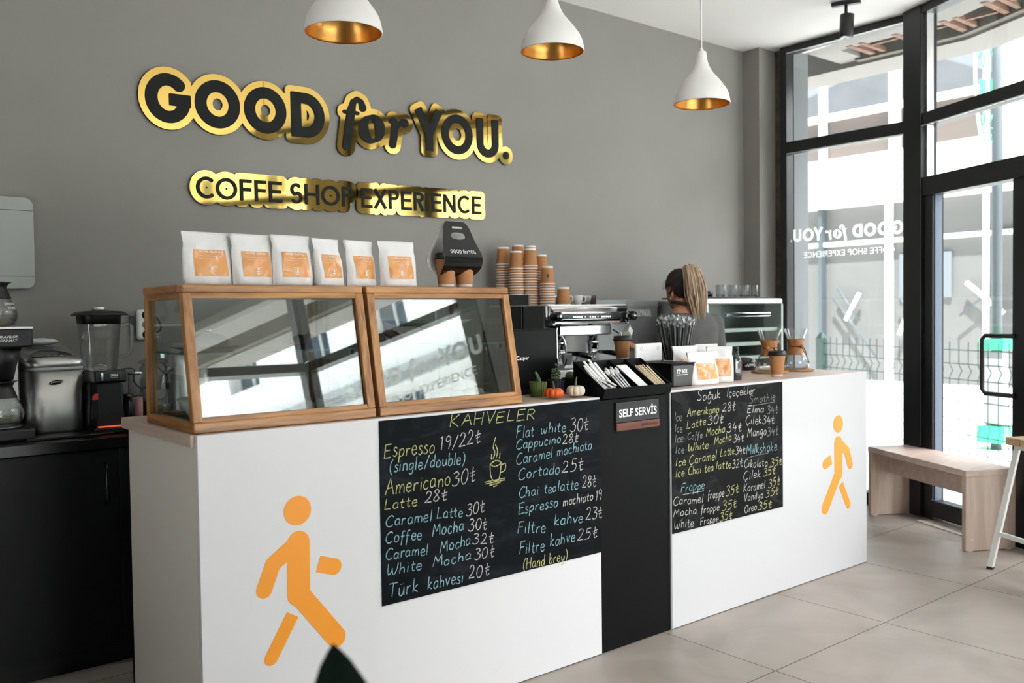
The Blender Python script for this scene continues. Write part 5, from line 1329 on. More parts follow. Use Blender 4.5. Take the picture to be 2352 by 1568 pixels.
mb = MB(); mb.tube([(cx_ + .076, cy_ - .03, 1.375), (cx_ + .115, cy_ - .04, 1.385), (cx_ + .123, cy_ - .04, 1.37), (cx_ + .118, cy_ - .04, 1.27), (cx_ + .105, cy_ - .035, 1.25), (cx_ + .07, cy_ - .03, 1.24)], .008, 8); build('handle', mb, 'glass', bl_)
mb = MB(); mb.tube([(cx_ - .03, cy_, 1.2), (cx_, cy_, 1.212), (cx_ + .03, cy_, 1.2)], .003, 6); build('blade', mb, 'steel', bl_)
# coffee maker with orange accents
ok = thing('turkish_coffee_maker', 'black coffee maker with an orange base line and red thumb tab', 'coffee maker', (.115, 1.33, ZB))
mb = MB(); mb.box(.05, 1.285, ZB, .182, 1.43, .962); build('base', mb, 'black_plastic', ok, bevel=.006)
mb = MB(); mb.box(.066, 1.282, .9635, .178, 1.30, .968); build('orange_line', mb, mat('orange_red_line', (226, 84, 50), .4, emit=.5), ok)
mb = MB(); mb.hexa([(.062, 1.295, .9622), (.172, 1.295, .9622), (.172, 1.41, .9622), (.062, 1.41, .9622)], [(.07, 1.305, 1.145), (.165, 1.305, 1.145), (.165, 1.41, 1.145), (.07, 1.41, 1.145)]); build('body', mb, 'black_plastic', ok, bevel=.004)
mb = MB(); mb.box(.052, 1.275, 1.1455, .178, 1.43, 1.196); build('head', mb, 'black_gloss', ok, bevel=.006)
mb = MB(); mb.box(.078, 1.2742, 1.155, .087, 1.2755, 1.187); build('chrome_strip', mb, 'chrome', ok)
text('lettering', 'OKKA', (.112, 1.2745, 1.17), (1, 0, 0), (0, 0, 1), .034, .011, 'white_ink', ok, bold=.04); text('small_print', 'MINIMO JET', (.114, 1.2745, 1.163), (1, 0, 0), (0, 0, 1), .028, .004, 'white_ink', ok)
mb = MB(); mb.prism([(.048, 1.078), (.069, 1.078), (.069, 1.103), (.058, 1.103), (.05, 1.094)], lambda u, v, d: (u, d, v), 1.287, 1.3045); build('thumb_tab', mb, 'red', ok, bevel=.002)
mb = MB(); mb.hexa([(.042, 1.29, 1.0), (.058, 1.29, 1.0), (.058, 1.304, 1.0), (.042, 1.304, 1.0)], [(.05, 1.29, 1.078), (.066, 1.29, 1.078), (.066, 1.304, 1.078), (.05, 1.304, 1.078)]); build('pot_handle', mb, 'black_plastic', ok, bevel=.003)
ke = thing('coffee_pot', 'glossy black coffee pot at the right of the coffee maker', 'pot', (.206, 1.36, ZB))
mb = MB(); mb.lathe([(0, 0), (.026, 0), (.028, .01), (.027, .06), (.022, .11), (.017, .14), (.019, .152), (0, .153)], (.206, 1.36, ZB), 28); build('body', mb, 'black_gloss', ke)
# shaker of pink milk, clip jar
pm_ = thing('milkshake_jar', 'tall clear jar of pink milk with a chrome lid', 'jar', (.268, 1.46, ZB))
mb = MB(); mb.lathe([(0, .0), (.029, .0), (.031, .01), (.031, .215), (.029, .225)], (.268, 1.46, ZB), 28); build('glass', mb, 'glass', pm_)
mb = MB(); mb.lathe([(0, .004), (.027, .004), (.0285, .12), (.026, .128), (0, .123)], (.268, 1.46, ZB), 28); build('milk', mb, 'pink_milk', pm_)
mb = MB(); mb.lathe([(0, .226), (.034, .226), (.034, .240), (.0, .241)], (.268, 1.46, ZB), 28); build('lid', mb, 'chrome', pm_)
jr = thing('clip_jar', 'wide clip top glass jar of dark cocoa behind the case post', 'jar', (.365, 1.52, ZB))
mb = MB(); mb.lathe([(0, 0), (.055, 0), (.06, .008), (.06, .25), (.05, .26), (.05, .27)], (.365, 1.52, ZB), 32); build('glass', mb, 'glass', jr)
mb = MB(); mb.lathe([(0, .004), (.054, .004), (.056, .10), (0, .115)], (.365, 1.52, ZB), 28); build('cocoa', mb, 'choc', jr)
mb = MB(); mb.lathe([(0, .271), (.06, .271), (.062, .278), (.055, .284), (.015, .29), (.012, .3), (0, .302)], (.365, 1.52, ZB), 32); build('lid', mb, 'glass', jr)
mb = MB(); mb.tube([(.425, 1.50, ZB + .25), (.44, 1.5, ZB + .22), (.43, 1.5, ZB + .18)], .0025, 6); build('clip', mb, 'steel', jr)
for i, (x, y, h, r, lb) in enumerate(((.475, 1.5, .30, .045, 'tall brushed steel flask seen through the left case'), (.585, 1.55, .24, .05, 'shorter brushed steel pitcher seen through the left case'))):
    t = thing('steel_flask', lb, 'flask', (x, y, ZB))
    mb = MB(); mb.lathe([(0, 0), (r, 0), (r * 1.02, .01), (r * .82, h * .8), (r * .7, h * .84), (r * .72, h), (0, h)], (x, y, ZB), 28); build('body', mb, 'steel', t)
    mb = MB(); mb.tube([(x - r * .7, y - .01, ZB + h * .8), (x - r * 1.5, y - .02, ZB + h * .75), (x - r * 1.35, y - .02, ZB + h * .3)], .007, 8); build('handle', mb, 'black_plastic', t)
mb = MB()
pr = [(.0, .0)] + [(.012 * k, .012 if k % 2 else .004) for k in range(1, 9)] + [(.1, 0)]
for k in range(6): mb.tube([(.41 + .018 * k, 1.24, ZB + .004), (.419 + .018 * k, 1.24, ZB + .02), (.428 + .018 * k, 1.24, ZB + .004)], .003, 6)
mb.box(.405, 1.236, ZB, .525, 1.244, ZB + .004); single('wire_holder', 'small shiny wavy wire holder low behind the left case', 'holder', mb, 'chrome')
kt = thing('gooseneck_kettle', 'steel gooseneck kettle seen through the right case', 'kettle', (1.26, 1.45, ZB))
mb = MB(); mb.lathe([(0, 0), (.085, 0), (.088, .01), (.065, .14), (.055, .15), (.02, .16), (.016, .18), (0, .182)], (1.26, 1.45, ZB), 32); build('body', mb, 'steel', kt)
mb = MB(); mb.tube(smooth_path([(1.19, 1.43, ZB + .04), (1.12, 1.41, ZB + .1), (1.10, 1.4, ZB + .2), (1.06, 1.39, ZB + .25), (1.03, 1.38, ZB + .24)], 6), .007, 8); build('spout', mb, 'chrome', kt)
mb = MB(); mb.tube(smooth_path([(1.31, 1.46, ZB + .15), (1.37, 1.48, ZB + .17), (1.38, 1.48, ZB + .08)], 6), .009, 8); build('handle', mb, 'black_plastic', kt)
sq = thing('sauce_bottle', 'clear sauce bottle with black cap seen through the right case', 'bottle', (1.50, 1.3, ZB))
mb = MB(); mb.lathe([(0, 0), (.033, 0), (.035, .01), (.035, .16), (.016, .2), (.014, .215), (0, .215)], (1.50, 1.3, ZB), 28); build('body', mb, 'frost', sq)
mb = MB(); mb.lathe([(0, .216), (.018, .216), (.016, .235), (.008, .24), (.005, .265), (0, .265)], (1.50, 1.3, ZB), 24); build('cap', mb, 'black_plastic', sq)
# wall bits
ps = thing('power_strip', 'white three socket power strip fixed on the grey wall', 'power strip', (.392, D - .02, 1.377))
mb = MB(); mb.box(.352, D - .035, 1.306, .428, D - .0005, 1.448); build('housing', mb, 'white_plastic', ps, bevel=.016, seg=4)
for z, m_ in ((1.422, 'black_plastic'), (1.377, 'grey_ink'), (1.332, 'black_plastic')):
    mb = MB(); mb.lathe([(0, 0), (.019, 0), (.019, .002), (0, .002)], seg=20, T=Matrix.Translation((.392, D - .035, z)) @ Matrix.Rotation(PI / 2, 4, 'X')); build('socket', mb, m_, ps)
mb = MB(); mb.box(.325, D - .012, 1.33, .348, D - .0005, 1.42); single('wall_plate', 'small black plate on the wall left of the power strip', 'plate', mb, 'black_plastic')
for nm, pts_, lb in (('power_cable', [(.39, D - .05, 1.42), (.43, D - .06, 1.41), (.45, D - .06, 1.36), (.42, D - .05, 1.32), (.40, D - .05, 1.22), (.44, 1.6, 1.15), (.46, 1.6, 1.08), (.42, 1.6, 1.03), (.34, 1.58, 1.0)], 'thin brown cable looping down from the power strip'), ('power_cable', [(.18, 1.40, 1.19), (.25, 1.42, 1.19), (.29, 1.56, 1.13), (.34, 1.62, 1.09), (.39, 1.66, 1.1)], 'black cable running right from the coffee maker'), ('power_cable', [(.2, 1.42, 1.08), (.25, 1.4, 1.075), (.29, 1.44, 1.08), (.33, 1.6, 1.09)], 'lower black cable looping past the pink milk jar')):
    mb = MB(); mb.tube([tuple(p) for p in smooth_path(pts_, 6)], .0035, 6); single(nm, lb, 'cable', mb, 'black_plastic' if 'black' in lb else 'strap')
wp = thing('wall_cabinet', 'pale grey metal panel box with rounded corners high on the left wall', 'wall box', (-.3, D, 1.537))
mb = MB()
pts_ = rr(-.62, -.066, 1.54, 1.93, .035, 0)
mb.prism([(p[0], p[1]) for p in pts_], lambda u, v, d: (u, d, v), D - .03, D - .0005); build('panel', mb, mat('pale_grey_metal', (170, 174, 170), .45), wp, bevel=.004)
mb = MB()
for z in (1.592, 1.872): mb.box(-.61, D - .0315, z, -.068, D - .0298, z + .002)
build('seam', mb, 'dark_grey', wp)

# ------------------------------------------------------------------ espresso machine
EX0, EX1, EY0, EY1 = 2.378, 3.0, 1.13, 1.66
es = thing('espresso_machine', 'two group chrome and black espresso machine on the back counter', 'espresso machine', (2.69, 1.4, ZB))
mb = MB(); mb.box(EX0, 1.36, .985, EX1, EY1, 1.335); build('back_housing', mb, 'steel', es, bevel=.004)
mb = MB(); mb.box(EX0 + .004, EY0 + .012, 1.336, EX1 - .004, EY1, 1.445); build('upper_housing', mb, 'dark_grey', es)
mb = MB(); mb.box(EX0 - .012, EY0 + .02, 1.2, EX0 + .003, EY0 + .2, 1.447); build('side_panel', mb, 'dark_grey', es, bevel=.003)
mb = MB(); mb.box(EX0 - .014, EY0 + .21, .99, EX0 + .003, EY1, 1.447); build('side_panel', mb, 'black_plastic', es, bevel=.003)
mb = MB(); mb.tube([(EX0 - .004, EY0 + .008, 1.335), (EX0 - .004, EY0 + .008, 1.446)], .008, 10); mb.tube([(EX0 + .014, EY0 + .004, 1.335), (EX0 + .014, EY0 + .004, 1.446)], .006, 10); build('corner_post', mb, 'chrome', es)
N = 14; rings = []
prof = [(EY0 + .012, 1.334), (EY0 - .012, 1.338), (EY0 - .006, 1.36), (EY0 - .004, 1.375)]
mb = MB(); pr = [(EY0 + .012, 1.3345), (EY0 - .016, 1.3345), (EY0 - .026, 1.345), (EY0 - .012, 1.368), (EY0 - .010, 1.41), (EY0 - .018, 1.432), (EY0 - .008, 1.4465), (EY0 + .012, 1.4465)]
mb.prism(pr, lambda u, v, d: (d, u, v), EX0 + .012, EX1); build('front_panel', mb, 'chrome', es, bevel=.002)
mb = MB(); mb.box(EX0 + .05, EY0 - .03, 1.370, EX1 - .05, EY0 - .008, 1.402); build('control_panel', mb, 'black_gloss', es, bevel=.006)
mb = MB()
bx_ = [0, .011, .022, .033, .044, .09, .1035, .117, .155, .1665, .178, .1895, .201]
for b in bx_: mb.lathe([(0, 0), (.0042, 0), (.0042, .0015), (0, .0015)], seg=12, T=Matrix.Translation((2.545 + b * 1.45, EY0 - .0302, 1.382)) @ Matrix.Rotation(PI / 2, 4, 'X'))
for b in (.062, .132): mb.lathe([(0, 0), (.002, 0), (.002, .0015), (0, .0015)], seg=10, T=Matrix.Translation((2.545 + b * 1.45, EY0 - .0302, 1.382)) @ Matrix.Rotation(PI / 2, 4, 'X'))
build('button', mb, 'led', es, label='row of small lit buttons')['kind'] = 'stuff'
mb = MB()
for b in bx_: mb.box(2.543 + b * 1.45, EY0 - .0305, 1.398, 2.547 + b * 1.45, EY0 - .0301, 1.402)
build('button_print', mb, 'grey_ink', es)
for x in (EX0 + .03, EX1 + .004):
    mb = MB(); T = Matrix.Translation((x, EY0 - .012, 1.385)) @ Matrix.Rotation(PI / 2, 4, 'X'); mb.lathe([(0, .0), (.026, .0), (.028, .03), (.026, .055), (.02, .06), (0, .06)], seg=24, T=T); k_ = build('steam_knob', mb, 'black_gloss', es)
    mb = MB(); mb.lathe([(0, .0605), (.012, .0605), (.011, .064), (0, .065)], seg=18, T=T); build('knob_cap', mb, 'chrome', k_)
mb = MB(); mb.box(2.49, EY0 + .02, 1.275, EX1 - .1, EY0 + .2, 1.3338); build('group_cover', mb, 'chrome', es, bevel=.006)
for i, x in enumerate((2.545, 2.80)):
    gp = MB(); gp.lathe([(.0, 0), (.032, 0), (.036, .006), (.036, .03), (.042, .034), (.042, .05), (.03, .055), (.03, .085), (0, .085)], (x, EY0 + .085, 1.19), 28); build('group_head', gp, 'chrome', es)
    pf = MB(); pf.lathe([(0, -.02), (.02, -.02), (.033, -.006), (.034, .016), (0, .016)], (x, EY0 + .085, 1.172), 28); pb = build('portafilter', pf, 'chrome', es)
    ph_ = MB(); ph_.tube([(x + .02, EY0 + .05, 1.176), (x + .05, EY0 - .02, 1.17), (x + .075, EY0 - .09, 1.158)], [.01, .015, .018], 14); build('portafilter_handle', ph_, 'black_gloss', pb)
    ph_ = MB(); ph_.tube([(x + .0755, EY0 - .0915, 1.1578), (x + .0775, EY0 - .097, 1.157)], .010, 12); build('handle_cap', ph_, 'chrome', pb)
    ph_ = MB(); ph_.tube(smooth_path([(x - .008, EY0 + .085, 1.153), (x - .012, EY0 + .08, 1.14), (x - .02, EY0 + .07, 1.132)], 4), .006, 8); ph_.tube(smooth_path([(x + .008, EY0 + .085, 1.153), (x + .012, EY0 + .08, 1.14), (x + .02, EY0 + .07, 1.132)], 4), .006, 8); build('spout', ph_, 'chrome', pb)
for i, x in enumerate((EX0 + .07, EX1 - .06)):
    mb = MB(); mb.tube(smooth_path([(x, EY0 + .05, 1.3), (x + .02 * (1 - 2 * i), EY0 - .03, 1.26), (x + .03 * (1 - 2 * i), EY0 - .035, 1.15), (x + .03 * (1 - 2 * i), EY0 - .02, 1.11)], 6), .006, 8); build('steam_wand', mb, 'chrome', es)
mb = MB(); mb.box(EX0, EY0 - .02, .99, EX1, 1.36, 1.085); build('drip_tray_housing', mb, 'steel', es, bevel=.006)
mb = MB(); mb.box(EX0 + .01, EY0 - .015, 1.0852, EX1 - .01, 1.355, 1.092)
build('drip_grid', mb, 'steel_dark', es)
mb = MB()
for k in range(40): mb.box(EX0 + .02 + k * .0148, EY0 - .012, 1.0922, EX0 + .026 + k * .0148, 1.35, 1.095)
build('drip_bars', mb, 'chrome', es)
mb = MB(); mb.box(2.50, 1.13, 1.0952, 2.64, 1.24, 1.1112); build('cup_stand', mb, 'steel', es)
for x in (EX0 + .05, EX1 - .05):
    for y in (EY0 + .06, EY1 - .06):
        mb = MB(); mb.lathe([(0, 0), (.022, 0), (.018, .05), (0, .05)], (x, y, ZB), 16); build('foot', mb, 'chrome', es)
mb = MB(); mb.box(EX0, EY0, 1.4468, EX1, EY1, 1.452); build('cup_tray', mb, 'steel', es)
mb = MB(); mb.box(EX0 - .004, 1.295, 1.4522, EX0 + .002, EY1, 1.512); mb.box(EX0 - .006, 1.29, 1.4522, EX0 + .004, 1.297, 1.512); build('cup_guard', mb, ['dark_grey'], es)
mb = MB(); mb.box(EX0, EY1 - .006, 1.4522, EX1 + .02, EY1, 1.515); mb.box(EX1 + .014, 1.40, 1.4522, EX1 + .02, EY1 - .006, 1.515); build('cup_guard', mb, 'chrome', es)
def espresso_cup(name, label, c, m_, rz=0, s=1, group=None, inv=False):
    t = thing(name, label, 'cup', c, rz, group)
    mb = MB(); mb.lathe([(0, 0), (.022 * s, 0), (.024 * s, .004), (.034 * s, .05 * s), (.036 * s, .062 * s), (.033 * s, .062 * s), (.03 * s, .05 * s), (.02 * s, .006), (0, .005)], seg=28); build('bowl', mb, m_, t, world=False)
    mb = MB(); mb.tube(smooth_path([(.03 * s, 0, .052 * s), (.05 * s, 0, .052 * s), (.056 * s, 0, .036 * s), (.046 * s, 0, .02 * s), (.03 * s, 0, .018 * s)], 6), .0045 * s, 8); build('handle', mb, m_, t, world=False)
    return t
espresso_cup('mug', 'grey blue mug under the left group of the espresso machine', (2.565, 1.18, 1.1115), 'grey_mug', -.6, 1.05)
for i, (x, y) in enumerate(((2.80, 1.45), (2.90, 1.44), (2.99 - .04, 1.55), (2.72, 1.54))):
    espresso_cup('coffee_cup', 'white cup on the espresso machine top, %s' % ('behind the lone paper cup', 'with handle facing the room, nearest the rail end', 'tucked by the right rail corner', 'farther back beside the tallest stack')[i], (x, y, 1.4525), 'ceramic', -1.2, .98, 'white cups on the espresso machine')
# paper cups stacked upside down
st0 = build('paper_cup', cup_mb(.104, .0335, .0430, .010), ['kraft', 'paper'], None, world=False)
for v in st0.data.vertices: v.co.z = .104 - v.co.z
b_ = bmesh.new(); b_.from_mesh(st0.data); bmesh.ops.recalc_face_normals(b_, faces=b_.faces[:]); b_.to_mesh(st0.data); b_.free()
ZE = 1.4525; first = True
def ordinal(n): return {1: 'topmost', 2: 'second from the top', 3: 'third from the top'}.get(n, '%dth from the top' % n)
for nm, x, y, zt_ in STACKS:
    n = max(1, round((zt_ - .104 - ZE) / .0152) + 1) if nm else 1
    for k in range(n):
        z = ZE + .0152 * k
        o = st0 if first else copy_mesh(st0); first = False
        o.location = (x + random.uniform(-.0003, .0003), y + random.uniform(-.0003, .0003), z); o.rotation_euler = (0, 0, random.uniform(0, 6))
        q = n - k
        meta(o, ('single upturned brown paper cup standing alone on the espresso machine' if nm is None else 'upturned brown paper cup, %s, %s' % (ordinal(q), nm)), 'paper cup', 'stacked paper cups on the espresso machine' if nm else None)
        if nm and 'beside the lone' in nm and q == 1:
            mb = MB(); T = Matrix.Translation(o.location) @ Matrix.Rotation(-.62, 4, 'Z')
            for a, b in (((0, .03), (0, .055)), ((0, .042), (.008, .062)), ((0, .04), (-.008, .05)), ((0, .048), (-.006, .066)), ((0, .038), (.009, .048))):
                mb.tube([tuple(T @ Vector((u, -(.0430 - .0095 * v / .104) - .0012, v))) for u, v in (a, b)], .0013, 5)
            pr_ = build('leaf_print', mb, 'dark_ink', None, world=False); pr_.parent = o
            bpy.context.view_layer.update(); pr_.matrix_parent_inverse = (Matrix.Translation(o.location) @ o.rotation_euler.to_matrix().to_4x4()).inverted()
# stainless unit with louvres, behind the person
iu = thing('stainless_unit', 'stainless steel unit with slanted louvres behind the person', 'kitchen unit', (3.5, 1.6, ZB))
mb = MB(); mb.box(3.06, 1.50, ZB, 3.70, D - .004, 1.487); build('housing', mb, 'steel_dark', iu, bevel=.006)
mb = MB(); mb.box(3.06, 1.494, 1.44, 3.70, 1.4995, 1.486); build('top_strip', mb, 'steel_dark', iu, bevel=.001)
for bx0 in (3.20, 3.42):
    mb = MB()
    for k in range(13): 
        x = bx0 + k * .0155; mb.hexa([(x + .012, 1.490, 1.375), (x + .018, 1.490, 1.375), (x + .018, 1.4994, 1.375), (x + .012, 1.4994, 1.375)], [(x, 1.490, 1.42), (x + .006, 1.490, 1.42), (x + .006, 1.4994, 1.42), (x, 1.4994, 1.42)])
    build('louvre', mb, 'steel', iu)
# glass fronted oven
ov = thing('convection_oven', 'steel glass fronted oven with white racks beside the window pilaster', 'oven', (4.15, 1.35, ZB))
OX0, OX1, OY0, OY1 = 3.735, 4.575, 1.09, 1.70
mb = MB(); mb.box(OX0, OY0 + .02, 1.45, OX1, OY1, 1.487); build('top', mb, 'steel', ov, bevel=.012, seg=3)
mb = MB(); mb.box(OX0, OY0 + .02, .985, OX0 + .02, OY1, 1.45); mb.box(OX1 - .02, OY0 + .02, .985, OX1, OY1, 1.45); mb.box(OX0 + .02, OY1 - .02, .985, OX1 - .02, OY1, 1.45); build('shell', mb, 'steel', ov)
mb = MB(); mb.box(OX0 + .02, OY1 - .05, .985, OX1 - .2, OY1 - .02, 1.45); mb.box(OX0 + .02, OY0 + .06, .985, OX1 - .02, OY1 - .05, 1.0); build('cavity', mb, 'black_plastic', ov)
mb = MB(); mb.box(OX0, OY0 + .015, .985, OX1, OY0 + .02, 1.02); build('lower_rail', mb, 'steel', ov)
mb = MB(); mb.box(OX0 + .004, OY0 + .008, 1.021, OX1 - .004, OY0 + .014, 1.449); dr = build('glass_door', mb, 'side_pane', ov)
mb = MB(); mb.box(3.87, OY0 - .03, 1.364, 4.36, OY0 - .012, 1.392); mb.box(3.88, OY0 - .012, 1.37, 3.9, OY0 + .008, 1.386); mb.box(4.33, OY0 - .012, 1.37, 4.35, OY0 + .008, 1.386); build('handle', mb, 'chrome', dr, bevel=.006)
for z in (1.27, 1.175, 1.08):
    mb = MB(); mb.box(OX0 + .022, OY0 + .06, z, OX1 - .022, OY1 - .06, z + .01); mb.box(OX0 + .022, OY0 + .05, z - .008, OX1 - .022, OY0 + .0595, z + .016); build('rack', mb, 'white_plastic', ov)
for x in (OX0 + .06, OX1 - .06):
    for y in (OY0 + .08, OY1 - .08):
        mb = MB(); mb.lathe([(0, 0), (.02, 0), (.016, .049), (0, .049)], (x, y, ZB), 12); build('foot', mb, 'black_plastic', ov)
mb = MB(); mb.prism([(4.44 + .045 * cos(a), 1.13 + .06 * sin(a)) for a in [2 * PI * k / 16 for k in range(16)]], lambda u, v, d: (u, OY0 + .006 - d, v), 0, .001); build('red_sticker', mb, 'pinkred', ov)
mb = MB(); mb.box(3.80, 1.18, 1.4875, 4.52, 1.55, 1.4995); single('serving_tray', 'black tray of drinking glasses on top of the oven', 'tray', mb, 'black_plastic', bevel=.003)
gl0 = None
for i, (x, y) in enumerate(((4.09, 1.27), (4.15, 1.33), (4.205, 1.26), (4.265, 1.32), (4.325, 1.25), (4.385, 1.31), (4.43, 1.25))):
    lb = 'small drinking glass on the oven tray, %s from the ponytail side' % ('first', 'second', 'third', 'fourth', 'fifth', 'sixth', 'seventh')[i]
    if gl0 is None:
        mb = MB(); mb.lathe([(0, 0), (.024, 0), (.027, .004), (.029, .085), (.027, .085), (.025, .008), (0, .007)], seg=24); gl0 = o = single('drinking_glass', lb, 'glass', mb, 'glass', 'glasses on the oven tray')
    else: o = copy_mesh(gl0); o['label'] = lb
    o.location = (x, y, 1.4998)
mb = MB(); mb.lathe([(0, 0), (.04, 0), (.045, .04), (.04, .04), (.036, .008), (0, .008)], seg=20); o = single('glass_dish', 'small black glass dish at the left end of the oven tray', 'dish', mb, 'black_gloss'); o.location = (3.97, 1.3, 1.4998)
# ------------------------------------------------------------------ on the counter
ZC0 = CH + .001
mo = thing('monitor', 'black monitor seen from behind with a white maker name', 'monitor', (1.49, .33, ZC0))
mb = MB(); mb.box(1.30, .30, ZC0 + .022, 1.692, .322, 1.340); build('housing', mb, 'screen_black', mo, bevel=.008)
mb = MB(); mb.box(1.6925, .3, 1.15, 1.6955, .318, 1.335); mb.box(1.69, .296, 1.334, 1.6935, .30, 1.3405); build('edge_strip', mb, 'chrome', mo)
mb = MB(); mb.box(1.42, .3225, ZC0 + .01, 1.56, .35, 1.25); mb.box(1.38, .31, ZC0, 1.60, .47, ZC0 + .012); build('stand', mb, 'black_plastic', mo, bevel=.003)
text('lettering', 'Casper', (1.463, .2992, 1.204), (1, 0, 0), (0, 0, 1), .068, .023, 'screen_ink', mo, bold=.005)

def ribbed_pot(name, label, c, m_, r0=.029, r1=.037, h=.062):
    t = thing(name, label, 'potted plant', c)
    mb = MB(); n = 22
    mb.lathe([(0, 0), (r0 - .002, 0), (r1 - .002, h - .004), (r1 - .005, h - .004), (r1 - .006, h - .014), (0, h - .014)], seg=32)
    for k in range(n):
        a0 = 2 * PI * k / n - .11; a1 = a0 + .22
        q = lambda r, a, z: (r * cos(a), r * sin(a), z)
        mb.hexa([q(r0 - .002, a0, 0), q(r0 + .0015, a0, 0), q(r0 + .0015, a1, 0), q(r0 - .002, a1, 0)], [q(r1 - .003, a0, h), q(r1 + .0015, a0, h), q(r1 + .0015, a1, h), q(r1 - .003, a1, h)])
    build('pot', mb, m_, t, world=False)
    mb = MB(); mb.lathe([(0, 0), (r1 - .006, 0)], (0, 0, h - .012), 20); build('soil', mb, 'soil', t, world=False)
    return t
g1 = ribbed_pot('potted_cactus', 'finger cactus in an olive green ribbed pot', (1.497, .203, ZC0), 'olive_pot')
def ribs(mb, path, rads, n=9, amp=.14, seg=36):
    P = [Vector(p) for p in path]; rings = []
    for i, p in enumerate(P):
        tdir = (P[min(i + 1, len(P) - 1)] - P[max(i - 1, 0)]).normalized(); u = Vector((1, 0, 0)); u = (u - tdir * u.dot(tdir)).normalized(); b = tdir.cross(u)
        rings.append([tuple(p + (u * cos(2 * PI * k / seg) + b * sin(2 * PI * k / seg)) * rads[i] * (1 + amp * cos(n * 2 * PI * k / seg))) for k in range(seg)])
    mb.loft(rings)
mb = MB(); pth = smooth_path([(.006, 0, .045), (.004, 0, .066), (-.004, 0, .086), (-.016, 0, .104)], 4); ribs(mb, pth, [.0085 * (1 - .55 * (i / (len(pth) - 1)) ** 2) for i in range(len(pth))], 8)
build('cactus', mb, 'cactus', g1, world=False)
g2 = ribbed_pot('potted_succulent', 'thin leafy succulent in a dark navy ribbed pot', (1.625, .236, ZC0), 'navy_pot')
mb = MB(); ml = MB(); rn = random.Random(4)
for sx, top in ((-.008, .105), (.008, .125), (.012, .095)):
    pth = smooth_path([(sx * .4, 0, .05), (sx * 1.6, .003, .075), (sx * 1.2, 0, top)], 5); mb.tube([tuple(p) for p in pth], .0012, 6)
    for i in range(3, len(pth)):
        for sd in (-1, 1):
            p = pth[i]; a = i * 1.57; d = Vector((cos(a), sin(a), .35)) * sd; d.z = abs(d.z)
            ml.ball(tuple(p + d * .007), (.0062, .0045, .0024), 0, 8, 6)
build('stem', mb, 'stem', g2, world=False); build('leaves', ml, 'leaf', g2, world=False)
g3 = ribbed_pot('potted_cactus', 'round spiny cactus in a dark navy ribbed pot beside the tray', (1.742, .272, ZC0), 'navy_pot')
mb = MB(); mb.lathe([(.02 * sin(a) * 1.0, .047 + .02 - .022 * cos(a)) for a in [PI * k / 12 for k in range(13)]], seg=40)
mb.v = [(x * (1 + .09 * cos(13 * math.atan2(y, x))), y * (1 + .09 * cos(13 * math.atan2(y, x))), z) for x, y, z in mb.v]; build('cactus', mb, 'cactus', g3, world=False)
mb = MB()
for k in range(13):
    for j in range(4):
        a = 2 * PI * k / 13; e = .15 + .3 * j; r = .021; p = Vector((r * cos(a) * cos(e), r * sin(a) * cos(e), .067 + .02 * sin(e)))
        mb.tube([tuple(p), tuple(p + Vector((cos(a) * cos(e), sin(a) * cos(e), sin(e) + .2)) * .005)], .0004, 4)
build('spines', mb, 'stirrer', g3, world=False)['kind'] = 'stuff'
mb = MB(); mb.box(-.028, -.004, .052, -.005, .02, .0545); mb.box(.0, .012, .06, .02, .018, .084); build('plant_tag', mb, 'paper', g3, world=False)
def pumpkin(label, c, r, h, m_, n, bend):
    t = thing('pumpkin', label, 'pumpkin', c, random.uniform(0, 1))
    mb = MB(); seg = n * 8; pr = []
    for i in range(15):
        a = -PI / 2 + PI * i / 14; pr.append((r * cos(a) ** .75 if cos(a) > 1e-6 else 0, h / 2 + h / 2 * sin(a) * (1 - .22 * (abs(sin(a)) ** 6)) ))
    mb.lathe(pr, seg=seg)
    out = []
    for x, y, z in mb.v:
        a = math.atan2(y, x); k = abs(cos(n * a / 2)); f = .86 + .14 * k ** .5; q = math.hypot(x, y) / r
        out.append((x * f, y * f, z - h * .12 * (1 - q) ** 2 * (1 if z > h / 2 else -1)))
    mb.v = out; build('flesh', mb, m_, t, world=False)
    mb = MB(); p = smooth_path([(0, 0, h * .84), (.001, 0, h * 1.05), (bend * .5, 0, h * 1.3), (bend * 1.3, 0, h * 1.5)], 5); mb.tube([tuple(q) for q in p], [.0062 - .0032 * i / len(p) for i in range(len(p))], 8); build('stem', mb, 'stem', t, world=False)
    return t
pumpkin('small orange pumpkin in front of the ribbed pots', (1.478, .086, ZC0), .041, .047, 'orange_skin', 10, -.012)
pumpkin('small cream white pumpkin beside the black tray', (1.583, .068, ZC0), .039, .054, 'white_skin', 9, .012)

# condiment tray
ty = thing('condiment_tray', 'black four compartment tray sloping towards the front', 'tray', (1.865, .07, 1.0515))
X0, X1 = 1.662, 2.076; ZT0 = 1.0515; yf, yb = -.022, .165; zf, zb = 1.094, 1.199; th = .005
mb = MB(); mb.box(X0, yf + .012, ZT0, X1, yb, ZT0 + .005); build('base', mb, 'black_lam', ty)
mb = MB(); mb.hexa([(X0, yf + .012, ZT0), (X1, yf + .012, ZT0), (X1, yf + .012 + th, ZT0), (X0, yf + .012 + th, ZT0)], [(X0, yf, zf), (X1, yf, zf), (X1, yf + th, zf), (X0, yf + th, zf)]); build('front_wall', mb, 'black_lam', ty)
mb = MB(); mb.box(X0, yb - th, ZT0 + .005, X1, yb, zb); build('back_wall', mb, 'black_lam', ty)
for i in range(5):
    x = X0 + (X1 - X0 - th) * i / 4
    mb = MB(); mb.prism([(yf + .017, ZT0 + .005), (yb - th, ZT0 + .005), (yb - th, zb - .001), (yf + .006, zf - .001)], lambda u, v, d: (d, u, v), x, x + th); build('divider', mb, 'black_lam', ty)
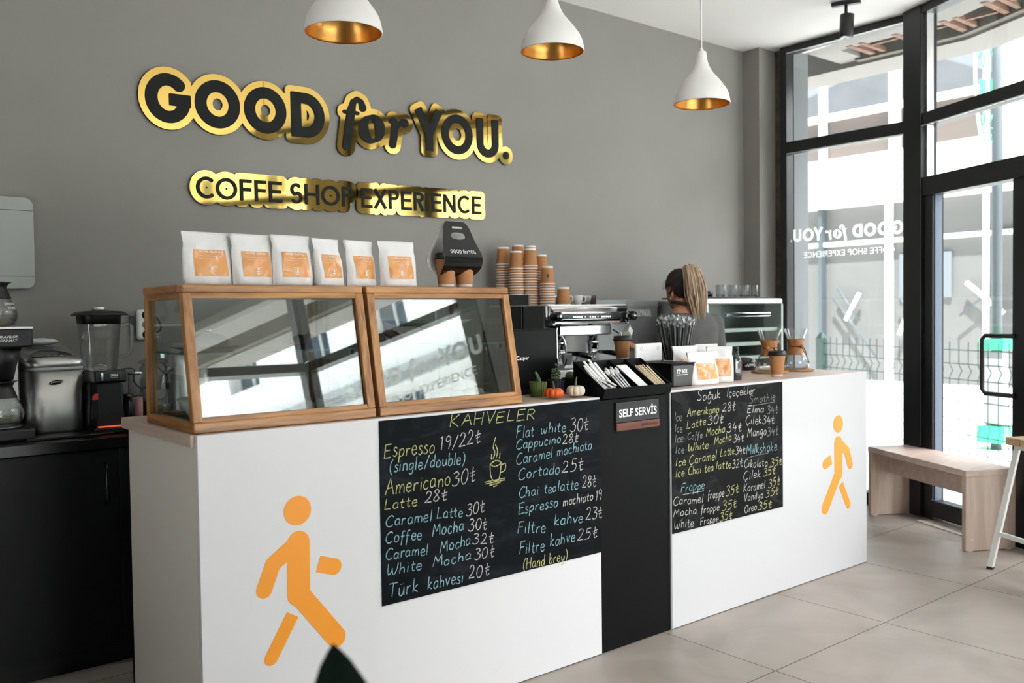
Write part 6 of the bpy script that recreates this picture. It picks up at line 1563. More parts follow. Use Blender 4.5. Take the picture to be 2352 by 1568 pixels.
cw = (X1 - X0 - th) / 4
def slope_pt(c, u, s, lift=0):   # c compartment, u across, s 0..1 up the slope
    x = X0 + th + cw * c + (cw - th) * u
    y = yf + .024 + (yb - th - yf - .034) * s; z = ZT0 + .012 + (zb - ZT0 - .03) * s + lift
    return Vector((x, y, z))
rn = random.Random(8)
for i in range(9):
    a = slope_pt(0, .2 + .08 * i, .02 + .03 * rn.random(), .016 + .004 * (i % 3)); b = slope_pt(0, .1 + .085 * i + rn.uniform(-.05, .05), .72 + .25 * rn.random(), .022 + .006 * (i % 3))
    d = (b - a).normalized(); w_ = Vector((1, 0, 0)); w_ = (w_ - d * w_.dot(d)).normalized() * .0062; nn = d.cross(w_).normalized() * .0016
    mb = MB(); mb.hexa([a - w_ - nn, a + w_ - nn, a + w_ + nn, a - w_ + nn], [b - w_ - nn, b + w_ - nn, b + w_ + nn, b - w_ + nn])
    t = thing('sugar_stick', 'white paper sugar stick with dark print in the left tray compartment', 'sugar stick', tuple(a), group='sugar sticks in the tray')
    build('paper', mb, 'paper', t)
    up_ = nn.normalized() if nn.z > 0 else -nn.normalized()
    cdir = up_ * .0019
    text('print', 'GOOD for YOU', (0, 0, 0), (1, 0, 0), (0, 0, 1), .05, .006, 'dark_ink', t, bold=.02, fn=lambda p, q, a=a, d=d, w_=w_, cdir=cdir: tuple(a + d * (.02 + p) + w_.normalized() * (q - .003) + cdir))
for i in range(2):
    c = slope_pt(0, .55 + .2 * i, .1, .034 + .004 * i); mb = MB(); T = Matrix.Translation(c) @ Matrix.Rotation(.5 + .2 * i, 4, 'Z') @ Matrix.Rotation(.55, 4, 'X'); mb.box(-.02, -.024, -.0012, .02, .024, .0012, T=T)
    t = thing('sugar_sachet', 'flat white sugar sachet with dark print, %s at the front of the tray' % ('lower' if i == 0 else 'upper'), 'sugar sachet', tuple(c)); build('paper', mb, 'paper', t)
    text('print', 'GOOD for', (0, 0, 0), (1, 0, 0), (0, 0, 1), .03, .007, 'dark_ink', t, bold=.03, fn=lambda p, q, T=T: tuple(T @ Vector((p - .015, q - .002, .0016))))
for i in range(9):
    a = slope_pt(1, .22 + .08 * i, .03, .014 + .003 * (i % 2)); b = slope_pt(1, -.0 + .1 * i, .5 + .05 * (i % 3), .026 + .004 * (i % 2)); d = (b - a).normalized()
    mb = MB(); mb.tube([tuple(a), tuple(a + (b - a) * .8)], .0021, 6); T = Matrix.Translation(b) @ d.to_track_quat('Z', 'Y').to_matrix().to_4x4() @ Matrix.Rotation(PI / 2, 4, 'Z'); mb.lathe([(0, -.02), (.003, -.019), (.0065, -.008), (.007, .002), (.0045, .012), (0, .015)], seg=12, T=T @ Matrix.Diagonal((1, .45, 1, 1)))
    single('plastic_spoon', 'white plastic coffee spoon in the second tray compartment', 'spoon', mb, 'white_plastic', 'plastic spoons in the tray')
a, b = slope_pt(2, .34, .0, .012), slope_pt(2, .0, .78, .02); w_ = Vector((.058, 0, 0)); nn = Vector((0, -.002, .002))
mb = MB(); mb.hexa([a - nn, a + w_ - nn, a + w_ + nn, a + nn], [b - nn, b + w_ - nn, b + w_ + nn, b + nn]); t = thing('order_card', 'plain white card standing in the third tray compartment', 'card', tuple(a)); build('card', mb, 'paper', t)
d = (b - a).normalized(); text('print', 'GOODFORYOU', (0, 0, 0), (1, 0, 0), (0, 0, 1), .03, .004, mat('faint_red_print', (190, 140, 130), .6), t, fn=lambda p, q: tuple(b + Vector((.008 + p, 0, 0)) - d * (.009 - q) + nn * 1.4))
for i in range(14):
    u = .05 + .066 * i; a = slope_pt(3, min(.97, u + .12), .03 + .03 * rn.random(), .014 + .004 * (i % 3)); b = slope_pt(3, max(.03, u - .12 + rn.uniform(-.05, .05)), .62 + .1 * rn.random(), .022 + .005 * (i % 3))
    d = (b - a).normalized(); w_ = Vector((1, 0, 0)); w_ = (w_ - d * w_.dot(d)).normalized() * .0026; nn = d.cross(w_).normalized() * .0009
    mb = MB(); mb.hexa([a - w_ - nn, a + w_ - nn, a + w_ + nn, a - w_ + nn], [b - w_ - nn, b + w_ - nn, b + w_ + nn, b - w_ + nn])
    single('wooden_stirrer', 'pale wooden stir stick in the right hand tray compartment', 'stirrer', mb, 'stirrer', 'wooden stirrers in the tray')

# tip box, white pad, straws
tp = thing('tip_box', 'black tip box with raised white capitals', 'tip box', (2.29, .22, ZC0))
mb = MB(); mb.box(2.206, .094, ZC0, 2.368, .35, 1.166); build('box', mb, 'black_lam', tp, bevel=.001)
mb = MB(); mb.box(2.216, .0915, ZC0 + .004, 2.356, .094, 1.158); build('front_plate', mb, 'dark_grey', tp)
mb = MB(); mb.box(2.203, .09, 1.1662, 2.37, .352, 1.169); build('lid', mb, 'black_lam', tp)
mb = MB(); mb.box(2.25, .2, 1.1692, 2.33, .206, 1.1696); build('coin_slot', mb, 'dark_ink', tp)
text('lettering', 'TİP BOX', (2.237, .0908, 1.121), (1, 0, 0), (0, 0, 1), .076, .026, 'white_ink', tp, bold=.035)
mb = MB(); mb.box(2.237, .0905, 1.114, 2.313, .0913, 1.117); build('underline', mb, 'white_ink', tp)
pd = thing('card_reader', 'white square card pad standing upright on the tip box', 'card reader', (2.28, .305, 1.1695))
mb = MB(); mb.box(2.19, .296, 1.1697, 2.374, .312, 1.256); build('housing', mb, 'white_plastic', pd, bevel=.007, seg=3)
mb = MB()
for x in (2.226, 2.342):
    mb.lathe([(.0075, 0), (.0075, .0006), (.0085, .0006), (.0085, 0)], seg=20, T=Matrix.Translation((x, .2957, 1.232)) @ Matrix.Rotation(PI / 2, 4, 'X'))
mb.box(2.25, .2954, 1.223, 2.31, .2958, 1.2238); mb.box(2.3, .2954, 1.172, 2.301, .2958, 1.2); build('foot_mark', mb, 'grey_ink', pd)
bk_ = thing('straw_holder', 'brown paper tub with white rim full of black straws', 'tub', (2.715, .50, ZC0))
mb = MB(); mb.lathe([(0, 0), (.052, 0), (.066, .088), (.068, .09), (.064, .09), (.05, .004), (0, .004)], (2.715, .50, ZC0), 32, 0); mb.lathe([(.0655, .0845), (.068, .086), (.0682, .0905), (.064, .091)], (2.715, .50, ZC0), 32, 1); build('tub', mb, ['kraft', 'paper'], bk_)
rn = random.Random(12); straw = None
SM = glass('cellophane', (226, 228, 228), 1.5, 2.6, .12)
crn = []
for i in range(40):
    a = i * 2.399963; r = .052 * math.sqrt((i + .5) / 40)
    bx, by = 2.715 + r * cos(a) * .8, .50 + r * sin(a) * .8; tx, ty_ = 2.715 + r * cos(a) * 2.1, .50 + r * sin(a) * 1.9
    dv = Vector((tx - bx, ty_ - by, .29)); eul = dv.to_track_quat('Z', 'Y').to_euler(); L = .275 + rn.uniform(-.008, .012)
    if straw is None:
        straw = thing('drinking_straw', 'black drinking straw in a clear crumpled wrapper in the brown tub', 'straw', (bx, by, ZC0 + .006), group='black straws in the brown tub', rot=eul)
        mb = MB(); mb.tube([(0, 0, 0), (0, 0, .272)], .0042, 8); build('straw', mb, 'black_gloss', straw, world=False)
        mb = MB(); 
        for k in range(7):
            q = rn.uniform(0, 6); z0 = .268 + .002 * k
            mb.add([(.006 * cos(q), .006 * sin(q), z0), (.006 * cos(q + 2), .006 * sin(q + 2), z0 + .004), (.0075 * cos(q + 1), .0075 * sin(q + 1), z0 + .02), (.004 * cos(q + 4), .004 * sin(q + 4), z0 + .024)], [(0, 1, 2), (0, 2, 3)])
        mb.add([(.005 * cos(t_), .005 * sin(t_), z) for z in (.01, .27) for t_ in (0, 1.57, 3.14, 4.71)], [(0, 1, 5, 4), (1, 2, 6, 5), (2, 3, 7, 6), (3, 0, 4, 7)])
        build('wrapper', mb, SM, straw, world=False)
        mb = MB()
        for k in range(16):
            q = rn.uniform(0, 6); z0 = .266 + .0025 * k; rr_ = rn.uniform(.003, .0095)
            mb.add([(rr_ * cos(q), rr_ * sin(q), z0), (rr_ * cos(q + 1.2), rr_ * sin(q + 1.2), z0 + .006), (rr_ * 1.1 * cos(q + .6), rr_ * 1.1 * sin(q + .6), z0 + .012)], [(0, 1, 2)])
        build('crumpled_top', mb, mat('silvery_film', (232, 234, 234), .25, .35), straw, world=False)
    else: dup(straw, (bx, by, ZC0 + .006 + rn.uniform(-.006, .006)), rot=eul, scale=(1, 1, L / .275))

# syrup bottles
def bottle(label, c, h, r=.022, lab=False, group=None):
    t = thing('syrup_bottle', label, 'bottle', c, group=group); k = h / .165
    mb = MB(); mb.loft([rr(-q, q, -q, q, q * .5, z * k) for q, z in ((r * .92, 0), (r, .004), (r, .10), (r * .8, .11), (r * .46, .124), (r * .42, .15))]); build('glass', mb, 'glass', t, world=False)
    mb = MB(); mb.loft([rr(-q, q, -q, q, q * .5, z * k) for q, z in ((r * .88, .003), (r * .95, .006), (r * .95, .098), (r * .74, .108), (r * .4, .118))]); build('syrup', mb, 'syrup', t, world=False)
    mb = MB(); mb.lathe([(0, .146 * k), (r * .56, .146 * k), (r * .56, .164 * k), (0, .166 * k)], seg=20); build('cap', mb, 'black_plastic', t, world=False)
    if lab:
        mb = MB(); mb.box(r + .0004, -r * .7, .02 * k, r + .001, r * .7, .095 * k); build('label', mb, 'pinkred', t, world=False)
        mb = MB(); mb.box(-.008, -r - .001, .024 * k, r * .75, -r - .0004, .03 * k); mb.box(r + .001, -r * .6, .03 * k, r + .0014, r * .6, .05 * k); build('label_print', mb, 'navy_ink', t, world=False)
    return t
bottle('dark syrup bottle with black cap and red side label beside the pouches', (2.755, .150, ZC0), .166, .023, True).rotation_euler = (0, 0, -.5)
for x, y, lb in ((2.80, .40, 'syrup bottle whose black cap shows just behind the pouches, left of the row'), (2.91, .37, 'syrup bottle behind the pouches, middle of the row of caps'), (2.985, .37, 'syrup bottle behind the nearest bottle, right of the row of caps')):
    bottle(lb, (x, y, ZC0), .156, .021)
ev = thing('lettered_tub', 'low black rounded tub with white letters behind the bottles', 'tub', (3.43, .60, ZC0))
mb = MB(); mb.lathe([(0, 0), (.07, 0), (.072, .006), (.07, .045), (.06, .062), (.03, .072), (0, .074)], (3.43, .60, ZC0), 32); build('body', mb, 'black_gloss', ev)
def evf(a, b):
    ph = -PI / 2 - .42 + (a - .03) / .0715; return (3.43 + .0722 * cos(ph), .60 + .0722 * sin(ph), ZC0 + .02 + b)
text('lettering', 'eVPPO', (0, 0, 0), (1, 0, 0), (0, 0, 1), .07, .018, 'white_ink', ev, bold=.02, fn=evf)

# pour-over coffee makers on cork
for i, (x, y, lb) in enumerate(((3.305, .335, 'round cork coaster under the left glass coffee maker'), (3.535, .325, 'round cork coaster under the right glass coffee maker'))):
    mb = MB(); mb.lathe([(0, 0), (.098, 0), (.1, .002), (.1, .008), (.098, .01), (0, .01)], seg=40); o = single('cork_coaster', lb, 'coaster', mb, 'cork'); o.location = (x, y, ZC0)
def pourover(label, c, rz):
    t = thing('pour_over_coffee_maker', label, 'coffee maker', c, rz)
    mb = MB(); pr = [(0, .002), (.05, .0), (.066, .008), (.074, .03), (.07, .055), (.05, .09), (.036, .115), (.034, .128), (.038, .145), (.05, .185), (.066, .228)]
    P2 = smooth_path([(a, 0, b) for a, b in pr[1:]], 4); mb.lathe([(0, .002)] + [(p.x, p.z) for p in P2], seg=48); build('glass', mb, 'glass', t, world=False)
    mb = MB(); mb.lathe([(.052, .081), (.0445, .105), (.0395, .128), (.0445, .150), (.0535, .170), (.050, .170), (.041, .150), (.0365, .128), (.041, .105), (.049, .081)], seg=48, ang=2 * PI * .93); build('collar', mb, 'collar', t, world=False)
    mb = MB(); mb.lathe([(.0405 + .003 * cos(q), .128 + .003 * sin(q)) for q in [2 * PI * k / 10 for k in range(11)]], seg=40)
    pts_ = smooth_path([(-.04, -.01, .128), (-.058, -.02, .118), (-.066, -.025, .1), (-.075, -.03, .085)], 5); mb.tube([tuple(p) for p in pts_], .0022, 6); pts_ = smooth_path([(-.02, -.036, .127), (-.012, -.052, .1), (-.02, -.06, .06), (-.026, -.068, .035)], 5); mb.tube([tuple(p) for p in pts_], .003, 6); build('leather_tie', mb, 'leather', t, world=False)
    mb = MB(); mb.ball((-.056, -.018, .128), (.013, .013, .011)); build('wooden_bead', mb, 'collar', t, world=False)
    return t
pourover('glass pour over coffee maker with wood collar, behind the lidded cup', (3.30, .335, ZC0 + .0105), .1)
pourover('glass pour over coffee maker with wood collar, nearest the window', (3.535, .325, ZC0 + .0105), .9)

# ------------------------------------------------------------------ lamps
pts_ = smooth_path([(.135, 0, 0), (.1345, 0, .012), (.122, 0, .058), (.088, 0, .108), (.050, 0, .155), (.030, 0, .20), (.024, 0, .236), (.022, 0, .25)], 5)
outer = [(p.x, p.z) for p in pts_]; inner = [(max(.004, p.x - .0035), p.z - .0015) for p in pts_[:-4]]
lp0 = None
for i, (x, y, z, lb) in enumerate(((.622, .205, 2.392, 'white pendant lamp cut off by the top edge, above the large sign'), (1.652, .262, 2.516, 'white pendant lamp with gold lining in the middle of the row'), (2.571, .205, 2.408, 'lowest hanging white pendant lamp, nearest the window'))):
    t = thing('pendant_lamp', lb, 'pendant lamp', (x, y, z), group='white pendant lamps over the counter')
    mb = MB(); mb.lathe([(.1335, -.001)] + outer + [(0, .251)], seg=56); build('shade', mb, 'lamp_white', t, world=False)
    mb = MB(); mb.lathe([(.1335, -.001)] + inner + [(0, inner[-1][1])], seg=56); build('gold_lining', mb, 'lamp_gold', t, world=False)
    mb = MB(); mb.ball((0, 0, .10), (.03, .03, .04)); mb.lathe([(0, .13), (.018, .13), (.018, .18), (0, .18)], seg=16); build('bulb', mb, mat('frosted_bulb_%d' % i, (236, 226, 206), .4), t, world=False)
    mb = MB(); mb.lathe([(0, .2512), (.011, .2512), (.008, .268), (0, .268)], seg=16); build('cord_grip', mb, 'lamp_white', t, world=False)
    mb = MB(); mb.tube([(0, 0, .268), (0, 0, H - z - .022)], .0035, 8); build('cord', mb, 'lamp_white', t, world=False)
    mb = MB(); mb.lathe([(0, H - z - .022), (.045, H - z - .022), (.05, H - z - .001), (0, H - z - .001)], seg=32); build('ceiling_rose', mb, 'lamp_white', t, world=False)
tk = thing('track_spotlight', 'black cylinder spotlight on a short ceiling track by the window', 'spotlight', (4.54, .6, H))
mb = MB(); T = Matrix.Translation((4.54, .6, 0)) @ Matrix.Rotation(-1.2, 4, 'Z'); mb.box(-.09, -.018, H - .03, .09, .018, H - .001, T=T); build('track_adapter', mb, 'black_plastic', tk)
mb = MB(); mb.tube([(4.54, .6, H - .03), (4.54, .6, H - .075)], .010, 10); mb.ball((4.54, .6, H - .08), .013); build('stem', mb, 'black_plastic', tk)
mb = MB(); mb.lathe([(0, .0), (.042, .0), (.044, .004), (.044, .142), (.04, .145), (0, .145)], seg=32, T=Matrix.Translation((4.54, .6, H - .235)) @ Matrix.Rotation(.06, 4, 'X')); build('lamp_body', mb, 'black_plastic', tk)
mb = MB(); mb.lathe([(0, -.0008), (.036, -.0008)], seg=24, T=Matrix.Translation((4.54, .6, H - .235))); build('lens', mb, 'steel_dark', tk)

# ------------------------------------------------------------------ bench and side table
BA = Vector((.487, .873, 0)).normalized(); BN = Vector((BA.y, -BA.x, 0))
B0 = Vector((4.325, -.268, 0))
def bb(mb, a0, a1, n0, n1, z0, z1):
    q = [B0 + BA * a + BN * n for a, n in ((a0, n0), (a1, n0), (a1, n1), (a0, n1))]
    mb.hexa([(p.x, p.y, z0) for p in q], [(p.x, p.y, z1) for p in q])
be = thing('bench', 'pale oak panel bench standing along the glass front', 'bench', tuple(B0 + BA * .5 + BN * .16))
SW = wood('bench_oak', (196, 172, 156), (214, 194, 180), 0, .42, 2.2)
mb = MB(); bb(mb, 0, 1.0, 0, .325, .434, .47); build('seat', mb, SW, be, bevel=.001)
mb = MB(); bb(mb, .002, .036, .002, .323, .004, .4335); build('leg_panel', mb, 'pale_wood_z', be, bevel=.001)
mb = MB(); bb(mb, .964, .998, .002, .323, .004, .4335); build('leg_panel', mb, 'pale_wood_z', be, bevel=.001)
mb = MB(); bb(mb, .037, .963, .135, .155, .29, .4335); build('stretcher', mb, SW, be)
mb = MB()
for a in (.004, .966):
    for n in (.02, .27): bb(mb, a, a + .03, n, n + .03, 0, .0035)
build('glide', mb, 'white_plastic', be)
mb = MB(); p = B0 + BN * .04 - BA * .0006; mb.lathe([(0, 0), (.006, 0)], seg=14, T=Matrix.Translation((p.x, p.y, .07)) @ Matrix.Rotation(math.atan2(-BA.y, -BA.x), 4, 'Z') @ Matrix.Rotation(PI / 2, 4, 'Y')); build('screw_cap', mb, 'white_plastic', be)
TE = Vector((DX, DY, 0)); TN = Vector((-DY, DX, 0)); C0 = Vector((4.160, -.548, 0))
def tbx(mb, a0, a1, n0, n1, z0, z1):
    q = [C0 + TE * a + TN * n for a, n in ((a0, n0), (a1, n0), (a1, n1), (a0, n1))]
    mb.hexa([(p.x, p.y, z0) for p in q], [(p.x, p.y, z1) for p in q])
tb_ = thing('side_table', 'slatted wood table on white steel legs at the right picture edge', 'table', tuple(C0 + TE * .45 + TN * .2))
for k in range(9):
    mb = MB(); tbx(mb, .0 + k * .105, .098 + k * .105, 0, .40, .668, .708); build('slat', mb, 'slat', tb_, bevel=.002)
mb = MB(); tbx(mb, .03, .92, .03, .06, .645, .6675); tbx(mb, .03, .92, .34, .37, .645, .6675); build('apron', mb, 'leg_white', tb_)
foot = Vector((4.083, -.507, .012)); top = Vector((4.213, -.590, .648))
def sq(mb, a, b, r=.0135): mb.tube([tuple(a), tuple(b)], r * 1.414, 4, sm=False)
for k, (f_, t_) in enumerate(((foot, top), (foot + TN * .40, top + TN * .28), (foot + TE * .93 - TE * 0, top + TE * .75), (foot + TE * .93 + TN * .40, top + TE * .75 + TN * .28))):
    mb = MB(); sq(mb, f_, t_); lg = build('leg', mb, 'leg_white', tb_)
    mb = MB(); sq(mb, f_ - Vector((0, 0, .012)), f_ + Vector((0, 0, .001)), .0145); build('rubber_foot', mb, 'black_plastic', lg)
m1 = foot + (top - foot) * .28
mb = MB(); sq(mb, m1, m1 + TE * .88, .011); build('stretcher', mb, 'leg_white', tb_)
mb = MB(); sq(mb, m1 + TE * .2, m1 + TE * .45 + Vector((0, 0, .45)), .009); build('brace', mb, 'leg_white', tb_)
pp = thing('potted_fern', 'small leafy plant in a grey pot on the slatted table at the right edge', 'potted plant', tuple(C0 + TE * .33 + TN * .2 + Vector((0, 0, .7085))))
mb = MB(); mb.lathe([(0, 0), (.05, 0), (.065, .10), (.06, .10), (.055, .085), (0, .085)], seg=28); build('pot', mb, 'dark_grey', pp, world=False)
mb = MB(); rn = random.Random(2)
for k in range(46):
    a = rn.uniform(0, 2 * PI); L = rn.uniform(.08, .20); e = rn.uniform(.25, 1.3)
    d = Vector((cos(a) * cos(e), sin(a) * cos(e), sin(e))); p = Vector((0, 0, .085)); q = p + d * L; s_ = d.cross(Vector((0, 0, 1))).normalized() * .014
    tip = q + d * .045 + Vector((0, 0, -.015))
    mb.tube([tuple(p), tuple(q)], .0012, 4); mb.add([tuple(q), tuple(q + d * .02 + s_), tuple(tip), tuple(q + d * .02 - s_)], [(0, 1, 2, 3)])
build('foliage', mb, mat('fern_green', (62, 84, 62), .5, var=.3, scale=30), pp, world=False)
# rubber plant in front, only a leaf tip reaches the picture
rp = thing('rubber_plant', 'rubber plant whose dark green leaf tip rises at the bottom edge', 'potted plant', (-.36, -1.60, 0))
mb = MB(); mb.lathe([(0, 0), (.12, 0), (.15, .28), (.14, .28), (.135, .25), (0, .25)], (-.36, -1.60, 0), 32); build('pot', mb, 'dark_grey', rp)
mb = MB(); mb.tube([(-.36, -1.6, .25), (-.37, -1.6, .5), (-.36, -1.61, .76)], .010, 8); build('stem', mb, 'soil', rp)
def leaf(mb, base, tip, nrm, w_):
    b, t = Vector(base), Vector(tip); d = t - b; L = d.length; d.normalize(); s_ = d.cross(Vector(nrm)).normalized(); n_ = s_.cross(d)
    prof = [(0, .1), (.15, .55), (.35, .95), (.55, 1), (.75, .8), (.9, .42), (.97, .16), (1, .02)]
    vs = []
    for u, k in prof:
        for v in (-1, -.5, 0, .5, 1): vs.append(tuple(b + d * L * u + s_ * w_ * k * v + n_ * (abs(v) * w_ * .25 * k - .1 * L * u * u)))
    mb.add(vs, [(i * 5 + j, i * 5 + j + 1, (i + 1) * 5 + j + 1, (i + 1) * 5 + j) for i in range(len(prof) - 1) for j in range(4)], 0, True)
for ba, ti, nr, w_ in (((-.37, -1.6, .74), (-.398, -1.556, .966), (-.6, -.7, .1), .05), ((-.36, -1.6, .62), (-.52, -1.5, .72), (0, 0, 1), .05), ((-.36, -1.6, .66), (-.22, -1.72, .76), (0, 0, 1), .05), ((-.36, -1.6, .55), (-.3, -1.42, .62), (0, 0, 1), .05), ((-.36, -1.6, .5), (-.45, -1.78, .58), (0, 0, 1), .05)):
    mb = MB(); leaf(mb, ba, ti, nr, w_); o = build('leaf', mb, 'rubber_leaf', rp, fix=False); md = o.modifiers.new('thick', 'SOLIDIFY'); md.thickness = .0015
# ------------------------------------------------------------------ the barista, seen from behind
PXc, PYc = 3.375, .955
pe = thing('person', 'person with an ash blond ponytail and charcoal t-shirt seen from behind, holding a carton', 'person', (PXc, PYc, 0), rz=-.3)
def ell(cx, cy, z, rx, ry, n=28, p=2.3, rot=0):
    out = []
    for k in range(n):
        a = 2 * PI * k / n; c, s = cos(a), sin(a)
        x = rx * math.copysign(abs(c) ** (2 / p), c); y = ry * math.copysign(abs(s) ** (2 / p), s)
        out.append((cx + x * cos(rot) - y * sin(rot), cy + x * sin(rot) + y * cos(rot), z))
    return out
HX, HY, HZ = 3.338, .985, 1.545             # head centre; she looks to +Y and a little to -X
HR = .06                                    # head turn to her left (towards -X)
Rz = Matrix.Rotation(HR, 4, 'Z')
def head_pt(x, y, z): return tuple(Vector((HX, HY, HZ)) + Rz @ Vector((x, y, z)))
LSH, RSH = Vector((PXc - .165, PYc, 1.335)), Vector((PXc + .165, PYc - .01, 1.335))
LEL, LWR = Vector((PXc - .225, PYc - .09, 1.09)), Vector((PXc - .372, PYc + .01, 1.195))
REL, RWR = Vector((PXc + .195, PYc - .01, 1.06)), Vector((PXc + .10, PYc + .20, 1.0))
def body():
    mb = MB()
    mb.loft([ell(PXc, PYc, .86, .15, .105), ell(PXc, PYc, .95, .165, .115), ell(PXc, PYc, 1.08, .135, .095), ell(PXc, PYc, 1.22, .155, .105), ell(PXc, PYc - .005, 1.31, .175, .098), ell(PXc - .005, PYc - .005, 1.365, .155, .08), ell(PXc - .015, PYc, 1.40, .10, .065), ell(PXc - .03, PYc + .008, 1.43, .062, .058), ell(PXc - .045, PYc + .012, 1.47, .053, .056), ell(HX + .006, HY - .012, 1.52, .052, .058)])
    # head: skull and jaw
    secs = [(-.118, .020, .038, .030, .034), (-.10, .022, .044, .048, .052), (-.07, .018, .05, .060, .066), (-.03, .006, .0, .068, .086), (.02, .0, 0, .074, .095), (.06, -.004, 0, .071, .092), (.09, -.008, 0, .056, .074), (.108, -.01, 0, .03, .042)]
    mb.loft([[head_pt(x, y + yo + .02, z) for x, y, _ in ell(0, 0, 0, rx, ry, 28, 2.1)] for z, yo, _, rx, ry in secs])
    mb.ball(head_pt(0, .112, -.028), (.011, .018, .016))            # nose
    mb.ball(head_pt(0, .098, -.062), (.022, .012, .008)); mb.ball(head_pt(0, .096, -.074), (.02, .012, .007))   # lips
    mb.ball(head_pt(0, .085, -.105), (.022, .018, .016))            # chin
    for s_ in (-1, 1):
        mb.ball(head_pt(s_ * .03, .098, .002), (.013, .011, .008))  # eyelids
        mb.loft([[head_pt(s_ * (.072 + .010 * e), -.002 + cc_ * (.017 - .004 * e) - .012 * e, -.022 + ss_ * .031) for cc_, ss_ in [(cos(2 * PI * k / 16), sin(2 * PI * k / 16)) for k in range(16)]] for e in (0, .6, 1.2)])
    def limb(ps, rs): mb.tube([tuple(p) for p in smooth_path(ps, 6)], [float(np.interp(i / (6 * (len(ps) - 1)), [k / (len(ps) - 1) for k in range(len(ps))], rs)) for i in range(6 * (len(ps) - 1) + 1)], 16)
    limb([LSH, LEL, LWR], [.048, .038, .026]); limb([RSH, REL, RWR], [.048, .038, .026])
    # hands
    for W_, dirv, upv in ((LWR, Vector((-.55, .65, .35)), Vector((.1, -.35, .9))), (RWR, Vector((-.75, .6, -.1)), Vector((0, 0, 1)))):
        d = dirv.normalized(); u = (upv - d * upv.dot(d)).normalized(); s_ = d.cross(u)
        mb.loft([[tuple(W_ + d * t_ + s_ * (wx * cos(a)) + u * (wy * sin(a))) for a in [2 * PI * k / 16 for k in range(16)]] for t_, wx, wy in ((-.02, .024, .02), (.02, .033, .017), (.06, .04, .015), (.085, .039, .012))])
        for i, (o_, L) in enumerate(((-.029, .058), (-.010, .070), (.010, .074), (.028, .066))):
            b_ = W_ + d * .08 + s_ * o_; k1 = b_ + d * L * .45 + u * .004; k2 = k1 + (d * .75 - u * .66).normalized() * L * .32; k3 = k2 + (d * .25 - u * .97).normalized() * L * .26
            mb.tube([tuple(p) for p in (b_ - d * .02, b_, k1, k2, k3)], [.009, .0092, .0088, .008, .0066], 10)
        tb0 = W_ + d * .018 + s_ * .026; t1 = tb0 + (d * .6 + s_ * .7 - u * .3).normalized() * .036; t2 = t1 + (d * .85 + s_ * .1 - u * .5).normalized() * .030
        mb.tube([tuple(tb0 - d * .01), tuple(tb0), tuple(t1), tuple(t2)], [.012, .0115, .0105, .008], 10)
    for s_ in (-1, 1):
        mb.tube([(PXc + s_ * .08, PYc, .92), (PXc + s_ * .085, PYc - .01, .5), (PXc + s_ * .085, PYc + .0, .09)], [.09, .062, .04], 16)
        mb.loft([[(PXc + s_ * .09 + .042 * cos(a), PYc + .05 + .115 * sin(a), z) for a in [2 * PI * k / 16 for k in range(16)]] for z in (.0, .04, .07)])
    return mb
def remesh(o, vox, it=6):
    md = o.modifiers.new('fuse', 'REMESH'); md.mode = 'VOXEL'; md.voxel_size = vox; md.use_smooth_shade = True
    s_ = o.modifiers.new('soften', 'SMOOTH'); s_.iterations = it; s_.factor = .5
    return o
remesh(build('body', body(), 'skin', pe), .006, 4)
# eyes and brows are set into the face
for s_ in (-1, 1):
    mb = MB(); mb.ball(head_pt(s_ * .03, .1045, .002), (.008, .006, .005)); build('eye', mb, 'ceramic', pe)
    mb = MB(); mb.tube([head_pt(s_ * .014, .112, .02), head_pt(s_ * .03, .111, .026), head_pt(s_ * .046, .1, .02)], .0035, 6); build('eyebrow', mb, 'hair_dark', pe)
# t-shirt
mb = MB()
mb.loft([ell(PXc, PYc, .90, .178, .128), ell(PXc, PYc, 1.0, .172, .122), ell(PXc, PYc, 1.12, .160, .115), ell(PXc, PYc, 1.23, .172, .120), ell(PXc, PYc - .005, 1.31, .188, .112), ell(PXc - .003, PYc - .005, 1.355, .176, .096), ell(PXc - .008, PYc - .002, 1.386, .148, .080), ell(PXc - .010, PYc, 1.398, .125, .072)])
def sleeve(a, b, r0_, r1_): 
    pth_ = [a + Vector((0, 0, .004)), a + (b - a) * .45, a + (b - a) * .98]; mb.tube([tuple(p) for p in smooth_path(pth_, 5)], [r0_ + (r1_ - r0_) * k / 10 for k in range(11)], 18)
sleeve(LSH, LEL, .060, .060); sleeve(RSH, REL, .064, .062)
mb.ball(tuple(RSH + Vector((.0, 0, .0))), (.068, .066, .056)); mb.ball(tuple(LSH), (.064, .064, .054))
sh = remesh(build('t_shirt', mb, 'shirt', pe), .008, 16)
mb = MB()
for s_ in (-1, 1): mb.tube([(PXc + s_ * .078, PYc, .95), (PXc + s_ * .085, PYc - .01, .5), (PXc + s_ * .085, PYc, .07)], [.108, .076, .056], 16)
mb.loft([ell(PXc, PYc, .84, .172, .12), ell(PXc, PYc, .93, .176, .126), ell(PXc, PYc, .985, .165, .118)])
remesh(build('trousers', mb, 'trousers', pe), .012, 5)
mb = MB()
for s_ in (-1, 1): mb.loft([[(PXc + s_ * .09 + .05 * cos(a) * k, PYc + .052 + .13 * sin(a) * k, z) for a in [2 * PI * q / 20 for q in range(20)]] for z, k in ((.001, 1), (.05, 1), (.085, .8))])
build('shoes', mb, 'black_plastic', pe)
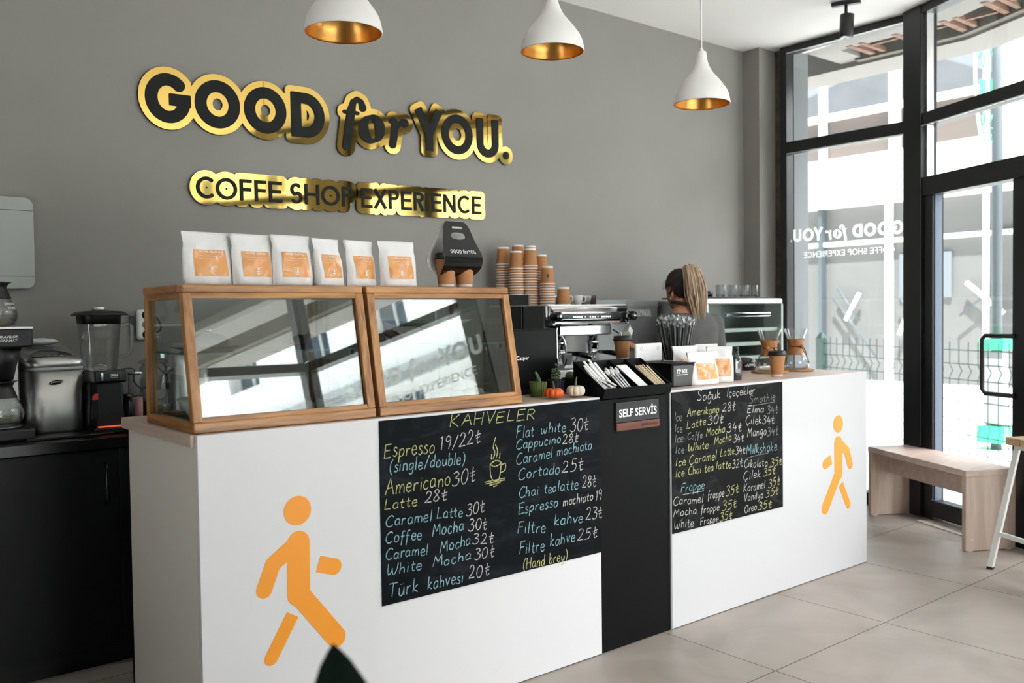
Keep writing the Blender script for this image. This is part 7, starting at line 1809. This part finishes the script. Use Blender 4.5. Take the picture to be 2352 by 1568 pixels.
# apron strap round the neck
mb = MB(); ring = []
for k in range(25):
    a = PI * 1.02 + PI * .96 * k / 24
    ring.append((PXc - .038 + .078 * cos(a), PYc + .03 + .098 * sin(a), 1.437 - .022 * cos(a) - .014 * (1 + sin(a)) * 0 + .004))
vs = []
for (x, y, z) in ring:
    o_ = Vector((x - (PXc - .038), y - PYc - .01, 0)).normalized() * .004
    vs += [(x, y, z - .011), (x, y, z + .011), (x + o_.x, y + o_.y, z + .011), (x + o_.x, y + o_.y, z - .011)]
mb.add(vs, [(4 * i + j, 4 * i + (j + 1) % 4, 4 * i + 4 + (j + 1) % 4, 4 * i + 4 + j) for i in range(24) for j in range(4)], 0, True)
build('apron_strap', mb, 'strap', pe)
# hair: dark cap pulled back, then the ponytail in locks
mb = MB(); NU, NV = 40, 24; idx = {}
def hdir(i, j):
    a = 2 * PI * i / NU; e = -PI / 2 + PI * j / NV; return cos(a) * cos(e), sin(a) * cos(e), sin(e)
def hair_here(dx, dy, dz):
    if dz > .15: return dy < .80 - .25 * (1 - dz)
    if dz > -.35: return dy < (-.12 if abs(dx) > .6 else .2) + .55 * dz
    return dy < -.45 and dz > -.82
for j in range(NV):
    for i in range(NU):
        c_ = hdir(i + .5, j + .5)
        if hair_here(*c_):
            q = []
            for a, b in ((i, j), (i + 1, j), (i + 1, j + 1), (i, j + 1)):
                k = (a % NU, b)
                if k not in idx:
                    dx, dy, dz = hdir(*k); idx[k] = len(mb.v); rip = 1 + .012 * sin(26 * math.atan2(dx, dz + .2))
                    mb.v.append(head_pt(.086 * dx * rip, .014 + .112 * dy * rip, .0 + .122 * dz * rip if dz > 0 else .105 * dz))
                q.append(idx[k])
            mb.f.append(tuple(dict.fromkeys(q))); mb.m.append(0); mb.s.append(True)
hc = build('hair', mb, 'hair_dark', pe); md = hc.modifiers.new('thick', 'SOLIDIFY'); md.thickness = .012; md.offset = -1; md = hc.modifiers.new('sub', 'SUBSURF'); md.levels = 1; md.render_levels = 1
mb = MB(); rn = random.Random(31)
for k in range(150):           # combed strands running from the hairline back to the tie
    a = rn.uniform(-2.0, 2.0); x0 = sin(a); z0 = cos(a)
    y0 = .72 - .4 * abs(x0) if z0 > -.1 else -.05
    pts_ = []
    for t_ in (0, .33, .66, 1):
        d = Vector((x0, y0, z0 if z0 > -.6 else -.6)).normalized().lerp(Vector((-.09, -.74, .66)).normalized(), t_).normalized()
        pts_.append(Vector(head_pt(.0885 * d.x, .014 + .1145 * d.y, .1245 * d.z if d.z > 0 else .107 * d.z)))
    pp_ = smooth_path(pts_, 4); mb.tube([tuple(p) for p in pp_], [.0016] * (len(pp_) - 1) + [.001], 4)
for k in range(4):
    q = Vector((-.080 + .003 * k, .05 + .006 * k, .052 - .014 * k)); mb.tube([head_pt(*q), head_pt(q.x - .006, q.y + .012, q.z - .008), head_pt(q.x - .010 - .002 * k, q.y + .016, q.z - .022)], [.0013, .0009, .0003], 4)
build('combed_strands', mb, 'hair_strand', hc)
base = Vector(head_pt(-.008, -.085, .098))
tail = MB(); low = MB(); rn = random.Random(6)
for k in range(190):
    u, v = rn.uniform(-1, 1), rn.uniform(-1, 1); L = rn.uniform(.75, 1.06)
    o_ = Vector((u * .060, v * .024, 0)); lf = .022 + .02 * (1 - u * u) ** .5 * rn.uniform(.7, 1.1)
    p0 = base + Vector((u * .016, v * .012 + .012, -.012)); p1 = base + Vector((u * .046, -.016 + v * .016, lf)); p2 = base + o_ + Vector((.012, -.036, -.045)); p3 = base + o_ * 1.1 + Vector((.022, -.042, -.14 * L)); p4 = base + Vector((u * .052 + .036, v * .018 - .036, -.215 * L)); p5 = base + Vector((u * .034 + .05, v * .012 - .03, -.275 * L))
    pth = smooth_path([p0, p1, p2, p3, p4, p5], 4)
    r_l = rn.uniform(.0028, .0052)
    (low if rn.random() < .28 else tail).tube([tuple(p) for p in pth], [r_l * (1 - .75 * (i / (len(pth) - 1)) ** 3) for i in range(len(pth))], 6, flat=.6)
pt_ = build('ponytail', tail, 'hair_blond', pe); build('ponytail_lowlights', low, 'hair_lowlight', pt_)
mb = MB(); mb.tube([tuple(base + Vector((.016 * cos(a), .012 * sin(a) + .01, -.006 + .01 * sin(a)))) for a in [2 * PI * k / 16 for k in range(17)]], .005, 8); build('hair_tie', mb, 'black_plastic', pe)
mb = MB(); mb.ball(head_pt(-.085, -.006, -.06), (.0055, .0045, .0065)); build('earring', mb, 'earring', pe)
# carton in the left hand
HW = Vector((PXc, PYc, 0)) + Matrix.Rotation(-.3, 3, 'Z') @ (LWR - Vector((PXc, PYc, 0)))
ca = thing('milk_carton', 'small white and green carton held in the left hand', 'carton', tuple(HW + Vector((.0, .075, .05))), rot=(.35, -.55, .5))
mb = MB(); mb.box(-.026, -.026, -.03, .026, .026, .055); mb.hexa([(-.026, -.026, .055), (.026, -.026, .055), (.026, .026, .055), (-.026, .026, .055)], [(-.026, -.002, .08), (.026, -.002, .08), (.026, .002, .08), (-.026, .002, .08)]); mb.box(-.026, -.0018, .08, .026, .0018, .09); build('carton', mb, 'paper', ca, world=False)
mb = MB(); mb.box(-.0265, -.0265, .0, .0265, .0265, .034); mb.box(-.0266, -.0266, .02, .0266, -.01, .03); build('green_print', mb, 'green_ink', ca, world=False)
